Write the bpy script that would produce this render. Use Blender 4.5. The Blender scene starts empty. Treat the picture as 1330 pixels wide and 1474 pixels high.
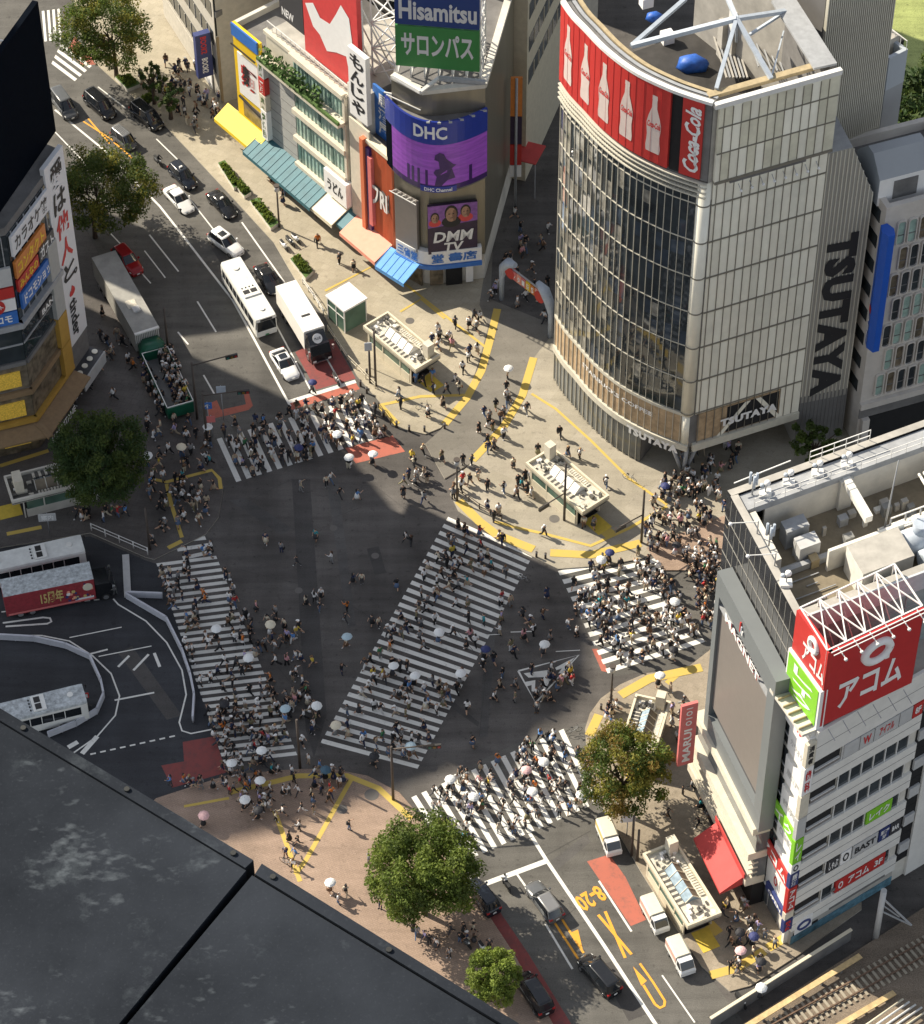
import bpy, math, random
from mathutils import Vector, Matrix
RN = random.Random(11)
SC = bpy.context.scene
COL = SC.collection
# ---------------------------------------------------------------- survey of the place
# The camera stands on a tower roof 229 m up; points of the photo are turned into metres on the ground here.
FOC, PIT, ROLL, CZ = 4276.0, math.radians(48), 0.0065, 229.0
CX, CY = 665.0, 737.0
_r = Vector((1, 0, 0)); _u = Vector((0, math.sin(PIT), math.cos(PIT))); _f = Vector((0, math.cos(PIT), -math.sin(PIT)))
CR = _r * math.cos(ROLL) - _u * math.sin(ROLL)
CU = _u * math.cos(ROLL) + _r * math.sin(ROLL)
CAM = Vector((0, 0, CZ))
def ray(x, y): return _f + CR * ((x - CX) / FOC) - CU * ((y - CY) / FOC)
def G(x, y, z=0.0):
    d = ray(x, y); t = (z - CZ) / d.z
    p = CAM + d * t; return Vector((p.x, p.y, z))
def pr(p):
    q = Vector(p) - CAM; w = q.dot(_f); return CX + FOC * q.dot(CR) / w, CY - FOC * q.dot(CU) / w
def Hat(p, y):
    lo, hi = -20.0, 215.0
    for _ in range(50):
        m = (lo + hi) / 2
        if pr((p[0], p[1], m))[1] > y: lo = m
        else: hi = m
    return lo
SUN_EL, SUN_AZ = math.radians(37), Vector((-0.847, 0.531, 0)).normalized()

# ---------------------------------------------------------------- materials
MATS = {}
def mat(name, col, rough=0.75, var=0.12, scale=1.5, metal=0.0, emit=0.0, bump=0.0, spec=0.5, detail=4, world=False, streak=None):
    if name in MATS: return MATS[name]
    m = bpy.data.materials.new(name); m.use_nodes = True; nt = m.node_tree; N = nt.nodes; L = nt.links
    b = N['Principled BSDF']; b.inputs['Roughness'].default_value = rough; b.inputs['Metallic'].default_value = metal
    b.inputs['Specular IOR Level'].default_value = spec
    c = (*col, 1)
    if var > 0:
        if world:
            tc = N.new('ShaderNodeNewGeometry'); out = tc.outputs['Position']
        else:
            tc = N.new('ShaderNodeTexCoord'); out = tc.outputs['Object']
        if streak:
            mp = N.new('ShaderNodeMapping'); mp.inputs['Scale'].default_value = streak; L.new(out, mp.inputs['Vector']); out = mp.outputs[0]
        n = N.new('ShaderNodeTexNoise'); n.inputs['Scale'].default_value = scale; n.inputs['Detail'].default_value = detail
        n.inputs['Roughness'].default_value = 0.65
        L.new(out, n.inputs['Vector'])
        r = N.new('ShaderNodeValToRGB'); e = r.color_ramp.elements
        e[0].position = 0.28; e[1].position = 0.72
        e[0].color = tuple(max(0, v * (1 - var)) for v in col) + (1,)
        e[1].color = tuple(min(1, v * (1 + var)) for v in col) + (1,)
        L.new(n.outputs['Fac'], r.inputs['Fac']); L.new(r.outputs['Color'], b.inputs['Base Color'])
        if bump:
            bp = N.new('ShaderNodeBump'); bp.inputs['Strength'].default_value = bump; bp.inputs['Distance'].default_value = 0.05
            L.new(n.outputs['Fac'], bp.inputs['Height']); L.new(bp.outputs['Normal'], b.inputs['Normal'])
    else:
        b.inputs['Base Color'].default_value = c
    if emit:
        b.inputs['Emission Color'].default_value = c; b.inputs['Emission Strength'].default_value = emit
    MATS[name] = m; return m

def surface(name, col, blotch=0.25, joint=None, jscale=1.0, jdark=0.75, jw=0.02, ang=0.0, rough=0.85, fine=0.12, tint=None):
    """ground finish in world metres: big blotches, fine grain, optional slab joints"""
    if name in MATS: return MATS[name]
    m = bpy.data.materials.new(name); m.use_nodes = True; nt = m.node_tree; N = nt.nodes; L = nt.links
    b = N['Principled BSDF']; b.inputs['Roughness'].default_value = rough; b.inputs['Specular IOR Level'].default_value = 0.3
    geo = N.new('ShaderNodeNewGeometry')
    def noise(sc, det, stretch=None):
        n = N.new('ShaderNodeTexNoise'); n.inputs['Scale'].default_value = sc; n.inputs['Detail'].default_value = det; n.inputs['Roughness'].default_value = 0.6
        if stretch:
            mp = N.new('ShaderNodeMapping'); mp.inputs['Rotation'].default_value = (0, 0, stretch[1]); mp.inputs['Scale'].default_value = stretch[0]
            L.new(geo.outputs['Position'], mp.inputs['Vector']); L.new(mp.outputs[0], n.inputs['Vector'])
        else: L.new(geo.outputs['Position'], n.inputs['Vector'])
        return n.outputs['Fac']
    def ramp(fac, a, bb, p0=0.3, p1=0.7):
        r = N.new('ShaderNodeValToRGB'); r.color_ramp.elements[0].position = p0; r.color_ramp.elements[1].position = p1
        r.color_ramp.elements[0].color = (*a, 1); r.color_ramp.elements[1].color = (*bb, 1); L.new(fac, r.inputs['Fac']); return r.outputs['Color']
    def mul(x, y):
        mx = N.new('ShaderNodeMix'); mx.data_type = 'RGBA'; mx.blend_type = 'MULTIPLY'; mx.inputs['Factor'].default_value = 1
        L.new(x, mx.inputs[6]); L.new(y, mx.inputs[7]); return mx.outputs[2]
    t = tint or col
    c = ramp(noise(0.09, 5), tuple(v * (1 - blotch) for v in col), tuple(v * (1 + blotch) for v in t))
    c = mul(c, ramp(noise(0.6, 6, ((0.12, 1.3, 1), ang)), (1 - blotch * .9,) * 3, (1.0 + blotch * .6,) * 3))
    c = mul(c, ramp(noise(0.35, 3, ((1.0, .06, 1), ang)), (1 - blotch * .5,) * 3, (1.0 + blotch * .4,) * 3))
    c = mul(c, ramp(noise(9, 4), (1 - fine,) * 3, (1 + fine,) * 3))
    c = mul(c, ramp(noise(1.7, 8), (1 - blotch * 1.3,) * 3, (1.0,) * 3, 0.30, 0.42))
    if joint:
        mp = N.new('ShaderNodeMapping'); mp.inputs['Rotation'].default_value = (0, 0, ang); L.new(geo.outputs['Position'], mp.inputs['Vector'])
        br = N.new('ShaderNodeTexBrick'); br.inputs['Scale'].default_value = 1.0
        br.inputs['Brick Width'].default_value = joint[0]; br.inputs['Row Height'].default_value = joint[1]
        br.inputs['Mortar Size'].default_value = jw; br.inputs['Color1'].default_value = (1, 1, 1, 1); br.inputs['Color2'].default_value = (.9, .9, .88, 1)
        br.inputs['Mortar'].default_value = (jdark, jdark, jdark, 1); L.new(mp.outputs[0], br.inputs['Vector']); c = mul(c, br.outputs['Color'])
    L.new(c, b.inputs['Base Color'])
    MATS[name] = m; return m

def paint(name, col, under, wear=0.45):
    """road paint worn through to the asphalt in places"""
    if name in MATS: return MATS[name]
    m = bpy.data.materials.new(name); m.use_nodes = True; nt = m.node_tree; N = nt.nodes; L = nt.links
    b = N['Principled BSDF']; b.inputs['Roughness'].default_value = 0.8; b.inputs['Specular IOR Level'].default_value = 0.3
    geo = N.new('ShaderNodeNewGeometry'); n = N.new('ShaderNodeTexNoise'); n.inputs['Scale'].default_value = 1.1; n.inputs['Detail'].default_value = 12; n.inputs['Roughness'].default_value = 0.85
    L.new(geo.outputs['Position'], n.inputs['Vector'])
    r = N.new('ShaderNodeValToRGB'); e = r.color_ramp.elements; e[0].position = wear - .04; e[1].position = wear + .10
    e[0].color = tuple(u * .6 + c * .4 for u, c in zip(under, col)) + (1,); e[1].color = (*col, 1)
    L.new(n.outputs['Fac'], r.inputs['Fac']); L.new(r.outputs['Color'], b.inputs['Base Color']); MATS[name] = m; return m

def glass(name, col, rough=0.06, var=0.4, scale=0.35, spec=0.5):
    return mat(name, col, rough=rough, var=var, scale=scale, spec=spec, detail=2)

# ---------------------------------------------------------------- mesh builder
class Fr:
    """a wall: u to the right along it, v up, w out of it"""
    def __init__(s, A, B, z=0.0):
        s.A = Vector((A[0], A[1], z)); d = Vector((B[0] - A[0], B[1] - A[1], 0)); s.L = d.length
        s.U = d.normalized(); s.N = Vector((s.U.y, -s.U.x, 0)); s.z = z
    def p(s, u, v, w=0.0): return s.A + s.U * u + s.N * w + Vector((0, 0, v))
    def px(s, x, y, w=0.0):
        d = ray(x, y); t = (s.A + s.N * w - CAM).dot(s.N) / d.dot(s.N); q = CAM + d * t - s.A
        return q.dot(s.U), q.z
    def box(s, pts, w=0.0):
        q = [s.px(x, y, w) for x, y in pts]; return min(a for a, _ in q), max(a for a, _ in q), min(b for _, b in q), max(b for _, b in q)
def rect(cx, cy, ang, L, W, z=0):
    d = Vector((math.cos(ang), math.sin(ang), 0)); n = Vector((-d.y, d.x, 0)); c = Vector((cx, cy, z))
    f = Fr((0, 0), (1, 0)); f.A = c - d * L / 2 - n * W / 2; f.U = d; f.N = n; f.L = L; return f

class MB:
    def __init__(s): s.v = []; s.f = []; s.m = []; s.s = []
    def face(s, pts, m, smooth=False):
        i = len(s.v); s.v += [tuple(p) for p in pts]; s.f.append(tuple(range(i, i + len(pts)))); s.m.append(m); s.s.append(smooth)
    def hexa(s, p, m, mt=None):
        i = len(s.v); s.v += [tuple(q) for q in p]
        for k, q in enumerate(((0, 3, 2, 1), (4, 5, 6, 7), (0, 1, 5, 4), (1, 2, 6, 5), (2, 3, 7, 6), (3, 0, 4, 7))):
            s.f.append(tuple(i + j for j in q)); s.m.append(mt if (k == 1 and mt) else m); s.s.append(False)
    def fb(s, fr, u0, u1, v0, v1, w0, w1, m, mt=None):
        P = fr.p; s.hexa([P(u0, v0, w1), P(u1, v0, w1), P(u1, v0, w0), P(u0, v0, w0), P(u0, v1, w1), P(u1, v1, w1), P(u1, v1, w0), P(u0, v1, w0)], m, mt)
    def lb(s, x0, x1, y0, y1, z0, z1, m, mt=None):
        s.hexa([(x0, y0, z0), (x1, y0, z0), (x1, y1, z0), (x0, y1, z0), (x0, y0, z1), (x1, y0, z1), (x1, y1, z1), (x0, y1, z1)], m, mt)
    def prism(s, pts, z0, z1, m, mt=None, smooth=False):
        n = len(pts); a = sum(pts[i][0] * pts[(i + 1) % n][1] - pts[(i + 1) % n][0] * pts[i][1] for i in range(n))
        if a < 0: pts = pts[::-1]
        i = len(s.v); s.v += [(p[0], p[1], z0) for p in pts] + [(p[0], p[1], z1) for p in pts]
        for k in range(n):
            j = (k + 1) % n; s.f.append((i + k, i + j, i + n + j, i + n + k)); s.m.append(m); s.s.append(smooth)
        s.f.append(tuple(i + n + k for k in range(n))); s.m.append(mt or m); s.s.append(False)
        s.f.append(tuple(i + k for k in range(n))[::-1]); s.m.append(m); s.s.append(False)
    def tube(s, path, rad, m, n=6, cap=True):
        path = [Vector(p) for p in path]
        if not hasattr(rad, '__len__'): rad = [rad] * len(path)
        base = len(s.v); up = None
        for k, p in enumerate(path):
            d = (path[min(k + 1, len(path) - 1)] - path[max(k - 1, 0)]).normalized()
            a = d.orthogonal().normalized() if up is None else (up - d * up.dot(d)).normalized()
            up = a; b = d.cross(a)
            for j in range(n):
                t = 2 * math.pi * j / n; s.v.append(tuple(p + (a * math.cos(t) + b * math.sin(t)) * rad[k]))
        for k in range(len(path) - 1):
            for j in range(n):
                j2 = (j + 1) % n; s.f.append((base + k * n + j, base + k * n + j2, base + (k + 1) * n + j2, base + (k + 1) * n + j)); s.m.append(m); s.s.append(n > 5)
        if cap:
            s.f.append(tuple(base + j for j in range(n))[::-1]); s.m.append(m); s.s.append(False)
            e = base + (len(path) - 1) * n; s.f.append(tuple(e + j for j in range(n))); s.m.append(m); s.s.append(False)
    def bar(s, p, q, r, m, n=4): s.tube([p, q], r, m, n)
    def cyl(s, c, r, z0, z1, m, n=12): s.tube([(c[0], c[1], z0), (c[0], c[1], z1)], r, m, n)
    def loft(s, rings, m, smooth=True, closed=True, caps=True, mm=None):
        n = len(rings[0]); i = len(s.v)
        for r in rings: s.v += [tuple(p) for p in r]
        for k in range(len(rings) - 1):
            for j in range(n if closed else n - 1):
                j2 = (j + 1) % n; s.f.append((i + k * n + j, i + k * n + j2, i + (k + 1) * n + j2, i + (k + 1) * n + j)); s.m.append(mm(k, j) if mm else m); s.s.append(smooth)
        if caps:
            s.f.append(tuple(i + j for j in range(n))[::-1]); s.m.append(m); s.s.append(False)
            e = i + (len(rings) - 1) * n; s.f.append(tuple(e + j for j in range(n))); s.m.append(m); s.s.append(False)
    def ball(s, c, r, m, n=8, k=6, sz=1.0):
        rings = []
        for a in range(1, k):
            t = math.pi * a / k; rings.append([(c[0] + r * math.sin(t) * math.cos(2 * math.pi * j / n), c[1] + r * math.sin(t) * math.sin(2 * math.pi * j / n), c[2] - r * sz * math.cos(t)) for j in range(n)])
        s.loft(rings, m)
    def poly(s, px, z, m): s.face([G(x, y, 0).xy.to_tuple() + (z,) for x, y in px], m)
    def build(s, name, parent=None, local=False, mesh_only=False):
        me = bpy.data.meshes.new(name); v = s.v
        if parent is not None and not local:
            r = parent
            while r.parent: r = r.parent
            inv = r.matrix_basis.inverted(); v = [tuple(inv @ Vector(p)) for p in v]
        me.from_pydata(v, [], s.f)
        names = []; idx = {}
        for m in s.m:
            if m not in idx: idx[m] = len(names); names.append(m)
        for m in names: me.materials.append(MATS[m] if isinstance(m, str) else m)
        me.polygons.foreach_set('material_index', [idx[m] for m in s.m]); me.polygons.foreach_set('use_smooth', s.s); me.update()
        if mesh_only: return me
        o = bpy.data.objects.new(name, me); COL.objects.link(o)
        if parent is not None: o.parent = parent
        return o
def tag(o, label=None, cat=None, group=None, kind=None):
    if label: o['label'] = label
    if cat: o['category'] = cat
    if group: o['group'] = group
    if kind: o['kind'] = kind
    return o
def thing(name, label, cat, loc=(0, 0, 0), rot=0.0, group=None):
    o = bpy.data.objects.new(name, None); COL.objects.link(o); o.empty_display_size = 0.3
    o.location = loc; o.rotation_euler = (0, 0, rot); o.matrix_basis = Matrix.Translation(Vector(loc)) @ Matrix.Rotation(rot, 4, 'Z')
    return tag(o, label, cat, group)
def copy_tree(o, parent=None):
    c = o.copy(); COL.objects.link(c)
    if parent is not None: c.parent = parent
    for ch in list(o.children): copy_tree(ch, c)
    return c
def structure(name, mb): return tag(mb.build(name), kind='structure')
_TX = {}
def text_geo(body, shear=0.0):
    k = (body, shear)
    if k not in _TX:
        bold = body.startswith('*'); c = bpy.data.curves.new('lettering', 'FONT'); c.body = body.lstrip('*'); c.resolution_u = 2; c.shear = shear; c.offset = 0.065 if bold else 0.03; c.space_character = 1.12 if bold else 1.0
        o = bpy.data.objects.new('lettering', c); COL.objects.link(o); bpy.context.view_layer.update()
        me = bpy.data.meshes.new_from_object(o.evaluated_get(bpy.context.evaluated_depsgraph_get()))
        v = [p.co.copy() for p in me.vertices]; f = [tuple(p.vertices) for p in me.polygons]
        bpy.data.objects.remove(o); bpy.data.curves.remove(c); bpy.data.meshes.remove(me)
        x0 = min(p.x for p in v); x1 = max(p.x for p in v); y0 = min(p.y for p in v); y1 = max(p.y for p in v)
        _TX[k] = ([((p.x - x0) / (x1 - x0), (p.y - y0) / (y1 - y0)) for p in v], f)
    return _TX[k]
def text(mb, body, fr, u0, u1, v0, v1, w, m, rot=0, shear=0.0, fn=None):
    v, f = text_geo(body, shear); i = len(mb.v)
    for a, b in v:
        if rot == 1: a, b = b, 1 - a          # reads downwards, tops of letters to the right
        elif rot == 3: a, b = 1 - b, a        # reads upwards
        elif rot == 2: a, b = 1 - a, 1 - b
        u, vv = u0 + (u1 - u0) * a, v0 + (v1 - v0) * b
        mb.v.append(tuple(fn(u, vv, w) if fn else fr.p(u, vv, w)))
    for q in f: mb.f.append(tuple(i + j for j in q)); mb.m.append(m); mb.s.append(False)
def vtext(mb, body, fr, u0, u1, v0, v1, w, m, gap=0.12):
    n = len(body); h = (v1 - v0) / n
    for k, ch in enumerate(body): text(mb, ch, fr, u0, u1, v1 - (k + 1) * h + h * gap / 2, v1 - k * h - h * gap / 2, w, m)
def sign(parent, name, fr, u0, u1, v0, v1, w0, w1, face, letters=(), edge=None):
    """sign board box with lettering on its front; letters: (text,u,u,v,v in 0..1,mat,mode)"""
    b = MB(); b.fb(fr, u0, u1, v0, v1, w0, w1, face); o = b.build(name, parent)
    if letters:
        t = MB()
        for L in letters:
            body, a0, a1, b0, b1, m = L[:6]; mode = L[6] if len(L) > 6 else 0
            A0, A1, B0, B1 = u0 + (u1 - u0) * a0, u0 + (u1 - u0) * a1, v0 + (v1 - v0) * b0, v0 + (v1 - v0) * b1
            if mode == 'v': vtext(t, body, fr, A0, A1, B0, B1, w1 + .03, m)
            else: text(t, body, fr, A0, A1, B0, B1, w1 + .03, m, rot=mode, shear=L[7] if len(L) > 7 else 0)
        t.build('lettering', o)
    return o
SKY_STRENGTH, SUN_STRENGTH, EXPOSURE = 0.098, 4.7, 0.82
A_ROAD = math.radians(-55)
surface('asphalt', (0.104, 0.096, 0.089), blotch=0.30, ang=A_ROAD, fine=0.2)
surface('asphalt_old', (0.115, 0.110, 0.10), blotch=0.27, ang=A_ROAD, fine=0.2)
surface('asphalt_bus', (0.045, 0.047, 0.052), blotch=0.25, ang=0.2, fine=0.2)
surface('lane_grey', (0.20, 0.185, 0.16), blotch=0.15, joint=(3, 3), jw=.02, jdark=.8, ang=1.0)
surface('slab_beige', (0.40, 0.355, 0.27), blotch=0.13, joint=(0.9, 0.9), jw=.018, jdark=.8, ang=0.55)
surface('slab_grey', (0.36, 0.325, 0.26), blotch=0.16, joint=(2.4, 2.4), jw=.012, jdark=.82, ang=0.55)
surface('brick_pink', (0.35, 0.255, 0.195), blotch=0.18, joint=(0.4, 0.2), jw=.02, jdark=.75, ang=0.5)
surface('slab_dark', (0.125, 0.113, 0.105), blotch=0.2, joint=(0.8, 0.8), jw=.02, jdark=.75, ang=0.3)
surface('slab_tan', (0.33, 0.28, 0.215), blotch=0.16, joint=(0.6, 0.6), jw=.02, jdark=.8, ang=0.5)
surface('kerb_stone', (0.42, 0.39, 0.33), blotch=0.12, fine=.15)
paint('white_paint', (0.72, 0.71, 0.66), (0.08, 0.08, 0.08), .36)
paint('yellow_tactile', (0.55, 0.40, 0.10), (0.35, 0.3, 0.2), .36)
paint('orange_paint', (0.75, 0.36, 0.05), (0.08, 0.08, 0.08), .36)
paint('red_lane', (0.42, 0.13, 0.09), (0.11, 0.09, 0.08), .40)
paint('red_lane_dark', (0.24, 0.065, 0.06), (0.08, 0.06, 0.06), .42)
surface('lawn', (0.30, 0.34, 0.12), blotch=0.3, fine=0.3)
surface('track_bed', (0.20, 0.16, 0.12), blotch=0.2, fine=0.45)
# ---------------------------------------------------------------- ground, pavements, paint
b = MB(); b.face([(-900, -300, 0), (900, -300, 0), (900, 1500, 0), (-900, 1500, 0)], 'asphalt'); structure('ground', b)
KERB = 0.13
def pavement(px, m, kerb='kerb_stone', z=KERB):
    b = MB(); b.prism([G(x, y).xy.to_tuple() for x, y in px], -0.3, z, kerb, m); return structure('pavement', b)
def sheet(name, px, m, z=0.004):
    b = MB(); b.poly(px, z, m); return structure(name, b)
pavement([(95, -80), (112, 40), (135, 90), (166, 118), (230, 174), (271, 217), (340, 291), (394, 350), (430, 412), (468, 458), (514, 542), (547, 580), (556, 600), (575, 617), (612, 626), (634, 617), (655, 596), (673, 570), (690, 520), (703, 470), (713, 425), (740, 250), (760, -100)], 'slab_beige')
pavement([(655, 690), (648, 712), (660, 737), (711, 772), (762, 800), (803, 820), (870, 815), (923, 805), (990, 772), (1060, 738), (1200, 700), (1400, 640), (1400, 200), (900, 300), (797, 480), (770, 512), (756, 555), (742, 585), (716, 625), (684, 662)], 'slab_grey')
pavement([(1050, 905), (1020, 938), (985, 965), (930, 970), (893, 986), (865, 1006), (849, 1028), (842, 1050), (845, 1090), (860, 1150), (890, 1200), (925, 1260), (975, 1340), (1010, 1392), (1050, 1428), (1080, 1420), (1150, 1375), (1240, 1310), (1240, 1000), (1100, 850)], 'slab_tan')
pavement([(225, 1150), (330, 1116), (430, 1108), (480, 1108), (530, 1118), (575, 1142), (596, 1166), (625, 1206), (650, 1248), (685, 1290), (740, 1374), (800, 1482), (860, 1590), (500, 1650), (60, 1300)], 'brick_pink')
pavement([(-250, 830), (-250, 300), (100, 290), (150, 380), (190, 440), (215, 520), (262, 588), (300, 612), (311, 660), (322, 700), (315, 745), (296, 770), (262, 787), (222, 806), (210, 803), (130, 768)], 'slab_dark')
pavement([(690, 440), (712, 300), (745, 100), (830, 100), (815, 400), (797, 480), (770, 514), (756, 557), (742, 587), (716, 627), (684, 664), (640, 690), (612, 640), (634, 620), (655, 598), (673, 572), (690, 522), (703, 470)], 'lane_grey', z=.136)
sheet('road', [(706, 432), (712, 300), (745, 100), (830, 100), (815, 400), (799, 470)], 'asphalt', .140)  # darker asphalt over the lane; its tone also paints in the alley's shade
sheet('road', [(80, 0), (112, 40), (135, 90), (166, 118), (230, 174), (271, 217), (340, 291), (394, 350), (430, 412), (468, 458), (514, 542), (547, 580), (312, 640), (262, 588), (215, 520), (190, 440), (150, 380), (60, 200), (-40, 0)], 'asphalt_old')
sheet('road', [(596, 1166), (640, 1120), (760, 1062), (845, 1040), (845, 1090), (860, 1150), (890, 1200), (925, 1260), (975, 1340), (1010, 1392), (1085, 1490), (1180, 1640), (880, 1640), (800, 1482), (740, 1374), (685, 1290), (650, 1248), (625, 1206)], 'asphalt_old')
sheet('road', [(923, 806), (990, 774), (1060, 740), (1200, 700), (1200, 850), (1060, 880), (1020, 936), (985, 963), (930, 966), (880, 975), (800, 826)], 'asphalt_old')
sheet('road', [(930, 790), (990, 764), (1045, 742), (1065, 800), (1000, 822), (955, 822)], 'brick_pink', 0.138)
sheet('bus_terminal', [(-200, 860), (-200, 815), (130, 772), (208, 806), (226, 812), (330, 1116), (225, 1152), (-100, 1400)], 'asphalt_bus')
sheet('lawn', [(1215, 330), (1250, -60), (1500, -60), (1500, 330)], 'lawn', 0.02)
# bus lane colour patches
for px, m in (([(845, 1240), (877, 1230), (900, 1262), (930, 1324), (908, 1333)], 'red_lane'), ([(672, 1284), (692, 1272), (760, 1372), (838, 1500), (812, 1510), (735, 1384)], 'red_lane_dark'),
              ([(232, 1102), (265, 1096), (263, 1068), (309, 1060), (326, 1112), (248, 1134)], 'red_lane_dark'), ([(425, 507), (452, 492), (480, 488), (512, 545), (455, 561)], 'red_lane_dark'),
              ([(414, 580), (512, 551), (518, 560), (420, 590)], 'red_lane'),
              ([(497, 645), (565, 627), (583, 650), (512, 667)], 'red_lane'), ([(297, 583), (300, 604), (318, 600), (358, 590), (364, 584), (356, 560), (350, 562), (354, 582), (318, 590), (312, 576)], 'red_lane'),
              ([(852, 934), (860, 934), (876, 968), (866, 966)], 'red_lane'), ([(150, 92), (118, 94), (98, 70), (108, 52), (136, 88)], 'red_lane')):
    sheet('road_marking', px, m, 0.008)
def zebra(a0, a1, b0, b1, n, duty=.5, skip=(), z=0.012):
    A0, A1, B0, B1 = (G(*q).xy for q in (a0, a1, b0, b1)); b = MB()
    for i in range(n):
        if i in skip: continue
        t0, t1 = i / n, (i + duty) / n
        q = [A0.lerp(A1, t0), A0.lerp(A1, t1), B0.lerp(B1, t1), B0.lerp(B1, t0)]
        b.face([(p.x, p.y, z) for p in q], 'white_paint')
    return b
structure('zebra_crossing', zebra((645, 744), (458, 1075), (768, 798), (598, 1112), 31))
b = zebra((225, 811), (324, 1104), (311, 800), (430, 1092), 31)
for i in range(3):
    b.poly([(248 + 8 * (2 - i), 802 - 12 * i + 4), (305 - 4 * i, 793 - 10 * i + 4), (303 - 4 * i, 788 - 10 * i + 4), (246 + 8 * (2 - i), 797 - 12 * i + 4)], .012, 'white_paint')
structure('zebra_crossing', b)
structure('zebra_crossing', zebra((803, 822), (878, 976), (938, 792), (1018, 930), 12))
structure('zebra_crossing', zebra((312, 632), (530, 568), (340, 694), (560, 626), 15))
structure('zebra_crossing', zebra((592, 1148), (818, 1046), (655, 1246), (868, 1152), 16))
structure('zebra_crossing', zebra((64, 60), (92, 56), (60, 16), (90, 12), 4))
structure('zebra_crossing', zebra((88, 62), (72, 96), (132, 95), (104, 120), 4))
_ZK = [0]
def stripe(px, wid, m, z=0.014, name='road_marking', b=None):
    _ZK[0] += 1; z += .0004 * (_ZK[0] % 40)
    P = [G(x, y).xy for x, y in px]; own = b is None
    if own: b = MB()
    L, R_ = [], []
    for k, p in enumerate(P):
        d = (P[min(k + 1, len(P) - 1)] - P[max(k - 1, 0)]).normalized(); n = Vector((-d.y, d.x)) * wid / 2; L.append(p + n); R_.append(p - n)
    for k in range(len(P) - 1): b.face([(*R_[k], z), (*R_[k + 1], z), (*L[k + 1], z), (*L[k], z)], m)
    return structure(name, b) if own else b
b = MB()
for px, wd in (([(79, 158), (151, 217), (230, 297), (256, 330), (335, 432), (363, 483), (418, 585)], .25), ([(141, 125), (181, 156)], .15), ([(60, 170), (110, 222), (150, 262)], .15), ([(225, 200), (262, 236)], .15), ([(271, 284), (307, 330)], .15), ([(348, 320), (409, 406), (492, 555)], .18), ([(340, 385), (390, 454), (450, 567)], .18),
               ([(414, 579), (512, 549)], .5), ([(158, 335), (180, 358)], .15), ([(208, 361), (238, 400)], .15), ([(215, 338), (257, 391)], .18), ([(202, 391), (217, 408)], .15), ([(284, 434), (311, 478)], .18), ([(256, 478), (271, 496)], .18), ([(293, 540), (309, 568)], .18),
               ([(747, 1175), (787, 1239), (870, 1362), (955, 1492)], .35), ([(699, 1272), (788, 1239)], .55), ([(743, 1257), (758, 1278)], .2), ([(785, 1330), (824, 1395)], .2), ([(862, 1268), (909, 1341)], .2), ([(953, 1404), (1000, 1472)], .15),
               ([(735, 910), (768, 909)], .12), ([(690, 915), (720, 913)], .1), ([(800, 938), (835, 936)], .1)):
    stripe(px, wd, 'white_paint', b=b)
# chevron island
stripe([(746, 966), (833, 943), (771, 1012), (746, 966)], .22, 'white_paint', b=b)
b.poly([(753.7, 969.4), (793.7, 964.1), (795.5, 973.0), (779.5, 1002.3), (774.1, 994.3), (783.1, 974.8), (760.8, 975.6)], .026, 'white_paint'); b.poly([(755.5, 981.9), (770.6, 979.2), (770.1, 996.1), (765.2, 995.2), (765.2, 986.3), (759.0, 988.1)], .026, 'white_paint'); b.poly([(799.1, 961.4), (827.6, 946.3), (808.0, 969.4), (803.5, 969.4), (808.9, 962.3), (800.9, 965.0)], .026, 'white_paint')
structure('road_marking', b)
b = MB()
for px, wd in (([(861, 1317), (909, 1374)], .28), ([(871, 1312), (900, 1379)], .28), ([(120, 175), (164, 203)], .2), ([(127, 171), (158, 207)], .2), ([(164, 205), (195, 232)], .2),
               ([(921, 1387), (940, 1414), (957, 1441)], .22), ([(957, 1441), (956, 1448), (950, 1451), (943, 1446)], .25), ([(943, 1446), (926, 1418)], .25), ([(808, 1322), (840, 1372)], .22), ([(798, 1328), (832, 1380)], .22)):
    stripe(px, wd, 'orange_paint', b=b)
b.poly([(911, 1391), (931, 1412), (923, 1419)], .016, 'orange_paint'); b.poly([(840, 1372), (823, 1342), (832, 1338)], .016, 'orange_paint')
fr = Fr(G(868, 1284).xy, G(833, 1304).xy)
def flat(u, v, w): p = fr.A + fr.U * u - fr.N * v; return (p.x, p.y, .034)
v, f_ = None, None
text(b, '8-20', fr, 0, fr.L, -1.0, .9, 0, 'orange_paint', fn=lambda u, v, w: flat(u, v, w + .03))
structure('road_marking', b)
# bus terminal lines
b = MB()
for px, wd in (([(0, 880), (170, 862)], .0), ([(4, 897), (62, 889), (72, 890), (74, 895), (68, 898), (8, 902)], .22), ([(-5, 915), (60, 915), (100, 923), (133, 944), (160, 970), (172, 1002), (166, 1030), (140, 1060), (100, 1088)], .16), ([(100, 918), (175, 903)], .12), ([(128, 942), (155, 935)], .2), ([(142, 945), (218, 930)], .12),
               ([(165, 1008), (222, 997)], .2), ([(170, 960), (186, 944)], .25), ([(192, 965), (214, 942)], .25), ([(222, 940), (230, 960)], .3), ([(163, 862), (170, 870), (210, 894), (240, 925), (262, 965), (268, 1000), (258, 1040), (262, 1052), (275, 1056), (305, 1050)], .16), ([(118, 1085), (140, 1060)], .5), ([(98, 1076), (112, 1068)], .5)):
    if wd: stripe(px, wd, 'white_paint', b=b)
for i in range(12):
    t = i / 11.5; x0, y0 = 2 + (155 - 2) * t, 881 - 19 * t ** .8; stripe([(x0, y0), (x0 + 8, y0 - 1)], .16, 'white_paint', b=b)
for i in range(9):
    t = i / 9; x0, y0 = 130 + 128 * t, 1086 - 28 * t; stripe([(x0, y0), (x0 + 8, y0 - 1.7)], .18, 'white_paint', b=b)
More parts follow.
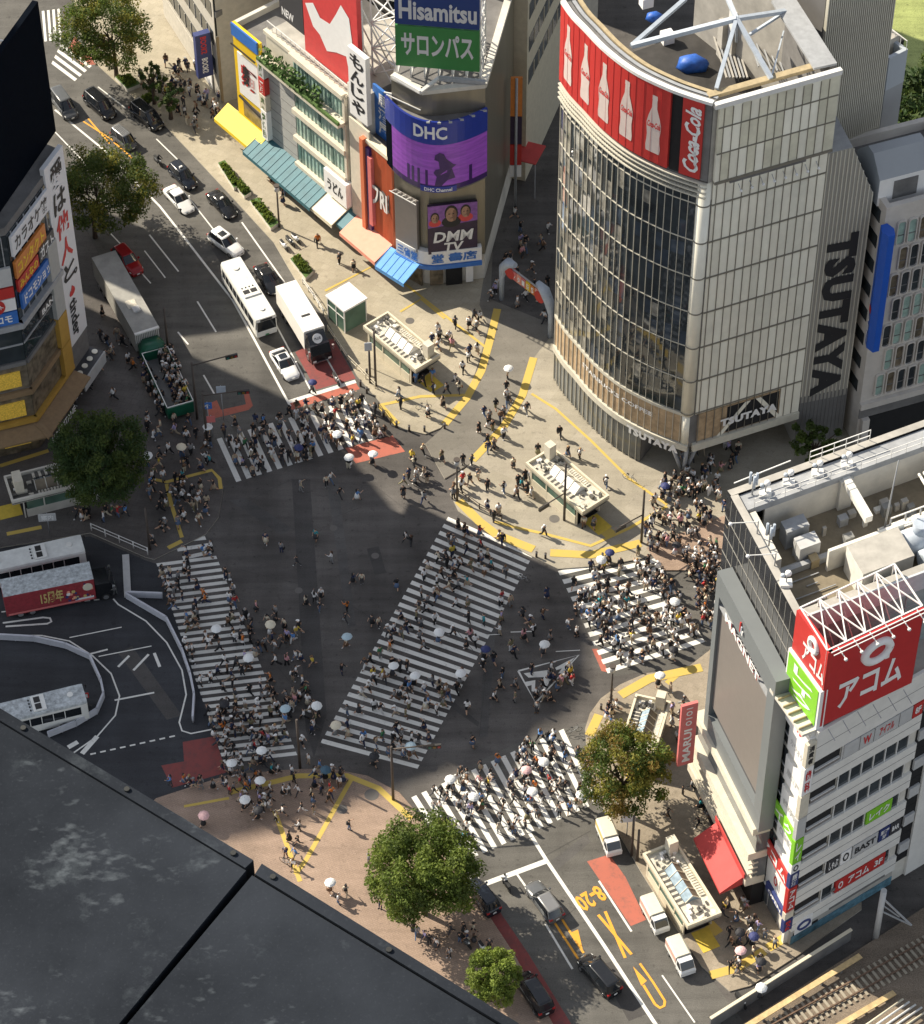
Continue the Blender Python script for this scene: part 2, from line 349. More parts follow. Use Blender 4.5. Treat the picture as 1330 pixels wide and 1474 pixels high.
structure('road_marking', b)
# tactile paving
b = MB()
for px, wd in (([(716, 446), (706, 488), (693, 535), (672, 574), (640, 612)], .85), ([(768, 516), (752, 570), (724, 617), (680, 664)], .85), ([(592, 500), (700, 500)], 0),
               ([(468, 420), (545, 380), (640, 455), (700, 502)], .3), ([(576, 450), (606, 432), (640, 460)], .3), ([(545, 585), (605, 572), (668, 570)], .4), ([(548, 586), (572, 612)], .7), ([(765, 568), (800, 590), (850, 635), (905, 690), (960, 728)], .3),
               ([(660, 722), (690, 752), (715, 771), (768, 792)], 1.0), ([(712, 752), (740, 760), (785, 770), (850, 787), (905, 762), (960, 730)], .35), ([(792, 797), (850, 800), (922, 783)], 1.0), ([(893, 1002), (935, 978), (1010, 962)], 1.0), ([(960, 985), (975, 972)], .6),
               ([(395, 1168), (432, 1270)], .45), ([(505, 1124), (440, 1240), (425, 1260)], .45), ([(330, 1142), (430, 1118), (500, 1118), (545, 1136), (592, 1180)], .6), ([(265, 1162), (330, 1150)], .3), ([(848, 1060), (862, 1030)], .9),
               ([(240, 698), (247, 728), (262, 775)], .4), ([(215, 690), (240, 695), (305, 678), (316, 690), (318, 705)], .4), ([(242, 790), (262, 780)], .5), ([(10, 770), (60, 760)], .5), ([(0, 672), (70, 650)], .5),
               ([(1022, 1405), (1060, 1395), (1100, 1370)], .9), ([(1105, 1366), (1128, 1352)], .9), ([(1070, 1385), (1105, 1392)], .0), ([(845, 745), (880, 772)], 1.3), ([(1035, 1345), (1020, 1330)], 1.0)):
    if wd: stripe(px, wd, 'yellow_tactile', KERB + .012, b=b)
structure('tactile_paving', b)
# manholes and cover plates in the paving
mat('iron_plate', (0.12, 0.11, 0.10), rough=.6)
b = MB()
for x, y, r in ((682, 675, .5), (798, 748, .55), (590, 463, .5), (492, 1166, .55), (535, 1145, .7), (754, 560, .4), (930, 765, .5), (255, 715, .8)):
    p = G(x, y); b.cyl((p.x, p.y), r, KERB - .05, KERB + .01, 'iron_plate', 16)
for x, y in ((540, 800), (480, 760), (590, 905), (700, 940), (430, 850)):
    p = G(x, y); b.cyl((p.x, p.y), .4, -.05, .012, 'iron_plate', 16)
structure('paving_plates', b)

# repaired strips, seams and tyre polish on the asphalt
surface('asphalt_patch', (0.074, 0.070, 0.067), blotch=0.2, fine=.2); surface('asphalt_pale', (0.098, 0.094, 0.09), blotch=0.25, fine=.2)
for px, m in (([(528, 790), (545, 786), (556, 824), (540, 828)], 'asphalt_patch'), ([(420, 690), (446, 690), (470, 1030), (452, 1090), (440, 1050), (430, 860)], 'asphalt_patch'), ([(470, 690), (486, 690), (512, 900), (500, 905)], 'asphalt_pale'), ([(330, 720), (352, 716), (420, 760), (405, 770)], 'asphalt_pale'), ([(700, 870), (716, 866), (702, 1060), (690, 1062)], 'asphalt_pale'), ([(640, 1000), (690, 1040), (688, 1046), (634, 1008)], 'asphalt_patch'), ([(860, 1390), (880, 1384), (930, 1460), (905, 1470)], 'asphalt_patch'), ([(792, 1240), (845, 1200), (850, 1212), (800, 1254)], 'asphalt_pale'), ([(300, 350), (318, 352), (345, 400), (330, 400)], 'asphalt_patch'), ([(170, 940), (190, 930), (262, 1030), (240, 1036)], 'asphalt_patch')):
    sheet('road_patch', px, m, .0045 + .0003 * len(px))
b = MB()
for px in ([(360, 720), (420, 690), (540, 700), (600, 745)], [(345, 820), (470, 850), (560, 905)], [(480, 745), (520, 730)], [(400, 960), (440, 1010), (470, 1090)], [(655, 905), (700, 960), (690, 1060)], [(330, 1000), (300, 960)], [(770, 1240), (850, 1196)], [(800, 1330), (850, 1290)]): stripe(px, .05, 'asphalt_patch', b=b, z=.008)
structure('road_seams', b)
# ---------------------------------------------------------------- the curved glass store on the corner
mat('cream_panel', (0.86, 0.82, 0.69), rough=.14, var=.07, scale=.5, spec=.6); mat('cream_a', (0.80, 0.77, 0.65), rough=.10, var=.10, scale=.4, spec=.7); mat('cream_b', (0.90, 0.87, 0.74), rough=.16, var=.06, scale=.4); mat('cream_c', (0.70, 0.67, 0.53), rough=.08, var=.2, scale=.3, spec=.9)
mat('mullion', (0.24, 0.22, 0.18), rough=.45, var=.1, metal=.3)
mat('mullion_pale', (0.58, 0.55, 0.46), rough=.45, var=.08)
glass('glass_dark', (0.035, 0.043, 0.048), rough=.03, spec=.9)
glass('glass_warm', (0.16, 0.13, 0.09), rough=.08, var=.6, scale=.8)
glass('glass_grey', (0.13, 0.14, 0.14), rough=.1)
mat('steel_white', (0.72, 0.71, 0.68), rough=.5, var=.08)
mat('steel_grey', (0.33, 0.34, 0.35), rough=.5, var=.15)
mat('steel_blue', (0.42, 0.47, 0.53), rough=.5, var=.12)
mat('concrete', (0.40, 0.38, 0.34), rough=.9, var=.2, scale=.6)
mat('concrete_pale', (0.62, 0.59, 0.52), rough=.85, var=.14, scale=.5)
mat('concrete_dark', (0.16, 0.155, 0.15), rough=.9, var=.25, scale=.6)
mat('roof_deck', (0.04, 0.037, 0.034), rough=.95, var=.4, scale=.5)
mat('roof_brown', (0.20, 0.165, 0.12), rough=.95, var=.3, scale=.5)
mat('black_void', (0.012, 0.012, 0.013), rough=.9, var=.2)
mat('sign_red', (0.50, 0.035, 0.03), rough=.5, var=.06)
mat('sign_white', (0.80, 0.79, 0.77), rough=.6, var=.04)
mat('ink_black', (0.02, 0.02, 0.022), rough=.6, var=0)
mat('ink_red', (0.55, 0.03, 0.03), rough=.6, var=0)
mat('tarp_blue', (0.02, 0.10, 0.42), rough=.5, var=.3, scale=2, bump=.6)
mat('corrugated', (0.32, 0.305, 0.27), rough=.55, var=.12, scale=.3, streak=(2, 2, .2))
mat('corrugated_dark', (0.16, 0.155, 0.15), rough=.55, var=.15, scale=.3)
mat('gold_tan', (0.40, 0.32, 0.19), rough=.7, var=.2)
mat('tan_interior', (0.42, 0.30, 0.18), rough=.7, var=.35, scale=1.2)
HT = 51.7
CV = [Vector(p) for p in ((10.1, 225.3), (11.0, 223.1), (12.1, 221.2), (13.9, 218.1), (16.4, 215.0), (19.4, 212.6), (21.6, 211.3), (23.4, 210.4))]
def spline(P, n):
    out = []
    for k in range(len(P) - 1):
        a, b, c, d = P[max(k - 1, 0)], P[k], P[k + 1], P[min(k + 2, len(P) - 1)]
        for j in range(n):
            t = j / n; out.append(.5 * ((2 * b) + (c - a) * t + (2 * a - 5 * b + 4 * c - d) * t * t + (3 * b - a - 3 * c + d) * t ** 3))
    return out + [P[-1]]
CV = spline(CV, 5); CS = [0]
for a, c in zip(CV, CV[1:]): CS.append(CS[-1] + (c - a).length)
CL = CS[-1]
def cpt(u, v, w=0.0):
    u = max(0, min(CL - 1e-4, u)); k = max(i for i in range(len(CS) - 1) if CS[i] <= u); t = (u - CS[k]) / (CS[k + 1] - CS[k])
    def nrm(i):
        d = CV[min(i + 1, len(CV) - 1)] - CV[max(i - 1, 0)]; d.normalize(); return Vector((d.y, -d.x))
    p = CV[k].lerp(CV[k + 1], t) + nrm(k).lerp(nrm(k + 1), t) * w; return Vector((p.x, p.y, v))
def cband(b, u0, u1, v0, v1, w0, w1, m, n=None):
    n = n or max(1, int((u1 - u0) / .6)); us = [u0 + (u1 - u0) * i / n for i in range(n + 1)]
    b.loft([[cpt(u, v0, w1), cpt(u, v1, w1), cpt(u, v1, w0), cpt(u, v0, w0)] for u in us][::-1], m, smooth=False)
CR_R = Vector((35.1, 215.2)); frC = Fr(CV[-1], CR_R)          # the cream face
BK = [CR_R, Vector((31.8, 225.5)), Vector((24, 236)), Vector((10.4, 229))]
T = thing('department_store', 'curved glass and cream corner tower with red bottle posters round its top', 'building', (20, 218, 0))
b = MB(); foot = [tuple(p) for p in CV] + [tuple(p) for p in BK]
b.prism(foot, 5.0, HT - 12.5, 'concrete_dark', 'roof_deck')
gf = [tuple(cpt(u, 0, -.1).xy) for u in (0, CL * .2, CL * .4, CL * .6, CL * .74)] + [(21.5, 217.5), (33.6, 222)] + [tuple(p) for p in BK[1:]]
b.prism(gf, 0, 5.0, 'concrete_dark'); b.build('wall', T)
# ground floor glazing and the glass skin
b = MB(); cband(b, 0, CL * .74, .3, 4.9, 0, .08, 'glass_grey'); b.build('shop_window', T)
b = MB(); cband(b, 0, CL - .9, 5.6, 9.6, .03, .1, 'tan_interior'); cband(b, 0, CL - .9, 10.1, 39.6, .03, .09, 'glass_dark', 60)
b.build('window', T)
b = MB(); rq = random.Random(9)
glass('glass_pale', (0.22, 0.21, 0.18), rough=.05, var=.5, scale=1.1, spec=.9); glass('glass_blue', (0.045, 0.06, 0.08), rough=.04, spec=.9)
for i in range(24):
    for k in range(6):
        for h_ in (0, 1):
            t_ = i / 24; r_ = rq.random(); m_ = 'glass_pale' if r_ < .5 * (1 - t_) ** 2.5 else ('glass_blue' if r_ > .85 else None)
            if m_: cband(b, (CL - 1) * i / 24 + .03, (CL - 1) * (i + 1) / 24 - .01, 10.15 + 4.75 * k + h_ * 2.3, 10.1 + 4.75 * k + (2.3 if not h_ else 4.7) - rq.random() * .8, .09, .105, m_, 1)
b.build('blinds', T)
b = MB(); cband(b, 0, CL, 4.7, 5.5, 0, .35, 'mullion_pale'); cband(b, 0, CL, 9.6, 10.0, 0, .22, 'mullion_pale')
for z in [10 + 4.75 * k for k in range(1, 7)]: cband(b, 0, CL - .9, z, z + .10, .1, .17, 'mullion_pale')
n = 24
for i in range(n + 1):
    u = (CL - 1.0) * i / n; q = cpt(u, 0, .1); q2 = cpt(u + .045, 0, .1); o = cpt(u, 0, .19) - q
    for z0, z1, in ((.2 if u < CL * .74 else 5.5, 39.7),):
        b.hexa([p + Vector((0, 0, z0)) for p in (q, q2, q2 + o, q + o)] + [p + Vector((0, 0, z1)) for p in (q, q2, q2 + o, q + o)], 'mullion_pale')
b.build('mullion', T)
b = MB(); cband(b, 0, CL, 39.7, 41.5, .0, .12, 'glass_grey')
for z in (39.7, 40.3, 40.9, 41.4): cband(b, 0, CL, z, z + .12, .12, .5, 'mullion_pale')
for i in range(60):
    u = CL * i / 60; q = cpt(u, 39.7, .3); b.bar(q, q + Vector((0, 0, 1.8)), .05, 'mullion')
b.build('catwalk', T)
# round corner shaft
b = MB(); c = CV[-1] + Vector((-.25, .55)); b.cyl(c, .75, 9.8, 41.5, 'cream_panel', 20); b.cyl(c, .6, 5.5, 9.8, 'cream_panel', 20)
for z in [10 + 4.75 * k for k in range(0, 7)]: b.cyl(c, .80, z, z + .15, 'mullion', 20)
b.build('corner_column', T)
b = MB(); g = Vector((*(CV[-1] + Vector((-.2, .8))), 0))
for dx, dy in ((-1.6, .3), (1.8, 1.0), (.2, -.3)): b.bar(g + Vector((0, 0, .1)), g + Vector((dx, dy, 5)), .22, 'steel_grey', 8)
b.build('corner_support', T)
# cream face
b = MB(); L = frC.L
b.fb(frC, .55, L, 9.8, HT - .9, 0, .08, 'cream_panel')
rq = random.Random(5)
for i in range(14):
    for k in range(7):
        z0, z1 = 9.85 + 4.75 * k, min(9.8 + 4.75 * (k + 1), 41.2); b.fb(frC, max(.55, L * i / 14), L * (i + 1) / 14, z0, z1, .08, .12, rq.choice(('cream_a', 'cream_b', 'cream_panel', 'cream_panel')))
    for z0, z1 in ((41.7, 45.2), (45.2, 48.4), (48.4, HT - .9)): b.fb(frC, max(.4, L * i / 14), L * (i + 1) / 14 + (.2 if i == 13 else 0), z0, z1, .12, .5, rq.choice(('cream_a', 'cream_b', 'cream_c', 'cream_c')))
b.fb(frC, .4, L, 4.6, 5.6, 0, .4, 'mullion_pale')
b.fb(frC, L - 2.3, L, 5.6, 9.8, 0, .12, 'cream_panel'); b.build('cream_cladding', T)
b = MB()
for z in [10 + 4.75 * k for k in range(0, 7)]: b.fb(frC, .5, L, z, z + .14, .12, .22, 'mullion')
for z in (45.2, 48.4): b.fb(frC, .4, L + .2, z, z + .12, .5, .58, 'mullion')
for i in range(1, 14):
    u = L * i / 14; b.fb(frC, u - .03, u + .03, 5.6, 41.2, .12, .2, 'mullion'); b.fb(frC, u - .03, u + .03, 41.8, HT - 1, .5, .57, 'mullion')
b.fb(frC, 2.2, L - 2.4, 40.9, 41.7, .12, .3, 'concrete_dark'); b.fb(frC, .4, L + .2, 41.5, 41.8, .12, .62, 'mullion')
b.build('panel_joints', T)
b = MB(); b.fb(frC, .9, L - 2.4, 5.7, 9.7, .0, .1, 'tan_interior'); b.fb(frC, 4.2, L - 2.5, 5.8, 9.5, .1, .14, 'black_void'); b.build('shop_window', T)
b = MB()
b.hexa([frC.p(*q) for q in ((3.2, 5.6, .14), (3.8, 5.6, .14), (3.8, 5.6, .1), (3.2, 5.6, .1), (6.2, 9.5, .2), (6.8, 9.5, .2), (6.8, 9.5, .14), (6.2, 9.5, .14))], 'cream_panel')
b.hexa([frC.p(*q) for q in ((10, 5.6, .14), (10.6, 5.6, .14), (10.6, 5.6, .1), (10, 5.6, .1), (7.4, 9.5, .2), (8, 9.5, .2), (8, 9.5, .14), (7.4, 9.5, .14))], 'cream_panel'); b.build('brace', T)
u0, u1, v0, v1 = frC.box([(1037, 612), (1117, 590), (1117, 598), (1037, 606)], .3)
b = MB(); text(b, '*TSUTAYA', frC, u0, u1, 7.0, 8.1, .32, 'sign_white'); b.build('lettering', T)
b = MB(); text(b, '*TSUTAYA', frC, CL * .66, CL * .955, 4.05, 5.15, .4, 'sign_white', fn=lambda u, v, w: cpt(u, v, w)); b.build('lettering', T)
b = MB(); text(b, 'STARBUCKS COFFEE', frC, CL * .30, CL * .80, 7.8, 8.4, .16, 'sign_white', fn=lambda u, v, w: cpt(u, v, w)); b.build('lettering', T)
# red poster band with pale bottles
b = MB(); UB = CL * .80
cband(b, .0, UB, 41.9, HT - .5, .05, .4, 'sign_red', 40); pb = b.build('poster_band', T)
b = MB()
for i in range(1, 17):
    u = UB * i / 17; q = cpt(u, 42, .4); b.bar(q, q + Vector((0, 0, 9.1)), .035, 'ink_red')
b.build('seam', pb)
PROF = [(.16, 1), (.17, .93), (.15, .92), (.17, .78), (.36, .62), (.46, .50), (.44, .40), (.40, .30), (.42, .2), (.46, .10), (.44, .02), (.40, 0)]
mat('bottle_pale', (.60, .50, .46), rough=.6, var=.06)
for i in range(5):
    b = MB(); uc = UB * (.12 + .195 * i); w_, h_, z0 = 1.75, 6.9, 43.1
    for (xa, ya), (xb, yb) in zip(PROF, PROF[1:]): b.face([cpt(uc + s_ * x * w_, z0 + y * h_, .43) for s_, x, y in ((-1, xa, ya), (-1, xb, yb), (1, xb, yb), (1, xa, ya))], 'bottle_pale')
    text(b, 'Coca-Cola', frC, uc - .7, uc + .75, z0 + 3.0, z0 + 3.75, .46, 'ink_red', shear=.35, fn=lambda u, v, w: cpt(u, v, w)); b.build('bottle_picture', pb)
b = MB(); cband(b, CL * .86, CL - .75, 41.9, HT - .5, .05, .4, 'sign_red', 6); pb = b.build('poster_panel', T)
b = MB(); text(b, 'Coca-Cola', frC, CL * .875, CL - .95, 42.6, 50.4, .44, 'sign_white', rot=3, shear=.35, fn=lambda u, v, w: cpt(u, v, w))
pts = [(CL - 1.15 - .25 * math.sin(3.1 * t / 10), 43 + 5.2 * t / 10) for t in range(11)]
for (ua, va), (ub, vb) in zip(pts, pts[1:]): b.face([cpt(ua - .1, va, .44), cpt(ua + .12, va, .44), cpt(ub + .12, vb, .44), cpt(ub - .1, vb, .44)], 'sign_white')
b.build('lettering', pb)
b = MB(); cband(b, UB + .02, CL * .858, 41.7, HT - .6, .0, .1, 'black_void', 4); cband(b, CL - .74, CL - .05, 41.7, HT - .6, 0, .2, 'concrete_dark', 3); b.build('dark_slot', T)
# parapet and roof works
b = MB(); inner = [tuple(cpt(u, 0, -.9).xy) for u in [CL * i / 16 for i in range(17)]]
for i in range(16):
    u0, u1 = CL * i / 16, CL * (i + 1) / 16
    cband(b, u0, u1, HT - .5, HT - .15, -.05, .45, 'steel_white', 2); cband(b, u0, u1, HT - 12.5, HT - .5, -.6, 0, 'concrete_dark', 2); cband(b, u0, u1, HT - .75, HT - .55, -1.75, -1.35, 'gold_tan', 2); cband(b, u0, u1, HT - .6, HT - .5, -1.1, -.75, 'steel_grey', 2)
b.fb(frC, -.1, L + .3, HT - .8, HT - .25, .1, .62, 'steel_white'); b.fb(frC, 0, L, HT - 12.5, HT - .9, -.5, 0, 'concrete')
b.fb(frC, 0, L, HT - .8, HT - .4, -1.6, -.9, 'gold_tan')
frR = Fr(BK[0], BK[1]); b.fb(frR, .3, frR.L, HT - 12.5, HT - .3, -.6, .1, 'concrete_dark'); b.fb(frR, .3, frR.L, HT - .3, HT - .05, -2.2, .12, 'steel_grey')
frB = Fr(BK[1], BK[2]); b.fb(frB, 0, frB.L, HT - 12.5, HT - .4, -.6, 0, 'concrete'); b.build('parapet', T)
b = MB(); z = HT - .3
def zp(x, y, zz=z): return G(x, y, zz)
N1, N2 = zp(909, 66), zp(1060, 27, z + 2.4)
for a, c, r in ((N1, zp(987, -2), .28), (N1, N2, .32), (N2, zp(1132, 16), .28), (N2, zp(1110, 113), .28), (N2, zp(1031, 128), .26), (N2, zp(1040, -20), .28), (zp(1132, 16), zp(1079, 50, z - 1), .18), (zp(1060, 60, z - 3), N2, .16), (zp(1112, 106), zp(1128, 45, z - 2), .1)): b.bar(a, c, r, 'steel_blue')
b.build('roof_truss', T)
b = MB(); zr = HT - 12.5
for x, y, s_, h in ((1070, 62, 2.2, 2.6), (1095, 55, 1.6, 2.2), (1085, 88, 2.4, 1.6), (1050, 20, 1.4, 3)):
    p = G(x, y, zr); b.fb(rect(p.x, p.y, .38, s_, s_ * .7), 0, s_, zr, zr + h, 0, s_ * .7, 'steel_white')
for k in range(7):
    p, q = G(1016 + 5 * k, 15, zr + 1.5), G(1046 + 5 * k, 112, zr + 1.2); b.bar(p, q, .11, 'steel_grey' if k % 2 else 'concrete')
for k in range(4):
    p = G(1122 + k * 6, 62 + 6 * k, zr); b.bar(p, p + Vector((0, 0, 3.6)), .14, 'steel_white')
for k in range(6):
    p, q = G(1070 + 9 * k, 30 + 3 * k, zr + 4.5), G(1092 + 9 * k, 96 + 2 * k, zr + 4.5); b.bar(p, q, .09, 'steel_grey'); b.bar(p, p - Vector((0, 0, 4.5)), .09, 'steel_grey')
rq = random.Random(31)
for k in range(40):
    p = G(rq.uniform(1040, 1150), rq.uniform(10, 105), zr); q = rq.uniform(.5, 1.6); b.fb(rect(p.x, p.y, .38, q, q * .7), 0, q, zr, zr + rq.uniform(.8, 6.5), 0, q * .7, rq.choice(('steel_grey', 'concrete', 'steel_white', 'concrete_dark')))
for x, y in ((1062, 45), (1078, 38), (1100, 70), (1050, 75), (960, 60), (930, 8)): p = G(x, y, zr); b.fb(rect(p.x, p.y, .38, 1.2, 1.0), 0, 1.2, zr, zr + 1.2 + (x % 3) * .5, 0, 1.0, 'steel_grey' if x % 2 else 'sign_white')
b.build('roof_plant', T)
for x, y, s_ in ((996, 92, 2.6), (942, 22, 1.5)):
    b = MB(); p = G(x, y, zr + .5); rg = []
    for k in range(5):
        rr = (1.0, 1.05, .9, .6, .15)[k] * s_ / 2
        rg.append([(p.x + rr * math.cos(a * .6283) * (1.1 + .2 * math.sin(3 * a + k)), p.y + rr * .7 * math.sin(a * .6283) * (1.1 + .15 * math.cos(2 * a + k)), zr + (0, .5, 1.0, 1.3, 1.4)[k] * s_ / 2.6) for a in range(10)])
    b.loft(rg, 'tarp_blue'); tag(b.build('tarpaulin'), 'large blue tarpaulin bundle on the open roof beneath the steel truss' if s_ > 2 else 'small blue tarpaulin far back on the dark open roof', 'tarpaulin')
# flood lamps below the cream ledge
b = MB()
for i in range(8):
    u = 3.2 + i * 1.18; q = frC.p(u, 40.4, .12); e = frC.p(u, 40.0, .75); b.bar(q, e, .04, 'steel_grey'); b.ball(e, .16, 'sign_white', 8, 5)
b.build('flood_lamps', T)
# grey ribbed wing with the big name
frG = Fr(CR_R, G(1216, 628).xy); Wg = thing('ribbed_annex', 'grey ribbed wing with large black name reading downwards beside the cream face', 'building', (*CR_R, 0))
u1, v1 = frG.px(1257, 279); u2, v2 = frG.px(1228, 212); u3, v3 = frG.px(1187, 222)
b = MB(); pl = [(0, 0), (u1, 0), (u1, v1), (u2, v2), (0, v3)]
fA, fB_ = [frG.p(u, v, 0) for u, v in pl], [frG.p(u, v, -12) for u, v in pl]
b.face(fA, 'corrugated')
for i in range(5): j = (i + 1) % 5; b.face([fA[i], fB_[i], fB_[j], fA[j]], 'corrugated' if i != 3 else 'steel_grey')
b.face(fB_[::-1], 'corrugated'); b.build('wall', Wg)
b = MB(); k = 0; u = .15
while u < u1 - .1:
    top = v3 + (v2 - v3) * u / u2 if u < u2 else v2 + (v1 - v2) * (u - u2) / (u1 - u2)
    b.fb(frG, u, u + .10, 7.5, top - .05, 0, .09, 'mullion_pale'); b.fb(frG, u, u + .10, .3, 7.5, 0, .09, 'corrugated_dark'); u += .42
b.build('ribs', Wg)
b = MB(); b.fb(frG, 0, u1, .2, 6.5, .0, .03, 'corrugated_dark'); b.build('base_band', Wg)
ua, _ = frG.px(1189, 358); ub, _ = frG.px(1236, 340); _, va = frG.px(1187, 566); _, vb = frG.px(1212, 336)
b = MB(); text(b, '*TSUTAYA', frG, ua, ub, va, vb, .14, 'ink_black', rot=1); b.build('lettering', Wg)
# ---------------------------------------------------------------- white banded office with the red billboard
mat('white_tile', (0.74, 0.72, 0.67), rough=.5, var=.07, scale=.8)
mat('sign_green', (0.22, 0.55, 0.03), rough=.5, var=.05)
mat('sign_navy', (0.03, 0.045, 0.16), rough=.5, var=.05)
mat('sign_grey', (0.50, 0.50, 0.49), rough=.5, var=.08)
mat('sign_charcoal', (0.05, 0.05, 0.055), rough=.5, var=.08)
mat('graffiti_blue', (0.09, 0.20, 0.26), rough=.7, var=.6, scale=1.1)
mat('panel_grey', (0.165, 0.18, 0.185), rough=.45, var=.06, scale=.3)
mat('screen_taupe', (0.20, 0.18, 0.165), rough=.4, var=.05)
mat('awning_red', (0.50, 0.055, 0.05), rough=.7, var=.12, scale=.8)
mat('awning_pink', (0.62, 0.17, 0.16), rough=.7, var=.10, scale=.8)
mat('cream_wall', (0.62, 0.57, 0.46), rough=.8, var=.1)
C = G(1133, 1359); LFT = G(1088, 1275); RGT = G(1230, 1300)
frR = Fr(C.xy, RGT.xy); frL = Fr(LFT.xy, C.xy); HA = 31.6; LR = 17.5; LL = frL.L
W = thing('office_block', 'white office block with dark window bands below the red rooftop billboard', 'building', C)
b = MB(); bl = C + frR.U * LR; back = LFT + frR.U * LR
b.prism([C.xy.to_tuple(), bl.xy.to_tuple(), back.xy.to_tuple(), LFT.xy.to_tuple()], 0, HA, 'concrete_pale', 'concrete'); b.build('wall', W)
FH = 4.25; WH = 2.1; rt = frR.px(1194, 1080)[1]; rows = [rt - WH - FH * k for k in range(8)]
b = MB(); zprev = HA
for k, z in enumerate(rows[:7]): b.fb(frR, 0.0, 12.2, z + WH, zprev + (.25 if k == 0 else 0), 0, .3, 'white_tile'); b.fb(frR, 0, 12.2, (z + WH + zprev) / 2, (z + WH + zprev) / 2 + .05, .3, .315, 'concrete_dark'); zprev = z
b.fb(frR, 0, 12.0, .2, rows[6] + WH - .01, .0, .26, 'concrete'); b.fb(frR, 13.8, LR, 0, HA + .2, 0, .26, 'white_tile'); b.build('spandrel', W)
for k, z in enumerate(rows[:6]):
    b = MB(); b.fb(frR, .2, 3.1, z + .02, z + WH - .02, -.02, .03, 'black_void'); b.fb(frR, .3, 3.0, z + .5, z + .62, .03, .2, 'steel_white'); b.fb(frR, .3, 3.0, z + .02, z + .45, .03, .12, 'screen_taupe'); b.build('balcony', W)
    b = MB(); b.fb(frR, 3.3, 11.4, z + .02, z + WH - .02, 0, .1, 'glass_dark')
    for q in range(7): b.fb(frR, 3.2 + q * 1.33, 3.3 + q * 1.33, z, z + WH, .1, .2, 'steel_white')
    b.build('window', W)
    b = MB(); b.fb(frR, 12.2, 13.8, z - 1.5, z + FH - 1.55, 0, .05, 'black_void'); b.fb(frR, 12.4, 13.6, z + .1, z + 1.5, .05, .28, 'sign_grey'); b.build('shutter_panel', W)
b = MB(); b.fb(frR, .3, 3.2, rows[6] + .3, rows[6] + 1.6, .26, .3, 'black_void'); b.build('slot', W)
b = MB(); b.fb(frR, 4.4, 11, 5.0, 5.4, .26, .32, 'concrete_dark'); b.build('slot', W); b = MB(); b.fb(frR, 4.4, 11, 2.2, 2.5, .26, .34, 'concrete_dark'); b.build('slot', W)
b = MB(); b.fb(frR, .1, 12, .2, 1.4, .27, .33, 'graffiti_blue'); b.build('mural_strip', W)
s_ = sign(W, 'sign', frR, .4, 2.4, 1.5, 3.4, .27, .36, 'sign_white'); b = MB(); b.tube([frR.p(1.4 + .7 * math.cos(a / 16 * 6.2832), 2.5 + .55 * math.sin(a / 16 * 6.2832), .4) for a in range(17)], .12, 'sign_navy', 5, False); b.build('lettering', s_)
def ws(k, u0, u1, m, L=()): z = rows[k]; sign(W, 'sign', frR, u0, u1, z + .15, z + WH - .1, .1, .34, m, L)
ws(3, 7.4, 10.3, 'sign_green', [('レイク', .1, .9, .2, .8, 'sign_white')])
ws(4, 3.4, 4.7, 'sign_charcoal', [('しゃぶ', .1, .9, .15, .85, 'sign_white')]); ws(4, 4.9, 6.1, 'sign_white', [('O', .2, .8, .15, .85, 'ink_black')]); ws(4, 6.3, 9.2, 'sign_grey', [('BAST', .08, .92, .25, .75, 'ink_black')])
ws(4, 9.4, 10.6, 'sign_navy', [('居酒屋', .1, .9, .5, .85, 'sign_white'), ('3F', .3, .7, .12, .42, 'sign_white')]); ws(4, 10.7, 11.9, 'sign_charcoal', [('BAR', .15, .85, .3, .7, 'sign_white')])
ws(5, 4.8, 10.6, 'sign_red', [('O', .05, .15, .2, .8, 'sign_white'), ('アコム', .25, .68, .2, .82, 'sign_white'), ('3F', .78, .95, .25, .75, 'sign_white')])
ws(0, 3.3, 5.0, 'sign_grey'); ws(0, 5.1, 6.6, 'sign_grey', [('W', .2, .8, .2, .8, 'ink_red')]); ws(0, 6.7, 9.4, 'sign_grey', [('アイフル', .2, .8, .2, .8, 'ink_red')]); ws(0, 9.5, 10.9, 'sign_grey'); ws(0, 11.0, 12.1, 'sign_red', [('8F', .2, .8, .25, .75, 'sign_white')])
# narrow sunlit face
b = MB(); b.fb(frL, 0, .35, 0, HA + .6, 0, .5, 'white_tile'); b.fb(frL, LL - .5, LL - .1, 0, HA, 0, .4, 'white_tile'); b.build('pilaster', W)
for k in range(5):
    z = HA - 6.9 - k * FH; b = MB(); b.fb(frL, .4, 2.8, z, z + 3.6, 0, .08, 'glass_dark'); b.fb(frL, .4, 2.8, z + 1.3, z + 1.38, .08, .16, 'steel_white'); b.build('window', W)
    sign(W, 'sign', frL, 2.9, LL - .6, z + .1, z + 3.4, 0, .25, 'sign_white', [(('カラオケ', '居酒屋', '歯科', 'CLINIC', 'SALON', 'CAFE')[k], .15, .85, .35, .62, 'sign_grey')])
z = HA - 6.6 - 2.35 * FH; sign(W, 'sign', frL, .3, LL - .5, z - .3, z + 1.6, .26, .4, 'sign_green', [('レイク', .12, .9, .15, .85, 'sign_white')])
z = HA - 6.6 - 3.85 * FH; sign(W, 'sign', frL, .3, LL - .5, z - .6, z + 1.4, .26, .42, 'sign_red', [('アコム', .1, .92, .15, .85, 'sign_white')])
b = MB(); b.fb(frL, .3, LL - .5, 3.4, HA - 7.3 - 3.85 * FH, 0, .2, 'white_tile'); b.fb(frL, .4, 2.4, .3, 3.2, 0, .1, 'glass_grey'); b.fb(frL, 2.7, 4.6, .3, 3.2, 0, .1, 'glass_grey'); b.fb(frL, .3, LL - .3, 3.2, 3.45, 0, .3, 'steel_white'); b.build('shop_front', W)
sign(W, 'sign', frL, 2.6, LL - .5, 3.5, 4.5, .2, .5, 'sign_navy', [('OPEN', .15, .85, .25, .75, 'sign_white')])
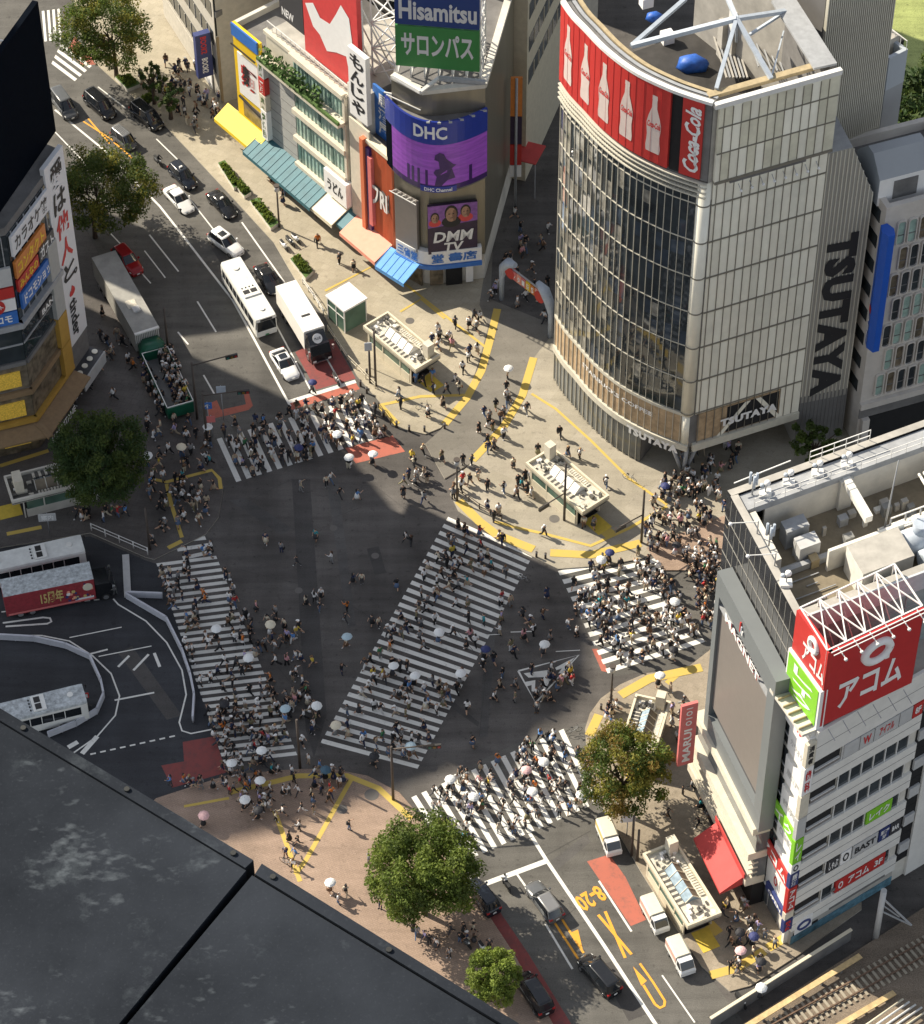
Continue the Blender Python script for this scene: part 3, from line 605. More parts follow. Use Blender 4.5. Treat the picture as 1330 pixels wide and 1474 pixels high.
sign(W, 'sign', frL, 3.2, 4.6, 5.2, 7.0, .2, .26, 'white_tile', [('O', .25, .75, .1, .9, 'ink_red')])
sign(W, 'sign', frL, .3, LL, HA - 3.2, HA - .6, 0, .5, 'sign_white', [('アイフル', .2, .8, .3, .75, 'ink_red')])
cols = [(HA - 3.9, HA - .8, 'cream_wall', '消費者', 'ink_black'), (HA - 7.9, HA - 4.1, 'sign_white', '歯科', 'ink_red'), (HA - 11.2, HA - 8.1, 'cream_wall', '', ''), (HA - 14.3, HA - 11.4, 'sign_grey', '', ''), (HA - 18.0, HA - 14.5, 'sign_green', 'レイ', 'sign_white'), (HA - 19.4, HA - 18.1, 'sign_white', 'O', 'ink_black'), (HA - 21.6, HA - 19.5, 'sign_navy', '居酒', 'sign_white'), (HA - 25.4, HA - 21.8, 'sign_red', 'アコム', 'sign_white'), (HA - 26.6, HA - 25.6, 'cream_wall', '', ''), (3.0, HA - 26.8, 'sign_navy', 'BAR', 'ink_red')]
frS = Fr(C.xy + (frL.N * 1.5).xy - (frR.U * 0).xy, C.xy + (frR.U * 1.0).xy); frS = rect(0, 0, 0, 1, 1); frS.A = C - frR.U * 1.05 + frR.N * .25; frS.U = frR.U; frS.N = frR.N
for z0, z1, m, tx, tm in cols: sign(W, 'projecting_sign', frS, 0, 1.0, z0, z1, -.35, .08, m, [(tx, .2, .8, .08, .92, tm, 'v')] if tx else ())
# billboard on the roof
A0, B0 = G(1179, 1048, HA + .4), G(1312, 984, HA + .4); L0 = G(1134, 985, HA + .4)
fb1, fb2 = Fr(A0.xy, B0.xy), Fr(L0.xy, A0.xy); zt = Hat(A0, 940); z0 = HA + .5
BB = thing('rooftop_billboard', 'red two sided billboard in an open white frame on the white office roof', 'billboard', (A0.x, A0.y, HA + .2))
mat('sign_red_lit', (0.50, 0.03, 0.03), rough=.45, var=.05)
s_ = sign(BB, 'board', fb1, .05, fb1.L, z0, zt, -.4, 0, 'sign_red_lit', [('アコム', .16, .86, .14, .50, 'sign_white'), ])
b = MB(); cu, cz = fb1.L * .53, z0 + (zt - z0) * .72
b.tube([fb1.p(cu + 1.25 * math.cos(a / 24 * 6.2832), cz + 1.15 * math.sin(a / 24 * 6.2832), .03) for a in range(25)], .42, 'sign_white', 6, False); b.fb(fb1, cu + .9, cu + 1.3, cz - 1.5, cz - .7, -.05, .2, 'sign_white'); b.build('ring_mark', s_)
zm = z0 + (zt - z0) * .50
s_ = sign(BB, 'board', fb2, .1, fb2.L - .02, zm, zt, -.4, .1, 'sign_red', [('アコム', .30, .98, .1, .56, 'sign_white')])
b = MB(); b.tube([fb2.p(fb2.L * .6 + .6 * math.cos(a / 20 * 6.2832), zt - 1.25 + .7 * math.sin(a / 20 * 6.2832), .14) for a in range(21)], .24, 'sign_white', 6, False); b.build('ring_mark', s_)
s_ = sign(BB, 'board', fb2, -.1, fb2.L - .02, z0 - .3, zm - .1, -.4, .3, 'sign_white'); b = MB(); b.fb(fb2, .1, fb2.L - .3, z0, zm - .35, .3, .35, 'sign_green'); vtext(b, 'レイク', fb2, fb2.L * .2, fb2.L * .8, z0 + .3, zm - .6, .38, 'sign_white'); b.build('lettering', s_)
b = MB(); zt2 = zt + .1; e = [fb1.p(0, zt, -.3), fb1.p(fb1.L, zt, -.3), fb2.p(0, zt, -.3)]; e.append(e[2] + (e[1] - e[0]))
r = .09
for p, q in ((0, 1), (0, 2), (2, 3), (1, 3)): b.bar(e[p], e[q], r, 'steel_white')
n = 5
for i in range(n + 1):
    t = i / n; a, c = e[0].lerp(e[1], t), e[2].lerp(e[3], t); b.bar(a, c, .06, 'steel_white'); 
    if i < n:
        a2, c2 = e[0].lerp(e[1], (i + 1) / n), e[2].lerp(e[3], (i + 1) / n); m_ = (a + c + a2 + c2) / 4
        for q in (a, a2, c, c2): b.bar(q, m_ + Vector((0, 0, -.1)), .07, 'steel_white')
    for q in (a, c): b.bar(q, Vector((q.x, q.y, HA)), .1, 'steel_white')
    if i < n: b.bar(a, Vector((c.x, c.y, HA)), .06, 'steel_white'); b.bar(c, Vector((a2.x, a2.y, HA)), .06, 'steel_white')
for i in range(6):
    q = fb1.p(.8 + i * (fb1.L - 1.6) / 5, zt + .3, 0); b.bar(q, q + fb1.N * 1.2 + Vector((0, 0, -.3)), .05, 'steel_white'); b.ball(q + fb1.N * 1.2 + Vector((0, 0, -.35)), .17, 'steel_white', 6, 5)
    q = fb1.p(.8 + i * (fb1.L - 1.6) / 5, z0 - .4, 0); b.bar(q, q + fb1.N * 1.3 + Vector((0, 0, -.5)), .04, 'steel_grey')
b.bar(fb1.p(0, zt + .3, .25), fb1.p(fb1.L, zt + .3, .25), .06, 'steel_white'); b.bar(fb1.p(0, zt + .3, .6), fb1.p(fb1.L, zt + .3, .6), .05, 'steel_white'); b.build('lattice_frame', BB)
b = MB(); b.fb(fb2, -.3, fb2.L, HA + .02, HA + .35, .3, 1.6, 'concrete_pale')
for k in range(6): b.fb(fb2, .2 + k * fb2.L / 6, .3 + k * fb2.L / 6, HA + .35, HA + .6, .2, 1.6, 'gold_tan')
b.build('catwalk', BB)

# ---------------------------------------------------------------- black tiled store with plant on its roof
HM = 41.0; P0, P1, P2 = G(1047, 706, HM), G(1147, 890, HM), G(1289, 619, HM)
frF, U2 = Fr(P0.xy, P1.xy), (P2 - P0).normalized()
mat('black_tile', (0.03, 0.031, 0.033), rough=.12, var=.5, scale=.9)
mat('tower_pale', (.52, .55, .57), rough=.6, var=.1)
mat('vent_grey', (.22, .22, .21), rough=.7, var=.3)
mat('roof_tan', (0.22, 0.185, 0.13), rough=.95, var=.25, scale=.7)
mat('joint_grey', (.30, .29, .26), rough=.6, var=.1); mat('side_glass', (.30, .36, .35), rough=.15, var=.25, scale=.5, spec=.6)
mat('roof_grey', (0.33, 0.34, 0.35), rough=.9, var=.2, scale=.7)
mat('duct_white', (0.72, 0.70, 0.64), rough=.5, var=.12, scale=1.2)
M_ = thing('shopping_tower', 'black tiled shopping tower with pale gridded front and crowded plant roof', 'building', (P0.x, P0.y, 0))
DB = 26.0; ft = [P0, P1, P1 + U2 * DB, P0 + U2 * DB]
b = MB(); b.prism([p.xy.to_tuple() for p in ft], 0, HM - 4.2, 'black_tile', 'roof_tan'); b.build('wall', M_)
def parapet(b, pts, z0, z1, th, m, mt=None):
    n = len(pts); c = sum((Vector((p[0], p[1])) for p in pts), Vector((0, 0))) / n
    for i in range(n):
        a, d = Vector((pts[i][0], pts[i][1])), Vector((pts[(i + 1) % n][0], pts[(i + 1) % n][1])); f = Fr(a, d)
        if (c - a).dot(f.N.xy) > 0: f = Fr(d, a)
        b.fb(f, th, f.L - .001 * i, z0, z1, -th, 0, m, mt)
b = MB(); parapet(b, [p.xy for p in ft], HM - 4.2, HM, .7, 'black_tile', 'concrete'); b.build('parapet', M_)
b = MB()
k = 0
for i in range(1, 14):                                    # slanted pale joints over the black front
    u = frF.L * i / 14; b.fb(frF, u - .022, u + .022, 8, HM - .3, 0, .03, 'joint_grey')
z = 8.0
while z < HM - 1: b.fb(frF, 0, frF.L, z, z + .045, 0, .035, 'joint_grey'); z += 2.3
frBk = rect(0, 0, 0, 1, 1); frBk.A = P0 * 1; frBk.A.z = 0; frBk.U = U2; frBk.N = Vector((-U2.y, U2.x, 0)); b.build('facade_joints', M_)
zr = HM - 4.2
def rb(b, px, py, L, W_, z0, h, m, mt=None, a=None):
    p = G(px, py, z0); f = rect(p.x, p.y, math.atan2(U2.y, U2.x) if a is None else a, L, W_); b.fb(f, 0, L, z0, z0 + h, 0, W_, m, mt)
frN = Fr(P1.xy, (P1 + U2 * DB).xy); b = MB(); b.fb(frN, .2, DB, 22, HM - 2.2, 0, .12, 'side_glass'); b.fb(frN, .1, DB, HM - 2.2, HM + .02, 0, .2, 'tower_pale')
for i in range(12): b.fb(frN, .2 + i * 2.1, .28 + i * 2.1, 22, HM - 2.2, .12, .18, 'steel_grey')
for i in range(6): b.fb(frN, .2, DB, 24 + i * 2.6, 24.08 + i * 2.6, .12, .18, 'steel_grey')
b.build('side_glazing', M_)
# raised rear walkway, wall and beams
fw = rect(0, 0, 0, 1, 1); fw.A = P0 + Vector((0, 0, 0)); fw.A.z = 0; fw.U = U2; fw.N = frF.U
b = MB(); b.fb(fw, .8, DB, HM - .9, HM - .2, .8, 2.6, 'roof_grey'); b.fb(fw, 2.6, DB, HM - 4.2, HM - .9, 2.3, 2.6, 'concrete_pale'); b.fb(fw, .75, 1.5, HM - 4.2, HM - .3, 2.9, 8.6, 'concrete_pale')
b.fb(fw, 10.2, 10.9, HM - 1.2, HM - .5, 2.6, 7.5, 'duct_white'); b.fb(fw, 1.0, 14, HM - 4.1, HM - 3.4, 7.3, 7.8, 'steel_grey'); b.fb(fw, 9.9, 11.2, HM - 4.2, HM - .6, 2.6, 3.0, 'concrete_pale'); b.build('roof_walkway', M_)
b = MB(); 
for i in range(16):
    q = fw.p(1.5 + i * 1.5, HM - .2, 2.55); b.bar(q, q + Vector((0, 0, 1.1)), .035, 'steel_white')
for h in (.5, 1.1): b.bar(fw.p(1.5, HM - .2 + h, 2.55), fw.p(24, HM - .2 + h, 2.55), .035, 'steel_white')
for i in range(6):
    q = fw.p(8 + i * 1.2, HM, .1); b.bar(q, q + Vector((0, 0, 1.3)), .04, 'steel_white')
for h in (.6, 1.3): b.bar(fw.p(8, HM + h, .1), fw.p(14, HM + h, .1), .05, 'steel_white')
b.bar(fw.p(.5, HM + .9, .2), fw.p(6, HM + 1.2, .2), .06, 'steel_white'); b.build('railing', M_)
b = MB(); b.fb(fw, 6.2, 13.6, zr, zr + 2.6, 8.4, 8.7, 'duct_white')
b.fb(fw, 7.6, 12.6, zr, zr + 3.2, 9.2, 12.6, 'duct_white', 'concrete'); b.fb(fw, 8.2, 11, zr, zr + 2.2, 13.0, 14.4, 'duct_white', 'concrete')
b.build('plant_housing', M_)
b = MB(); b.fb(fw, 3.8, 6.0, zr, zr + 2.2, 3.6, 5.0, 'steel_grey'); b.fb(fw, 4.2, 6.2, zr, zr + 2.0, 5.6, 7.0, 'sign_grey'); b.fb(fw, 5, 5.8, zr, zr + 1, 7.1, 7.9, 'gold_tan'); b.build('air_conditioner', M_)
b = MB()
for u, w in ((14.5, 10.0), (15.3, 12.6)):
    p = fw.p(u, zr, w); b.tube([p + U2 * -1.7 + Vector((0, 0, 1.5)), p + U2 * -1.55 + Vector((0, 0, 1.5)), p + U2 * 1.55 + Vector((0, 0, 1.5)), p + U2 * 1.7 + Vector((0, 0, 1.5))], [.9, 1.25, 1.25, .9], 'steel_blue', 14); b.cyl((p.x, p.y), .7, zr + 2.4, zr + 3.6, 'steel_blue', 12)
b.build('ventilation_fan', M_)
b = MB()
for k in range(5): b.bar(fw.p(12, zr + .8 + .25 * k, 7.0 + .35 * k), fw.p(25, zr + .8 + .25 * k, 7.0 + .35 * k), .13, 'duct_white', 6)
for k in range(4):
    q = [fw.p(17 + k * .5, zr + 1.2, 8.2), fw.p(17 + k * .5, zr + 3.0, 6.4), fw.p(17 + k * .5, zr + 3, 4.5)]; b.tube(q, .13, 'duct_white', 6)
for k in range(3): b.bar(fw.p(14, zr + .6 + .7 * k, 14.3), fw.p(25, zr + .6 + .7 * k, 14.3), .14, 'gold_tan', 6)
b.fb(fw, 18.5, 24, zr, zr + 3.6, 9.6, 12.6, 'duct_white'); b.fb(fw, 15, 25, zr, zr + .9, 14.5, 14.8, 'steel_white'); b.fb(fw, 8, 14, zr, zr + 2.2, 14.6, 14.9, 'concrete'); b.build('pipe_run', M_)
b = MB(); rq = random.Random(77)
for k in range(46):
    u, w = rq.uniform(6.5, 20), rq.choice((rq.uniform(7.2, 8.3), rq.uniform(12.9, 14.3), rq.uniform(3.4, 7.0))); q = rq.uniform(.3, .9); b.fb(fw, u, u + q, zr, zr + rq.uniform(.3, 1.3), w, w + q * .8, rq.choice(('steel_grey', 'concrete', 'vent_grey', 'duct_white')))
for k in range(9): b.bar(fw.p(1.5 + rq.random() * 3, zr + .15, 5 + k * .9), fw.p(4 + rq.random() * 3, zr + .15, 5 + k * .9), .06, 'steel_grey')
for k in range(7): q = fw.p(13 + k * 1.5, zr, 7.3); b.cyl((q.x, q.y), .09, zr, zr + 2.1, 'steel_grey', 6)
b.bar(fw.p(13, zr + 2.1, 7.3), fw.p(22, zr + 2.1, 7.3), .08, 'steel_white'); b.bar(fw.p(13, zr + 2.1, 8.4), fw.p(22, zr + 2.1, 8.4), .08, 'steel_white'); b.build('roof_clutter', M_)
# spiral ladder cage
b = MB(); c = fw.p(19.5, zr, 4.6)
for k in range(14):
    a = k / 14 * 6.2832; q = c + Vector((1.3 * math.cos(a), 1.3 * math.sin(a), 1)); b.bar(q, q + Vector((0, 0, 1.4)), .04, 'steel_white')
b.tube([c + Vector((1.3 * math.cos(k / 7 * 3.1416), 1.3 * math.sin(k / 7 * 3.1416), 2.4)) for k in range(15)], .05, 'steel_white', 5, False); b.cyl((c.x, c.y), .15, zr, HM + 1, 'steel_white', 8); b.build('spiral_stair', M_)
# antennas and cameras along the roof edge: each stands on its own
def antenna(p, lab, kind):
    t = thing('antenna', lab, 'antenna', p, 0, 'aerials on the black tower roof'); b = MB(); p = Vector(p)
    if kind == 0:
        b.cyl((p.x, p.y), .07, p.z, p.z + 2.6, 'steel_grey', 6); b.build('mast', t); b = MB()
        for dx, dy in ((.3, .1), (-.25, .2), (.05, -.3)): b.tube([p + Vector((dx, dy, 1.2)), p + Vector((dx, dy, 2.6))], .13, 'steel_blue', 7)
        b.build('panel_aerial', t)
    elif kind == 1:
        b.cyl((p.x, p.y), .06, p.z, p.z + 1.6, 'steel_grey', 6); b.bar(p + Vector((0, 0, 1.5)), p + Vector((-2.4, -.5, 1.9)), .05, 'steel_white'); b.build('mast', t)
        b = MB(); b.ball(p + Vector((-2.4, -.5, 1.8)), .18, 'sign_white'); b.build('camera_dome', t)
    else:
        b.cyl((p.x, p.y), .06, p.z, p.z + 1.4, 'steel_grey', 6); b.build('mast', t)
        b = MB(); b.ball(p + Vector((.1, 0, 1.4)), .3, 'sign_white'); b.ball(p + Vector((-.3, .2, .9)), .22, 'steel_blue'); b.lb(p.x - .5, p.x + .5, p.y - .4, p.y + .4, p.z, p.z + .3, 'steel_white'); b.build('dish', t)
antenna(fw.p(3, HM - .2, 1.6), 'dish aerial at the tower corner end of the rear walkway', 2); antenna(fw.p(5.4, HM - .2, 1.4), 'dish aerial standing next along the walkway from the corner dish', 2); antenna(fw.p(8.2, HM - .2, 1.5), 'blue dish aerial on a low box midway along the walkway', 2)
antenna(fw.p(1.9, HM - .2, 1.2), 'tall blue panel aerial leaning over the street at the roof corner', 0); antenna(frF.p(7.0, HM, -.9), 'cluster of blue panel aerials on the front roof edge', 0)
antenna(frF.p(9.2, HM, -.5), 'camera arm reaching over the black front beside the brown roof', 1); antenna(frF.p(5.4, HM, -.5), 'camera arm reaching over the black front near the panel aerials', 1); antenna(frF.p(11.4, HM, -.6), 'dish aerial low on the front edge closest to the red billboard', 2)
antenna(fw.p(11.0, HM - .2, 1.7), 'dish aerial on the walkway beside the white beam', 2)
p = fw.p(12.6, zr, 7.0); b = MB(); b.tube([p, p + Vector((.3, -.2, 9.5))], [.1, .04], 'steel_grey', 6); tag(b.build('lightning_rod'), 'thin tall leaning rod rising from the middle of the plant roof', 'rod')
# grey screen frame on the front
fs = Fr(frF.p(frF.L * .36, 0, 0).xy, frF.p(frF.L, 0, 0).xy)
pa, pb_ = G(1034, 834, 30).xy, G(1120, 968, 30).xy
fs = Fr(frF.p(1.2, 0, 1.5).xy, frF.p(frF.L + 1.5, 0, 1.5).xy)
ua, va = fs.px(1033, 838); ub, vb = fs.px(1118, 968); uc, vc = fs.px(1008, 1072); ud, vd = fs.px(1096, 1165)
zt = (va + vb) / 2; zb = (vc + vd) / 2; ua = (ua + uc) / 2; ub = (ub + ud) / 2
S = thing('outdoor_display', 'grey framed outdoor screen hung on the black tower front', 'screen', fs.p((ua + ub) / 2, zb, 0))
b = MB(); dd = 1.4; th = 2.6
b.fb(fs, ua, ub, zt - th, zt, -dd, 0, 'panel_grey'); b.fb(fs, ua, ub, zb, zb + 2.2, -dd, 0, 'panel_grey'); b.fb(fs, ua, ua + .8, zb + 2.2, zt - th, -dd, -.01, 'panel_grey'); b.fb(fs, ub - 1.4, ub, zb + 2.2, zt - th, -dd, -.01, 'panel_grey'); b.fb(fs, ua + .8, ub - 1.4, zb + 2.2, zt - th, -dd, -.6, 'sign_charcoal'); b.build('frame', S)
b = MB(); b.fb(fs, ua + .8, ub - 1.7, zb + 3.4, zt - th - 1.6, -.6, -.3, 'screen_taupe'); b.fb(fs, ua + .8, ub - 1.6, zt - th - 1.4, zt - th - 1.1, -.6, -.1, 'steel_grey'); b.build('screen', S)
b = MB(); text(b, 'MAGNET', fs, ua + 2.6, ub - 3.0, zt - th - 1.05, zt - th + .05, .12, 'sign_white'); text(b, 'MAGNET', fs, ua + 2.68, ub - 2.92, zt - th - 1.13, zt - th - .03, .08, 'ink_red')
for i in range(3): b.fb(fs, ua + 5.6 + i * .25, ua + 5.75 + i * .25, zt - th + .9, zt - .5 - i * .35, .05, .15, ('sign_red', 'steel_blue', 'sign_white')[i])
b.build('lettering', S)
# lower shop storeys with ledges
b = MB(); b.fb(fs, -.2, fs.L - 1.4, 3.6, 4.6, -1.4, .5, 'cream_wall'); b.fb(fs, -.2, fs.L - 1.4, 7.6, 8.6, -1.4, .5, 'cream_wall'); b.fb(fs, -.2, fs.L - 1.4, 11.4, zb - .05, -1.4, .3, 'cream_wall')
for k in range(4): b.fb(fs, -.2, fs.L - 1.4, 4.6 + .75 * k, 4.75 + .75 * k, -.6, .35, 'cream_wall')
b.build('ledge', M_)
b = MB(); b.fb(fs, 0, fs.L - 1.5, 4.6, 7.6, -1.45, -.2, 'glass_grey'); b.fb(fs, 0, fs.L - 1.5, 8.6, 11.4, -1.45, -.2, 'glass_grey'); b.fb(fs, 0, fs.L - 1.5, .1, 3.6, -1.45, -.3, 'black_void'); b.build('shop_window', M_)
b = MB(); b.fb(fs, fs.L - 8.6, fs.L - 1.6, 4.6, 5.3, .5, .6, 'awning_red'); u0, u1 = fs.L - 8.4, fs.L - 1.9
b.hexa([fs.p(u0, 3.3, .5), fs.p(u1, 3.3, .5), fs.p(u1, 2.7, 2.7), fs.p(u0, 2.7, 2.7), fs.p(u0, 4.5, .5), fs.p(u1, 4.5, .5), fs.p(u1, 2.95, 2.7), fs.p(u0, 2.95, 2.7)], 'awning_red'); b.build('awning', M_)
f2 = rect(0, 0, 0, 1, 1); f2.A = fs.p(1.4, 0, 2.5); f2.U = fs.N * -1; f2.N = fs.U
sign(M_, 'projecting_banner', f2, .1, 1.7, 7.0, 16.0, -.15, .15, 'awning_pink', [('MARUI', .25, .75, .06, .6, 'sign_white', 3), ('O I O I', .3, .7, .66, .95, 'sign_white', 3)])
# ---------------------------------------------------------------- buildings on the far left, the row along the pavement, the curved screen block
mat('screen_back', (0.004, 0.006, 0.010), rough=.9, var=.15, spec=.02)
mat('banner_white', (0.72, 0.72, 0.73), rough=.6, var=.03)
mat('gold_board', (0.46, 0.27, 0.05), rough=.6, var=.12, scale=.8)
mat('gold_lit', (0.55, 0.36, 0.05), rough=.5, var=.5, scale=6, emit=.12)
mat('canopy_tan', (0.27, 0.18, 0.095), rough=.7, var=.15)
mat('sign_orange', (0.60, 0.20, 0.04), rough=.5, var=.15)
mat('sign_blue', (0.04, 0.16, 0.50), rough=.5, var=.1)
mat('sign_yellow', (0.78, 0.52, 0.02), rough=.5, var=.06)
mat('awning_yellow', (0.85, 0.60, 0.03), rough=.6, var=.08)
mat('awning_teal', (0.04, 0.145, 0.18), rough=.6, var=.18, scale=.9, streak=(1, 1, 1))
mat('awning_cream', (0.75, 0.68, 0.52), rough=.7, var=.08)
mat('awning_salmon', (0.80, 0.34, 0.24), rough=.7, var=.07)
mat('awning_blue', (0.10, 0.33, 0.72), rough=.6, var=.12, scale=1.5)
mat('facade_orange', (0.62, 0.17, 0.075), rough=.6, var=.1, scale=.6, streak=(3, 3, .3))
mat('glass_mint', (0.33, 0.46, 0.40), rough=.12, var=.25, scale=.9)
mat('glass_mint_dark', (0.10, 0.17, 0.15), rough=.1, var=.3)
mat('tile_grey', (0.40, 0.40, 0.38), rough=.7, var=.08)
mat('metal_drum', (0.27, 0.25, 0.20), rough=.38, var=.12, metal=.55, scale=.3, streak=(2, 2, .1))
mat('led_purple', (0.17, 0.045, 0.27), rough=.4, var=.45, scale=.9, emit=.22, streak=(.4, .4, 3))
mat('led_dark', (0.03, 0.012, 0.07), rough=.3, var=.2, emit=.15)
mat('led_blue', (0.015, 0.03, 0.20), rough=.3, var=.1, emit=.12)
mat('poster_dark', (0.035, 0.02, 0.05), rough=.5, var=.3)
mat('poster_purple', (0.25, 0.10, 0.35), rough=.5, var=.4, scale=1.5)
mat('face_tone', (0.40, 0.23, 0.15), rough=.6, var=.25, scale=3)
mat('face_shade', (.22, .115, .075), rough=.6, var=.2, scale=3)
mat('hair_tone', (0.025, 0.018, 0.015), rough=.6, var=.2)
mat('poster_red', (0.62, 0.06, 0.06), rough=.5, var=.08)
mat('plant_green', (0.07, 0.13, 0.03), rough=.9, var=.5, scale=4)
def awning(parent, fr, u0, u1, v0, v1, w0, w1, m, name='awning', ribs=0):
    b = MB(); b.hexa([fr.p(u0, v1 - .18, w0), fr.p(u1, v1 - .18, w0), fr.p(u1, v0 - .15, w1), fr.p(u0, v0 - .15, w1), fr.p(u0, v1, w0), fr.p(u1, v1, w0), fr.p(u1, v0, w1), fr.p(u0, v0, w1)], m)
    for i in range(ribs + 1 if ribs else 0):
        u = u0 + (u1 - u0) * i / ribs; b.bar(fr.p(u, v1 + .02, w0), fr.p(u, v0 + .02, w1), .035, m)
    b.fb(fr, u0, u1, v0 - .5, v0 - .12, w1 - .06, w1, m); return b.build(name, parent)
# ---- left block
Q = [G(-90, 680), G(57, 645), G(107, 572), G(133, 534)]
f1, f2_, f3 = Fr(Q[0].xy, Q[1].xy), Fr(Q[1].xy, Q[2].xy), Fr(Q[2].xy, Q[3].xy); HL = 31.5
LB = thing('corner_shop_block', 'dark shop block stacked with colourful signs at the left edge, gold shop below', 'building', Q[1])
bk = [Q[3] + Vector((-24, 14, 0)), Q[0] + Vector((-8, 16, 0))]
b = MB(); b.prism([p.xy.to_tuple() for p in Q + bk], 0, HL, 'concrete_dark', 'concrete_dark'); b.build('wall', LB)
for f in (f1, f2_):
    b = MB(); b.fb(f, 0, f.L, .2, 3.6, 0, .1, 'glass_warm'); b.fb(f, 0, f.L, 5.2, 8.4, 0, .1, 'glass_warm'); b.fb(f, 0, f.L, 9.4, 12.8, 0, .1, 'glass_warm'); b.build('shop_window', LB)
    b = MB(); b.fb(f, 0, f.L, 13.4, 18.2, 0, .12, 'glass_dark'); b.fb(f, 0, f.L, 18.8, 30.5, 0, .1, 'glass_dark'); b.build('window', LB)
    b = MB(); b.fb(f, -.2, f.L + .2, 4.5, 5.1, 0, .5, 'gold_board'); b.fb(f, -.2, f.L + .2, 8.5, 9.2, 0, .4, 'canopy_tan'); b.fb(f, -.3, f.L + .3, 18.2, 18.9, 0, .7, 'steel_grey'); b.fb(f, 0, f.L, 15.6, 15.8, .12, .2, 'steel_grey'); b.fb(f, 0, f.L, 12.8, 13.3, 0, .3, 'concrete_dark'); b.build('ledge', LB)
    b = MB(); n = int(f.L / 1.2)
    for i in range(n):
        u = (i + .5) * f.L / n; b.fb(f, u, u + .1, 18.9, 30.5, .1, .22, 'steel_grey')
    b.build('mullion', LB)
b = MB(); b.hexa([f2_.p(-.4, 3.9, 0), f2_.p(f2_.L, 3.9, 0), f2_.p(f2_.L + .3, 3.5, 2.2), f2_.p(-1.4, 3.5, 2.2), f2_.p(-.4, 4.4, 0), f2_.p(f2_.L, 4.4, 0), f2_.p(f2_.L + .3, 3.7, 2.2), f2_.p(-1.4, 3.7, 2.2)], 'canopy_tan')
b.hexa([f1.p(0, 3.9, 0), f1.p(f1.L + .4, 3.9, 0), f1.p(f1.L + 1.4, 3.5, 2.2), f1.p(0, 3.5, 2.2), f1.p(0, 4.4, 0), f1.p(f1.L + .4, 4.4, 0), f1.p(f1.L + 1.4, 3.7, 2.2), f1.p(0, 3.7, 2.2)], 'canopy_tan'); b.build('canopy', LB)
b = MB(); text(b, "L'OCCITANE", f2_, -.8, f2_.L * .55, 2.3, 3.3, 2.3, 'sign_white'); b.build('lettering', LB)
for z in (5.6, 9.9, 1.4):
    b = MB(); u = f1.L - 2.0; b.fb(f1, u - 1.6, u + 1.2, z, z + 2.1, .12, .3, 'gold_lit'); b.build('display_case', LB)
for k, (z0, z1, m, tx, tm, ua, ub) in enumerate(((27.6, 30.2, 'banner_white', 'カラオケ館', 'sign_charcoal', .02, .98), (24.6, 26.8, 'sign_orange', 'コンタクト', 'sign_yellow', .02, .80), (22.8, 24.3, 'sign_red', 'みんなの', 'sign_yellow', .02, .55), (22.8, 24.9, 'sign_charcoal', 'ガスト', 'sign_white', .58, .98), (20.2, 22.2, 'sign_blue', 'ドコモショップ', 'sign_white', .05, .98))):
    sign(LB, 'sign', f2_, f2_.L * ua, f2_.L * ub, z0, z1, .2, .5, m, [(tx, .06, .94, .15, .85, tm)])
sign(LB, 'sign', f1, f1.L - 6, f1.L - .1, 24.2, 26.6, .2, .5, 'sign_grey'); sign(LB, 'sign', f1, f1.L - 6, f1.L - .1, 22.6, 24.0, .2, .5, 'sign_red'); s_ = sign(LB, 'sign', f1, f1.L - 6, f1.L - .1, 20.9, 22.5, .2, .5, 'sign_white')
b = MB(); b.tube([f1.p(f1.L - 2.2, 21.7, .5), f1.p(f1.L - 2.2, 21.7, .6)], 1.0, 'sign_red', 16); text(b, 'ガスト', f1, f1.L - 3, f1.L - 1.4, 21.4, 22.0, .64, 'sign_white'); b.build('lettering', s_)
sign(LB, 'sign', f1, f1.L - 6, f1.L - .1, 19.0, 20.7, .2, .5, 'sign_blue', [('ドコモ', .5, .9, .2, .8, 'sign_white')]); sign(LB, 'sign', f2_, f2_.L * .42, f2_.L * .95, 16.0, 17.2, .2, .35, 'sign_charcoal', [('BANK', .1, .9, .2, .8, 'sign_white')])
# banner wall (white banner, gold boards, grey strip)
b = MB(); b.fb(f2_, f2_.L - 1.9, f2_.L - .05, 13.5, 23.5, .1, .6, 'tile_grey'); b.build('pilaster', LB)
b = MB(); b.fb(f2_, f2_.L - 1.9, f2_.L - .05, 5.2, 9.2, .1, .62, 'gold_board'); b.build('board', LB); b = MB(); b.fb(f2_, f2_.L - 1.9, f2_.L - .05, 9.3, 13.4, .1, .62, 'gold_board'); b.build('board', LB)
v0 = f3.px(98, 504)[1]; v1 = f3.px(75, 225)[1]; ua = f3.px(98, 504)[0]; ub = f3.px(123, 468)[0]
sb = sign(LB, 'banner', f3, ua, ub, v0, v1, -.3, .2, 'banner_white'); b = MB(); H_ = v1 - v0; w_ = ub - ua
for ch, a0, a1, m in (('愛', .84, .975, 'ink_black'), ('は', .72, .83, 'ink_black'), ('他', .585, .705, 'ink_red'), ('人', .45, .57, 'ink_red'), ('と', .345, .435, 'ink_black'), ('。', .335, .365, 'ink_black')):
    text(b, ch, f3, ua + w_ * (.18 if ch != '。' else .72), ua + w_ * (.82 if ch != '。' else .9), v0 + H_ * a0, v0 + H_ * a1, .24, m, shear=.1)
text(b, 'tinder', f3, ua + w_ * .28, ua + w_ * .68, v0 + H_ * .03, v0 + H_ * .235, .24, 'ink_black', rot=1)
fl = [(.5, 0), (.2, .1), (.12, .35), (.3, .62), (.36, .5), (.55, 1), (.85, .55), (.88, .25), (.75, .08)]
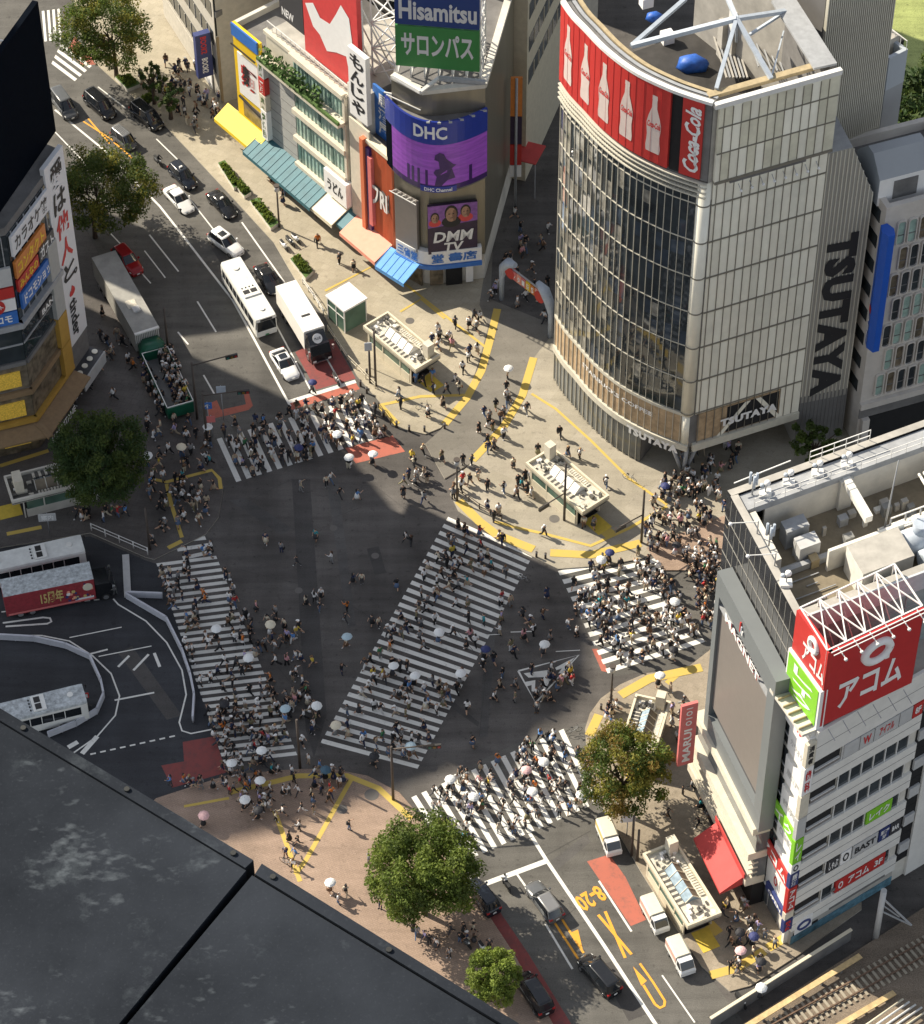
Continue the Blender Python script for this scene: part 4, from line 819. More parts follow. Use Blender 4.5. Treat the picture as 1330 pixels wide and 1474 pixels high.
b.face([f3.p(ua + w_ * (.3 + .4 * x), v0 + H_ * (.25 + .055 * y), .24) for x, y in fl], 'ink_red'); b.build('lettering', sb)
# dark back of the rooftop screen with its steel stays
fsn = Fr(G(0, 310, HL).xy, G(81, 192, HL).xy); u1 = fsn.px(81, 192)[0]; vt = Hat(fsn.p(u1, 0), 2)
RS = thing('rooftop_screen', 'big black screen on the left roof with steel stays behind', 'screen', fsn.p(u1 / 2, HL, 0)); RS.location.z = HL
b = MB(); b.fb(fsn, -14, u1, HL + .3, vt, -.6, 0, 'screen_back'); b.build('screen', RS)
b = MB()
for i in range(6):
    u = -8 + i * 3; q = fsn.p(u, vt - .5, -.6); b.bar(q, fsn.p(u, HL, -6), .12, 'steel_white'); b.bar(fsn.p(u, vt - 6, -.6), fsn.p(u + 1.5, HL + 4, -5), .08, 'steel_white'); b.bar(fsn.p(u, vt - .5, -3), fsn.p(u + 3, vt - 3, -3.2), .08, 'steel_white'); b.bar(fsn.p(u, vt - .5, -.6), fsn.p(u, vt - .8, -4), .1, 'steel_white')
b.build('stays', RS)
b = MB(); b.fb(f3, -.3, f3.L + .2, 3.0, 3.5, 0, 1.6, 'sign_charcoal'); b.fb(f3, -.3, f3.L + .3, 1.8, 3.4, 1.6, 1.75, 'sign_grey')
for k in range(4): p = f3.p(.5 + k * (f3.L - .8) / 3, 3.5, .8); b.cyl((p.x, p.y), .33, 3.5, 3.62, 'cream_panel', 12)
b.build('lamp_canopy', LB)

# ---- the row of shops along the pavement
A_, B_ = G(345, 197), G(575, 392); fw_ = Fr(A_.xy, B_.xy)
def U(x, y): return fw_.px(x, y)[0]
def V(x, y): return fw_.px(x, y)[1]
def block(name, label, u0, u1, h, dep, wall, roof='concrete'):
    t = thing(name, label, 'building', fw_.p((u0 + u1) / 2, 0, 0)); b = MB(); b.fb(fw_, u0, u1, 0, h, -dep, 0, wall, roof); b.build('wall', t); return t
# yellow building
u0, u1 = U(349, 156) - .3, U(385, 181); hy = V(343, 34)
Y = block('yellow_shop_building', 'narrow bright yellow shop building with a pale poster above a yellow awning', u0, u1, hy - .8, 9, 'concrete_pale', 'concrete_dark')
b = MB(); b.fb(fw_, u0, u1, 4.3, hy, 0, .35, 'sign_yellow'); b.build('facade', Y)
b = MB(); b.fb(fw_, u0, u1 - .3, hy - 1.7, hy, .35, .55, 'sign_blue'); b.build('cornice_band', Y)
b = MB(); b.fb(fw_, u0, u0 + .5, 0, hy, -9, -.02, 'concrete_pale'); b.fb(fw_, u0, u1, hy - .8, hy, -9, -8.6, 'concrete_pale'); b.build('parapet', Y)
s_ = sign(Y, 'poster', fw_, u0 + .8, u1 - .5, 8.0, 14.0, .35, .5, 'sign_white'); b = MB()
for i in range(4): text(b, '麺', fw_, u0 + 1.3 + .12 * i, u1 - 1.2 + .12 * i, 9.6 + .1 * i, 12.8, .53 + .01 * i, 'ink_red' if i < 3 else 'ink_black')
b.build('lettering', s_); b = MB(); b.fb(fw_, u0 + 1.2, u1 - .3, 4.8, 7.2, .35, .42, 'glass_warm'); b.build('window', Y)
b = MB(); b.bar(fw_.p(u0 + .3, hy - 2.6, .9), fw_.p(u1 - .3, hy - 2.6, .9), .1, 'ink_black'); b.build('lamp_bar', Y); b = MB(); b.bar(fw_.p(u0 + .8, 7.6, .6), fw_.p(u1, 7.4, .9), .16, 'ink_black'); b.build('lamp_bar', Y)
pf = rect(0, 0, 0, 1, 1); pf.A = fw_.p(u1 + .1, 0, .1); pf.U = fw_.U; pf.N = fw_.N
for k, (z0, z1, m, tx) in enumerate(((13.6, 16.2, 'sign_grey', '薬'), (11.2, 13.4, 'sign_red', '酒'), (8.9, 11.0, 'cream_wall', '楽'), (4.5, 8.7, 'sign_white', '整体院'))): sign(Y, 'projecting_sign', pf, .05, 1.1, z0, z1, 0, .8, m, [(tx, .2, .8, .06, .94, 'plant_green' if k != 1 else 'sign_white', 'v')])
awning(Y, fw_, U(337, 170) - .6, U(392, 212) - .3, 3.2, 4.4, .3, 2.4, 'awning_yellow')
# mint glass building with balcony planting
u0, u1 = U(394, 205), U(507, 300) ; h2 = V(394, 54); ug = U(430, 200)
Mn = block('mint_glass_building', 'mint green glass shop building with pale balcony ledges over a teal awning', u0, u1, h2, 12, 'tile_grey', 'concrete')
b = MB(); vt_ = V(427, 78); n = 4; fh = (vt_ - 4.4) / n
for k in range(n): b.fb(fw_, ug, u1 - .4, 4.6 + k * fh, 4.6 + (k + 1) * fh - .7, 0, .15, 'glass_mint')
b.build('window', Mn); b = MB()
for k in range(n + 1): b.fb(fw_, ug - .1, u1 - .2, 4.2 + k * fh - .3, 4.55 + k * fh, 0, .7, 'cream_wall')
b.fb(fw_, u1 - .4, u1, 4, h2, 0, .5, 'cream_wall'); b.build('ledge', Mn); b = MB()
for i in range(14):
    for k in range(n): b.fb(fw_, ug + (i + .3) * (u1 - ug) / 14, ug + (i + .3) * (u1 - ug) / 14 + (.4 if (i * 7 + k * 3) % 6 == 0 else .07), 4.6 + k * fh, 4.6 + (k + 1) * fh - .7, .15, .24, 'glass_mint_dark' if (i * 7 + k * 3) % 6 == 0 else 'glass_mint')
b.build('mullion', Mn); b = MB(); b.fb(fw_, u0, ug - .1, 4.2, h2 - 3.6, 0, .2, 'tile_grey')
for k in range(8): b.fb(fw_, u0, ug - .1, 5 + k * 1.4, 5.04 + k * 1.4, .2, .225, 'concrete_dark')
b.build('tile_wall', Mn); b = MB(); b.fb(fw_, u0 - .2, u1, h2 - 3.7, h2 - 3.3, 0, 1.5, 'cream_wall'); b.fb(fw_, u0 - .2, u1, h2 - 3.3, h2 - 2.9, 1.2, 1.5, 'plant_green'); b.fb(fw_, u0 - .2, u1, h2 - .2, h2 + .3, -.3, .3, 'cream_wall'); b.fb(fw_, u0, u1, h2 - 3.3, h2 - .2, 0, .1, 'cream_wall'); b.build('balcony', Mn)
b = MB()
for i in range(420):
    q = fw_.p(u0 + .5 + RN.random() * (u1 - u0 - 4), h2 - 3.2 + RN.random() ** 1.6 * 2.3, .7 + RN.random() * .8); v = Vector((RN.uniform(-1, 1), RN.uniform(-1, 1), RN.uniform(-.2, 1))).normalized() * .3; w = v.orthogonal().normalized() * .16; b.face([q - v, q - w, q + v, q + w], 'plant_green')
b.build('planting', Mn); b = MB()
for i in range(18): q = fw_.p(u0 + i * (u1 - u0) / 17, h2 + .3, -.2); b.bar(q, q + Vector((0, 0, 1.1)), .05, 'steel_white')
b.bar(fw_.p(u0, h2 + 1.4, -.2), fw_.p(u1, h2 + 1.4, -.2), .06, 'steel_white'); b.build('railing', Mn)
awning(Mn, fw_, U(382, 215), U(478, 290), 3.0, 4.3, .2, 3.2, 'awning_teal', ribs=14)
# billboard above the mint building
ub0, ub1 = U(428, 20), U(507, 80); zb = h2 + .8
BBd = thing('poster_billboard', 'red and white poster billboard above the mint glass building', 'billboard', fw_.p((ub0 + ub1) / 2, h2, -1)); BBd.location.z = h2
s_ = sign(BBd, 'board', fw_, ub0, ub1, zb, zb + 13, -1.4, -.8, 'poster_red'); b = MB()
W_ = ub1 - ub0
sh = [(.05, .62), (.2, .70), (.32, .58), (.5, .60), (.62, .78), (.72, .95), (.86, .86), (.90, .6), (.88, .3), (.97, .05), (.86, .02), (.78, .35), (.6, .3), (.42, .22), (.3, .36), (.18, .4)]
b.face([fw_.p(ub0 + W_ * x, zb + 11 * y, -.76) for x, y in sh], 'sign_white'); b.build('white_figure', s_)
sign(BBd, 'board', fw_, U(393, 0), ub0 - .1, zb + 2, zb + 13, -1.4, -.8, 'sign_charcoal', [('NEW', .1, .6, .05, .15, 'sign_white')])
b = MB()
for i in range(5):
    q = fw_.p(ub0 + i * W_ / 4, h2, -1.5); b.bar(q, q + Vector((0, 0, 13)), .12, 'steel_white'); b.bar(q + Vector((0, 0, 12)), fw_.p(ub0 + i * W_ / 4, h2, -6), .1, 'steel_white'); b.bar(q + Vector((0, 0, 6)), fw_.p(ub0 + i * W_ / 4, h2, -4), .08, 'steel_white')
b.build('stays', BBd)
# calligraphy sign, lattice, poster strip, pillar, orange house
uc = U(505, 230); zc0, zc1 = 17, 17
cs = Fr(fw_.p(uc + .2, 0, .3).xy, fw_.p(uc + 3.9, 0, .3).xy); a0, z1 = cs.px(503, 64); a1, _ = cs.px(529, 90); _, z0 = cs.px(507, 150); z0 = cs.px(529, 178)[1]
NB = block('narrow_sign_building', 'narrow building with a white calligraphy board and a blue poster strip', u1 + .05, U(532, 300), z1 - 6, 12, 'concrete_pale')
s_ = sign(NB, 'sign', cs, a0, a1, z0, z1, -.3, .3, 'sign_white', [('もんじゃ', .12, .88, .06, .97, 'ink_black', 'v')])
b = MB(); b.fb(cs, .3, a1 - .1, .2, z0 - 1, -.1, .12, 'cream_wall'); b.build('facade', NB)
b = MB(); b.fb(cs, a1 - 1.1, a1 - .5, .2, z0 - 2.0, .12, .7, 'facade_orange'); b.build('pillar', NB); b = MB(); b.fb(cs, a1 - .3, a1 + .3, 4, z0 - 3, .12, .5, 'led_dark'); b.fb(cs, a1 + .1, a1 + .7, 5, z0 - 4, .14, .6, 'awning_pink'); b.build('banner', NB)
awning(NB, fw_, U(468, 290) + .2, U(508, 320), 3.0, 4.2, .2, 3.0, 'awning_cream'); s_ = sign(NB, 'sign', fw_, U(478, 262), U(510, 292), 4.6, 8.0, .2, 1.1, 'sign_white', [('うどん', .15, .85, .25, .75, 'ink_black')])
awning(NB, fw_, U(508, 318), U(538, 338), 3.0, 4.0, .2, 2.4, 'awning_teal')
uo0, uo1 = U(533, 345), U(573, 385); zo = V(530, 200)
O = block('orange_front_house', 'tall orange ribbed front with three metal letters above a salmon awning', uo0, uo1, zo, 11, 'facade_orange', 'concrete_dark')
b = MB(); b.fb(fw_, uo0, uo1, 3.2, zo, 0, .4, 'facade_orange')
for i in range(24): b.fb(fw_, uo0 + i * (uo1 - uo0) / 24, uo0 + i * (uo1 - uo0) / 24 + .06, 3.2, zo, .4, .46, 'facade_orange')
b.build('ribbed_front', O); b = MB(); b.fb(fw_, uo0 - .1, uo1 + .1, zo, zo + .5, -.4, .6, 'awning_cream'); b.build('coping', O)
b = MB(); text(b, 'フRI', fw_, uo0 + 1.5, uo1 - .7, 8.4, 11.2, .75, 'steel_white'); text(b, 'フRI', fw_, uo0 + 1.55, uo1 - .65, 8.35, 11.15, .5, 'concrete_dark'); b.build('lettering', O)
awning(O, fw_, U(520, 350), U(570, 378), 2.9, 4.1, .3, 3.0, 'awning_salmon')
PS = thing('poster_strip', 'tall blue and red poster strip rising behind the orange front', 'sign', fw_.p(uo0 + 2, zo, -1.5)); PS.location.z = zo
fps = Fr(fw_.p(uo0 - .2, 0, -1.2).xy, fw_.p(uo1, 0, -1.2).xy); s_ = sign(PS, 'board', fps, 0, fps.L * .94, zo + .1, fps.px(533, 118)[1], -.3, 0, 'sign_blue')
b = MB(); z9 = fps.px(533, 118)[1]; vtext(b, '居酒屋', fps, fps.L * .18, fps.L * .5, zo + .5, z9 - .4, .04, 'sign_white'); b.fb(fps, fps.L * .55, fps.L * .75, zo + .4, z9 - .3, 0, .03, 'sign_orange'); b.build('lettering', s_)
# white steel lattice towers on the roofs
def lattice(lab, ua, ub, w0, w1, z0, z1, nz):
    t = thing('roof_lattice', lab, 'steel frame', fw_.p((ua + ub) / 2, z0, (w0 + w1) / 2), 0, 'white steel lattices on the shop roofs'); t.location.z = z0; b = MB()
    for k in range(nz):
        za, zb_ = z0 + (z1 - z0) * k / nz, z0 + (z1 - z0) * (k + 1) / nz
        c = [(ua, w0), (ub, w0), (ub, w1), (ua, w1)]
        for i in range(4):
            p, q = c[i], c[(i + 1) % 4]; b.bar(fw_.p(p[0], za, p[1]), fw_.p(p[0], zb_, p[1]), .14, 'steel_white'); b.bar(fw_.p(p[0], zb_, p[1]), fw_.p(q[0], zb_, q[1]), .1, 'steel_white'); b.bar(fw_.p(p[0], za, p[1]), fw_.p(q[0], zb_, q[1]), .08, 'steel_white'); b.bar(fw_.p(q[0], za, q[1]), fw_.p(p[0], zb_, p[1]), .08, 'steel_white')
        b.bar(fw_.p(ua, zb_, w0), fw_.p(ub, zb_, w1), .08, 'steel_white')
    b.build('lattice', t)
lattice('tall white steel lattice behind the calligraphy board', uc + .6, uc + 5.0, -8, -3, z1 - 6, z1 + 8, 4); lattice('shorter white steel lattice standing behind the blue poster strip', uc + 5.4, uc + 10, -9, -3.5, zo, zo + 9, 3)

# ---- curved screen block
D0, D1, D2, D3 = G(571, 392).xy, G(612, 415).xy, G(698, 405).xy, G(737, 262).xy
HD = 27.9
def rounded(P, i, r, n=6):
    a, p, c = P[i - 1], P[i], P[i + 1]; s = p + (a - p).normalized() * r; e = p + (c - p).normalized() * r
    return [(s * (1 - t) ** 2 + p * 2 * t * (1 - t) + e * t * t) for t in [k / n for k in range(n + 1)]]
DH = thing('screen_corner_block', 'rounded brown metal corner block carrying a curved purple screen', 'building', (*D1, 0))
bkD = [D3, D3 + (D0 - D1) * 2.4, D0 + (D3 - D2) * .8]
pl = [D0] + rounded([D0, D1, D2], 1, 1.6) + [D2] + bkD
b = MB(); b.prism([tuple(p) for p in pl], 4.2, HD, 'metal_drum', 'concrete_dark', False); b.build('wall', DH)
b = MB(); b.prism([tuple(p + (Vector((-1, 14)) - Vector((0, 0))) * .03) for p in pl], 0, 4.2, 'concrete_pale'); b.build('ground_floor', DH)
fDL, fDR = Fr(D0, D1), Fr(D1, D2)
b = MB()
for f in (fDL, fDR):
    b.fb(f, 0, f.L, HD, HD + .5, -.6, .15, 'concrete_pale')
fS = Fr(D2, D3); b.fb(fS, 0, fS.L, HD, HD + .5, -.6, .15, 'concrete_pale'); b.build('parapet', DH)
# curved screen: arc from left face end to right face end, bulging out
cA, cB = G(564, 388).xy, G(699, 406).xy; md = (cA + cB) / 2; ax = (cB - cA); ou = Vector((ax.y, -ax.x)).normalized()
def arc(t, z, w=0.0):
    c = cA * (1 - t) ** 2 + (md + ou * 6.6) * 2 * t * (1 - t) + cB * t * t; d = (cB - cA).normalized() * 0 + ((md + ou * 6.6 - cA) * (1 - t) + (cB - md - ou * 6.6) * t); n = Vector((d.y, -d.x)).normalized()
    p = c + n * w; return Vector((p.x, p.y, z))
def aband(b, t0, t1, z0, z1, w0, w1, m, n=16):
    ts = [t0 + (t1 - t0) * i / n for i in range(n + 1)]; b.loft([[arc(t, z0, w1), arc(t, z1, w1), arc(t, z1, w0), arc(t, z0, w0)] for t in ts][::-1], m, smooth=False)
zs = Hat(arc(.99, 0), 185); z1_ = zs + 2.9; zl = Hat(arc(.99, 0), 253)
b = MB(); b.prism([tuple(arc(t / 16, 0).xy) for t in range(17)] + [tuple(cB + Vector((.0, 3.5))), tuple(cA + Vector((1.4, 3.5)))], zl - .4, z1_ - .6, 'concrete_dark'); b.build('screen_housing', DH)
b = MB(); aband(b, .0, 1, zs - .2, z1_, 0, .25, 'led_blue'); sbn = b.build('sign_band', DH); b = MB(); text(b, 'DHC', fDR, .34, .66, zs + .55, zs + 2.3, .3, 'sign_white', fn=lambda u, v, w: arc(u, v, w)); b.build('lettering', sbn)
b = MB(); aband(b, 0, .08, zl, zs - .25, 0, .2, 'screen_back', 3); aband(b, .08, 1, zl + .7, zs - .25, 0, .2, 'led_purple'); aband(b, .08, 1, zl, zl + .7, 0, .2, 'led_dark')
aband(b, .4, .74, zl - .25, zl + .55, .2, .26, 'led_blue', 8); sc_ = b.build('led_screen', DH)
b = MB(); hz = zs - zl
for t in (.26, .31, .37, .45, .85): aband(b, t, t + .025, zl + .6, zl + hz * .42, .2, .23, 'led_dark', 2)
sil = [(.54, .1), (.56, .3), (.53, .38), (.55, .45), (.59, .47), (.58, .62), (.54, .66), (.55, .76), (.59, .81), (.63, .78), (.65, .68), (.71, .55), (.74, .52), (.70, .46), (.73, .25), (.66, .22), (.60, .1)]
b.face([arc(t, zl + hz * y, .25) for t, y in sil], 'led_dark'); text(b, 'DHC Channel', fDR, .44, .70, zl - .1, zl + .4, .3, 'sign_white', fn=lambda u, v, w: arc(u, v, w)); b.build('screen_picture', sc_)
b = MB()
for k in range(6):
    t = .5 + .09 * k; b.bar(arc(t, z1_, 0), arc(t, z1_ + .5, .9), .05, 'steel_grey'); q = arc(t, z1_ + .5, .9); b.lb(q.x - .18, q.x + .18, q.y - .08, q.y + .08, q.z - .1, q.z + .08, 'steel_grey')
b.bar(arc(0, z1_ + .4, .3), arc(.0, z1_ + .4, .3) + Vector((3.2, -1, 0)), .09, 'steel_white'); b.bar(arc(0.02, z1_ + .3, .2), arc(.35, z1_ + .2, -1), .07, 'steel_white'); b.build('flood_lamps', DH)
# poster and blank board
zp0, zp1 = Hat((*D1, 0), 362), Hat((*D1, 0), 296)
s_ = sign(DH, 'board', fDL, fDL.L * .12, fDL.L - .5, zp0, zp1 + .6, .25, .6, 'screen_taupe'); b = MB()
for k in range(5): u = fDL.L * .15 + k * .7; b.bar(fDL.p(u, zp1 + .7, .4), fDL.p(u, zp1 + 1.0, 1.3), .05, 'steel_white')
b.bar(fDL.p(.4, zp1 + 1.0, 1.3), fDL.p(fDL.L, zp1 + 1.0, 1.3), .06, 'steel_white'); b.build('lamp_rail', s_)
uR0, uR1 = .35, fDR.L * .86
s_ = sign(DH, 'poster', fDR, uR0, uR1, zp0, zp1 + .3, .25, .6, 'poster_dark'); b = MB(); W_ = uR1 - uR0; H_ = zp1 + .3 - zp0
b.face([fDR.p(uR0 + W_ * x, zp0 + H_ * y, .63) for x, y in ((0, .55), (1, .62), (1, 1), (0, 1))], 'poster_purple'); b.build('backdrop', s_)
b = MB()
def ell(cx, cy, rx, ry, m, w): b.face([fDR.p(uR0 + W_ * (cx + rx * math.cos(a * .3927)), zp0 + H_ * (cy + ry * math.sin(a * .3927)), w) for a in range(16)], m)
for cx, cy, r in ((.14, .74, .085), (.76, .82, .1), (.47, .79, .13)):
    ell(cx, cy - r * 1.1, r * 1.5, r * .9, 'poster_red' if cx != .47 else 'ink_black', .645); ell(cx, cy + r * .25, r * 1.05, r * 1.25, 'hair_tone', .65); ell(cx, cy, r * .85, r * 1.1, 'face_tone', .655)
    for e_ in (-.33, .33): ell(cx + e_ * r, cy + r * .15, r * .16, r * .09, 'hair_tone', .66)
    ell(cx, cy - r * .5, r * .28, r * .05, 'hair_tone', .66); ell(cx + r * .5, cy - r * .1, r * .34, r * .9, 'face_shade', .657)
b.build('faces', s_); b = MB(); text(b, 'DMM', fDR, uR0 + W_ * .1, uR0 + W_ * .92, zp0 + H_ * .24, zp0 + H_ * .46, .68, 'sign_white', shear=.15); text(b, 'TV', fDR, uR0 + W_ * .32, uR0 + W_ * .72, zp0 + H_ * .03, zp0 + H_ * .22, .68, 'sign_white', shear=.15); b.build('lettering', s_)
# bookshop fascia and its blue awning
P_ = [tuple(p) for p in ([D0 + (D1 - D0) * .15] + rounded([D0, D1, D2], 1, 1.6) + [D1 + (D2 - D1) * .93])]
def off(P, w):
    o = []
    for k, p in enumerate(P):
        d = Vector(P[min(k + 1, len(P) - 1)]) - Vector(P[max(k - 1, 0)]); d.normalize(); o.append((p[0] + d.y * w, p[1] - d.x * w))
    return o
def strip(b, z0, z1, w0, w1, m): a, c = off(P_, w0), off(P_, w1); b.loft([[(*c[k], z0), (*c[k], z1), (*a[k], z1), (*a[k], z0)] for k in range(len(P_))][::-1], m, smooth=False)
b = MB(); strip(b, 4.0, 5.9, .05, .7, 'sign_white'); fa = b.build('fascia', DH); b = MB(); strip(b, 3.4, 3.95, .05, .9, 'sign_blue'); b.build('fascia_band', fa)
b = MB(); text(b, '三省堂', fDL, fDL.L * .2, fDL.L - .4, 4.3, 5.6, .74, 'sign_blue'); text(b, '書店', fDR, fDR.L * .38, fDR.L * .85, 4.3, 5.6, .74, 'sign_blue'); text(b, '堂', fDR, fDR.L * .1, fDR.L * .3, 4.3, 5.6, .76, 'sign_blue'); b.build('lettering', fa)
b = MB(); b.fb(fDR, fDR.L * .35, fDR.L * .62, .1, 3.3, -.1, .1, 'black_void'); b.build('doorway', DH); b = MB(); b.fb(fDR, fDR.L * .08, fDR.L * .3, .5, 3.2, .03, .15, 'glass_warm'); b.build('shop_window', DH); b = MB(); b.fb(fDR, fDR.L * .68, fDR.L * .8, .4, 3, .03, .2, 'sign_white'); b.build('shop_poster', DH); b = MB(); b.fb(fDL, fDL.L * .1, fDL.L * .9, .2, 3.2, -.1, .1, 'glass_warm'); b.build('shop_window', DH)
fa_ = Fr(G(567, 390).xy, G(608, 416).xy); awning(DH, fa_, .0, fa_.L, 2.9, 4.0, .4, 3.0, 'awning_blue', ribs=5)
# big roof sign
ft_ = Fr(G(570, 98, HD + 1.5).xy, G(690, 108, HD + 1.5).xy); RSg = thing('roof_sign', 'huge blue and green roof sign above the rounded metal corner block', 'sign', ft_.p(ft_.L / 2, HD, 0)); RSg.location.z = HD
zb0 = ft_.px(571, 94)[1]; zmid = ft_.px(570, 36)[1]; mat('sign_green_deep', (0.035, 0.20, 0.05), rough=.5, var=.04); mat('sign_deep_blue', (0.012, 0.04, 0.17), rough=.5, var=.04); mat('letter_grey', (.58, .58, .58), rough=.6, var=.03)
sign(RSg, 'board', ft_, 0, ft_.L, zb0, zmid, -.4, 0, 'sign_green_deep', [('サロンパス', .07, .93, .28, .86, 'letter_grey')]); sign(RSg, 'board', ft_, 0, ft_.L, zmid + .2, zmid + 9, -.4, 0, 'sign_deep_blue', [('Hisamitsu', .05, .97, .08, .36, 'letter_grey')])
b = MB(); L = ft_.L
for i in range(7):
    u = i * L / 6; q = ft_.p(u, HD, -.6); b.bar(q, q + Vector((0, 0, zmid + 8 - HD)), .12, 'steel_white'); r_ = ft_.p(u, HD, -5); b.bar(r_, r_ + Vector((0, 0, zmid + 4 - HD)), .1, 'steel_white')
    for k in range(5): b.bar(q + Vector((0, 0, k * 2.6)), r_ + Vector((0, 0, (k + 1) * 2.6)), .07, 'steel_white'); b.bar(r_ + Vector((0, 0, k * 2.6)), q + Vector((0, 0, k * 2.6)), .07, 'steel_white')
for k in range(6): b.bar(ft_.p(0, HD + .2 + k * 2.6, -5), ft_.p(L, HD + .2 + k * 2.6, -5), .08, 'steel_white')
e1, e2 = fDL.p(.4, HD + .7, .2), fDL.p(fDL.L + .2, HD + .7, .4); e3 = fDR.p(fDR.L, HD + .8, .1)
b.bar(e1, e2, .25, 'steel_white'); b.bar(e2, fDR.p(fDR.L * .3, HD + .9, -1.2), .25, 'steel_white'); b.bar(fDR.p(fDR.L * .3, HD + .9, -1.2), e3, .3, 'steel_grey'); b.build('steel_frame', RSg)
# alley signs on the side wall
fSs = Fr(D2 + Vector((.4, 1.5)), D3); pfa = rect(0, 0, 0, 1, 1); pq = G(742, 300).xy; pfa.A = Vector((pq.x - .7, pq.y, 0)); 
AS = thing('alley_sign_stack', 'tall stack of red and brown vertical signs at the alley mouth', 'sign', (pq.x, pq.y, 0)); pz = [Hat((pq.x, pq.y, 0), y) for y in (110, 165, 205, 235, 252)]
for z1s, z0s, m, tx, tm in ((pz[0], pz[1], 'sign_orange', 'カラオケ', 'sign_yellow'), (pz[1] - .1, pz[2], 'poster_dark', '三千里', 'ink_red'), (pz[2] - .1, pz[3], 'sign_red', '七輪焼肉', 'sign_white'), (pz[3] - .1, pz[4], 'sign_white', '安安', 'ink_black')): sign(AS, 'board', pfa, 0, 1.3, z0s, z1s, -.3, 0, m, [(tx, .2, .8, .05, .95, tm, 'v')])
b = MB(); p = pfa.p(.65, 0, -.4); b.cyl((p.x, p.y), .15, 0, pz[0], 'steel_grey', 8); b.build('post', AS)
b = MB(); pc = G(762, 270).xy; f = rect(pc.x, pc.y, 1.2, 3.4, 2.6); b.fb(f, 0, 3.4, 5.2, 5.35, 0, 2.6, 'awning_red'); b.fb(f, 0, .12, 0, 5.2, 0, .12, 'steel_grey'); b.fb(f, 3.2, 3.32, 0, 5.2, 2.4, 2.52, 'steel_grey'); tag(b.build('canopy'), 'flat red canopy glowing in the shaded alley beside the red signs', 'canopy')

# ---- buildings farther back
def far_block(name, lab, A, Bp, h, dep, wall, fl=3.4, win='glass_dark', n=None, roof='concrete', z0=4.5, cov=.55):
    f = Fr(A, Bp); t = thing(name, lab, 'building', f.p(f.L / 2, 0, 0)); b = MB(); b.fb(f, 0, f.L, 0, h, -dep, 0, wall, roof); b.build('wall', t); z = z0; b = MB()
    parapet(b, [f.p(0, 0, 0).xy, f.p(f.L, 0, 0).xy, f.p(f.L, 0, -dep).xy, f.p(0, 0, -dep).xy], h, h + 1, .35, wall); b.build('parapet', t)
    while z < h - 2:
        b = MB(); b.fb(f, .6, f.L - .6, z, z + fl * cov, 0, .06, win); k = int(f.L / 2)
        for i in range(1, k): b.fb(f, .6 + i * (f.L - 1.2) / k, .7 + i * (f.L - 1.2) / k, z, z + fl * cov, .06, .14, wall)
        b.build('window', t); z += fl
    return t, f
mat('wall_beige', (0.52, 0.47, 0.36), rough=.85, var=.1); mat('wall_stone', (0.46, 0.43, 0.37), rough=.85, var=.12); mat('wall_brown', (0.30, 0.23, 0.14), rough=.8, var=.12)
# pale banded building at the upper left, blue blade sign on its corner
cA_, cB_, cC_ = G(236, 22).xy, G(318, 150).xy, G(352, 128).xy
ub_, fu = far_block('banded_office', 'pale office with broad sloping bands at the upper left behind the trees', cA_, cB_, 34, 16, 'wall_stone', 4.2, 'glass_dark', z0=4.2, cov=.5)
f = Fr(cB_, cC_); b = MB(); b.fb(f, 0.05, f.L, .1, 10, 0, .15, 'wall_brown'); b.fb(f, .05, f.L, 10.2, 33, 0, .1, 'glass_dark')
for k in range(6): b.fb(f, .05, f.L, 13 + k * 4, 13.8 + k * 4, .1, .4, 'concrete_dark')
b.build('brown_wall', ub_); pf = rect(0, 0, 0, 1, 1); pf.A = fu.p(fu.L - 1.5, 0, .2); pf.U = fu.N; pf.N = fu.U
zz = [Hat(fu.p(fu.L, 0, 1), y) for y in (118, 57)]; s_ = sign(ub_, 'blade_sign', pf, 0, 1.9, zz[0], zz[1], -.4, .4, 'sign_navy', [('BOOKS', .3, .7, .1, .45, 'sign_white', 1), ('BOOKS', .3, .7, .55, .95, 'ink_red', 1)])
b = MB(); b.fb(fu, .5, fu.L - 2, .3, 3.6, .02, .12, 'wall_stone'); b.fb(fu, fu.L - 7, fu.L - 2, .8, 3.2, .12, .2, 'sign_white'); b.build('shop_front', ub_)
# beige block beside the alley and its neighbours
far_block('alley_block', 'beige block with long slanting window strips beside the dark alley', G(756, 262).xy, G(806, 150).xy, 38, 14, 'wall_beige', 4.6, 'glass_grey', z0=14, cov=.45)
far_block('alley_sky_blocker', 'added unseen block past the alley end, keeping out sky light', G(700, -30).xy, G(830, -20).xy, 45, 14, 'wall_brown', 3.8, 'glass_dark')  # out of view, added to block sky light and darken the alley
far_block('rear_block', 'plain pale rear block rising behind the rounded metal corner', G(712, 130).xy, G(745, 150).xy, 36, 14, 'wall_stone', 3.6, 'glass_dark')
far_block('rear_block', 'dull rear block behind the white roof lattices', G(470, 40).xy, G(575, 130).xy, 20, 14, 'wall_stone', 3.6, 'glass_dark')
far_block('rear_block', 'beige rear block between the yellow shop and the banded office', G(352, 40).xy, G(430, 95).xy, 24, 12, 'wall_beige', 3.6, 'glass_dark')
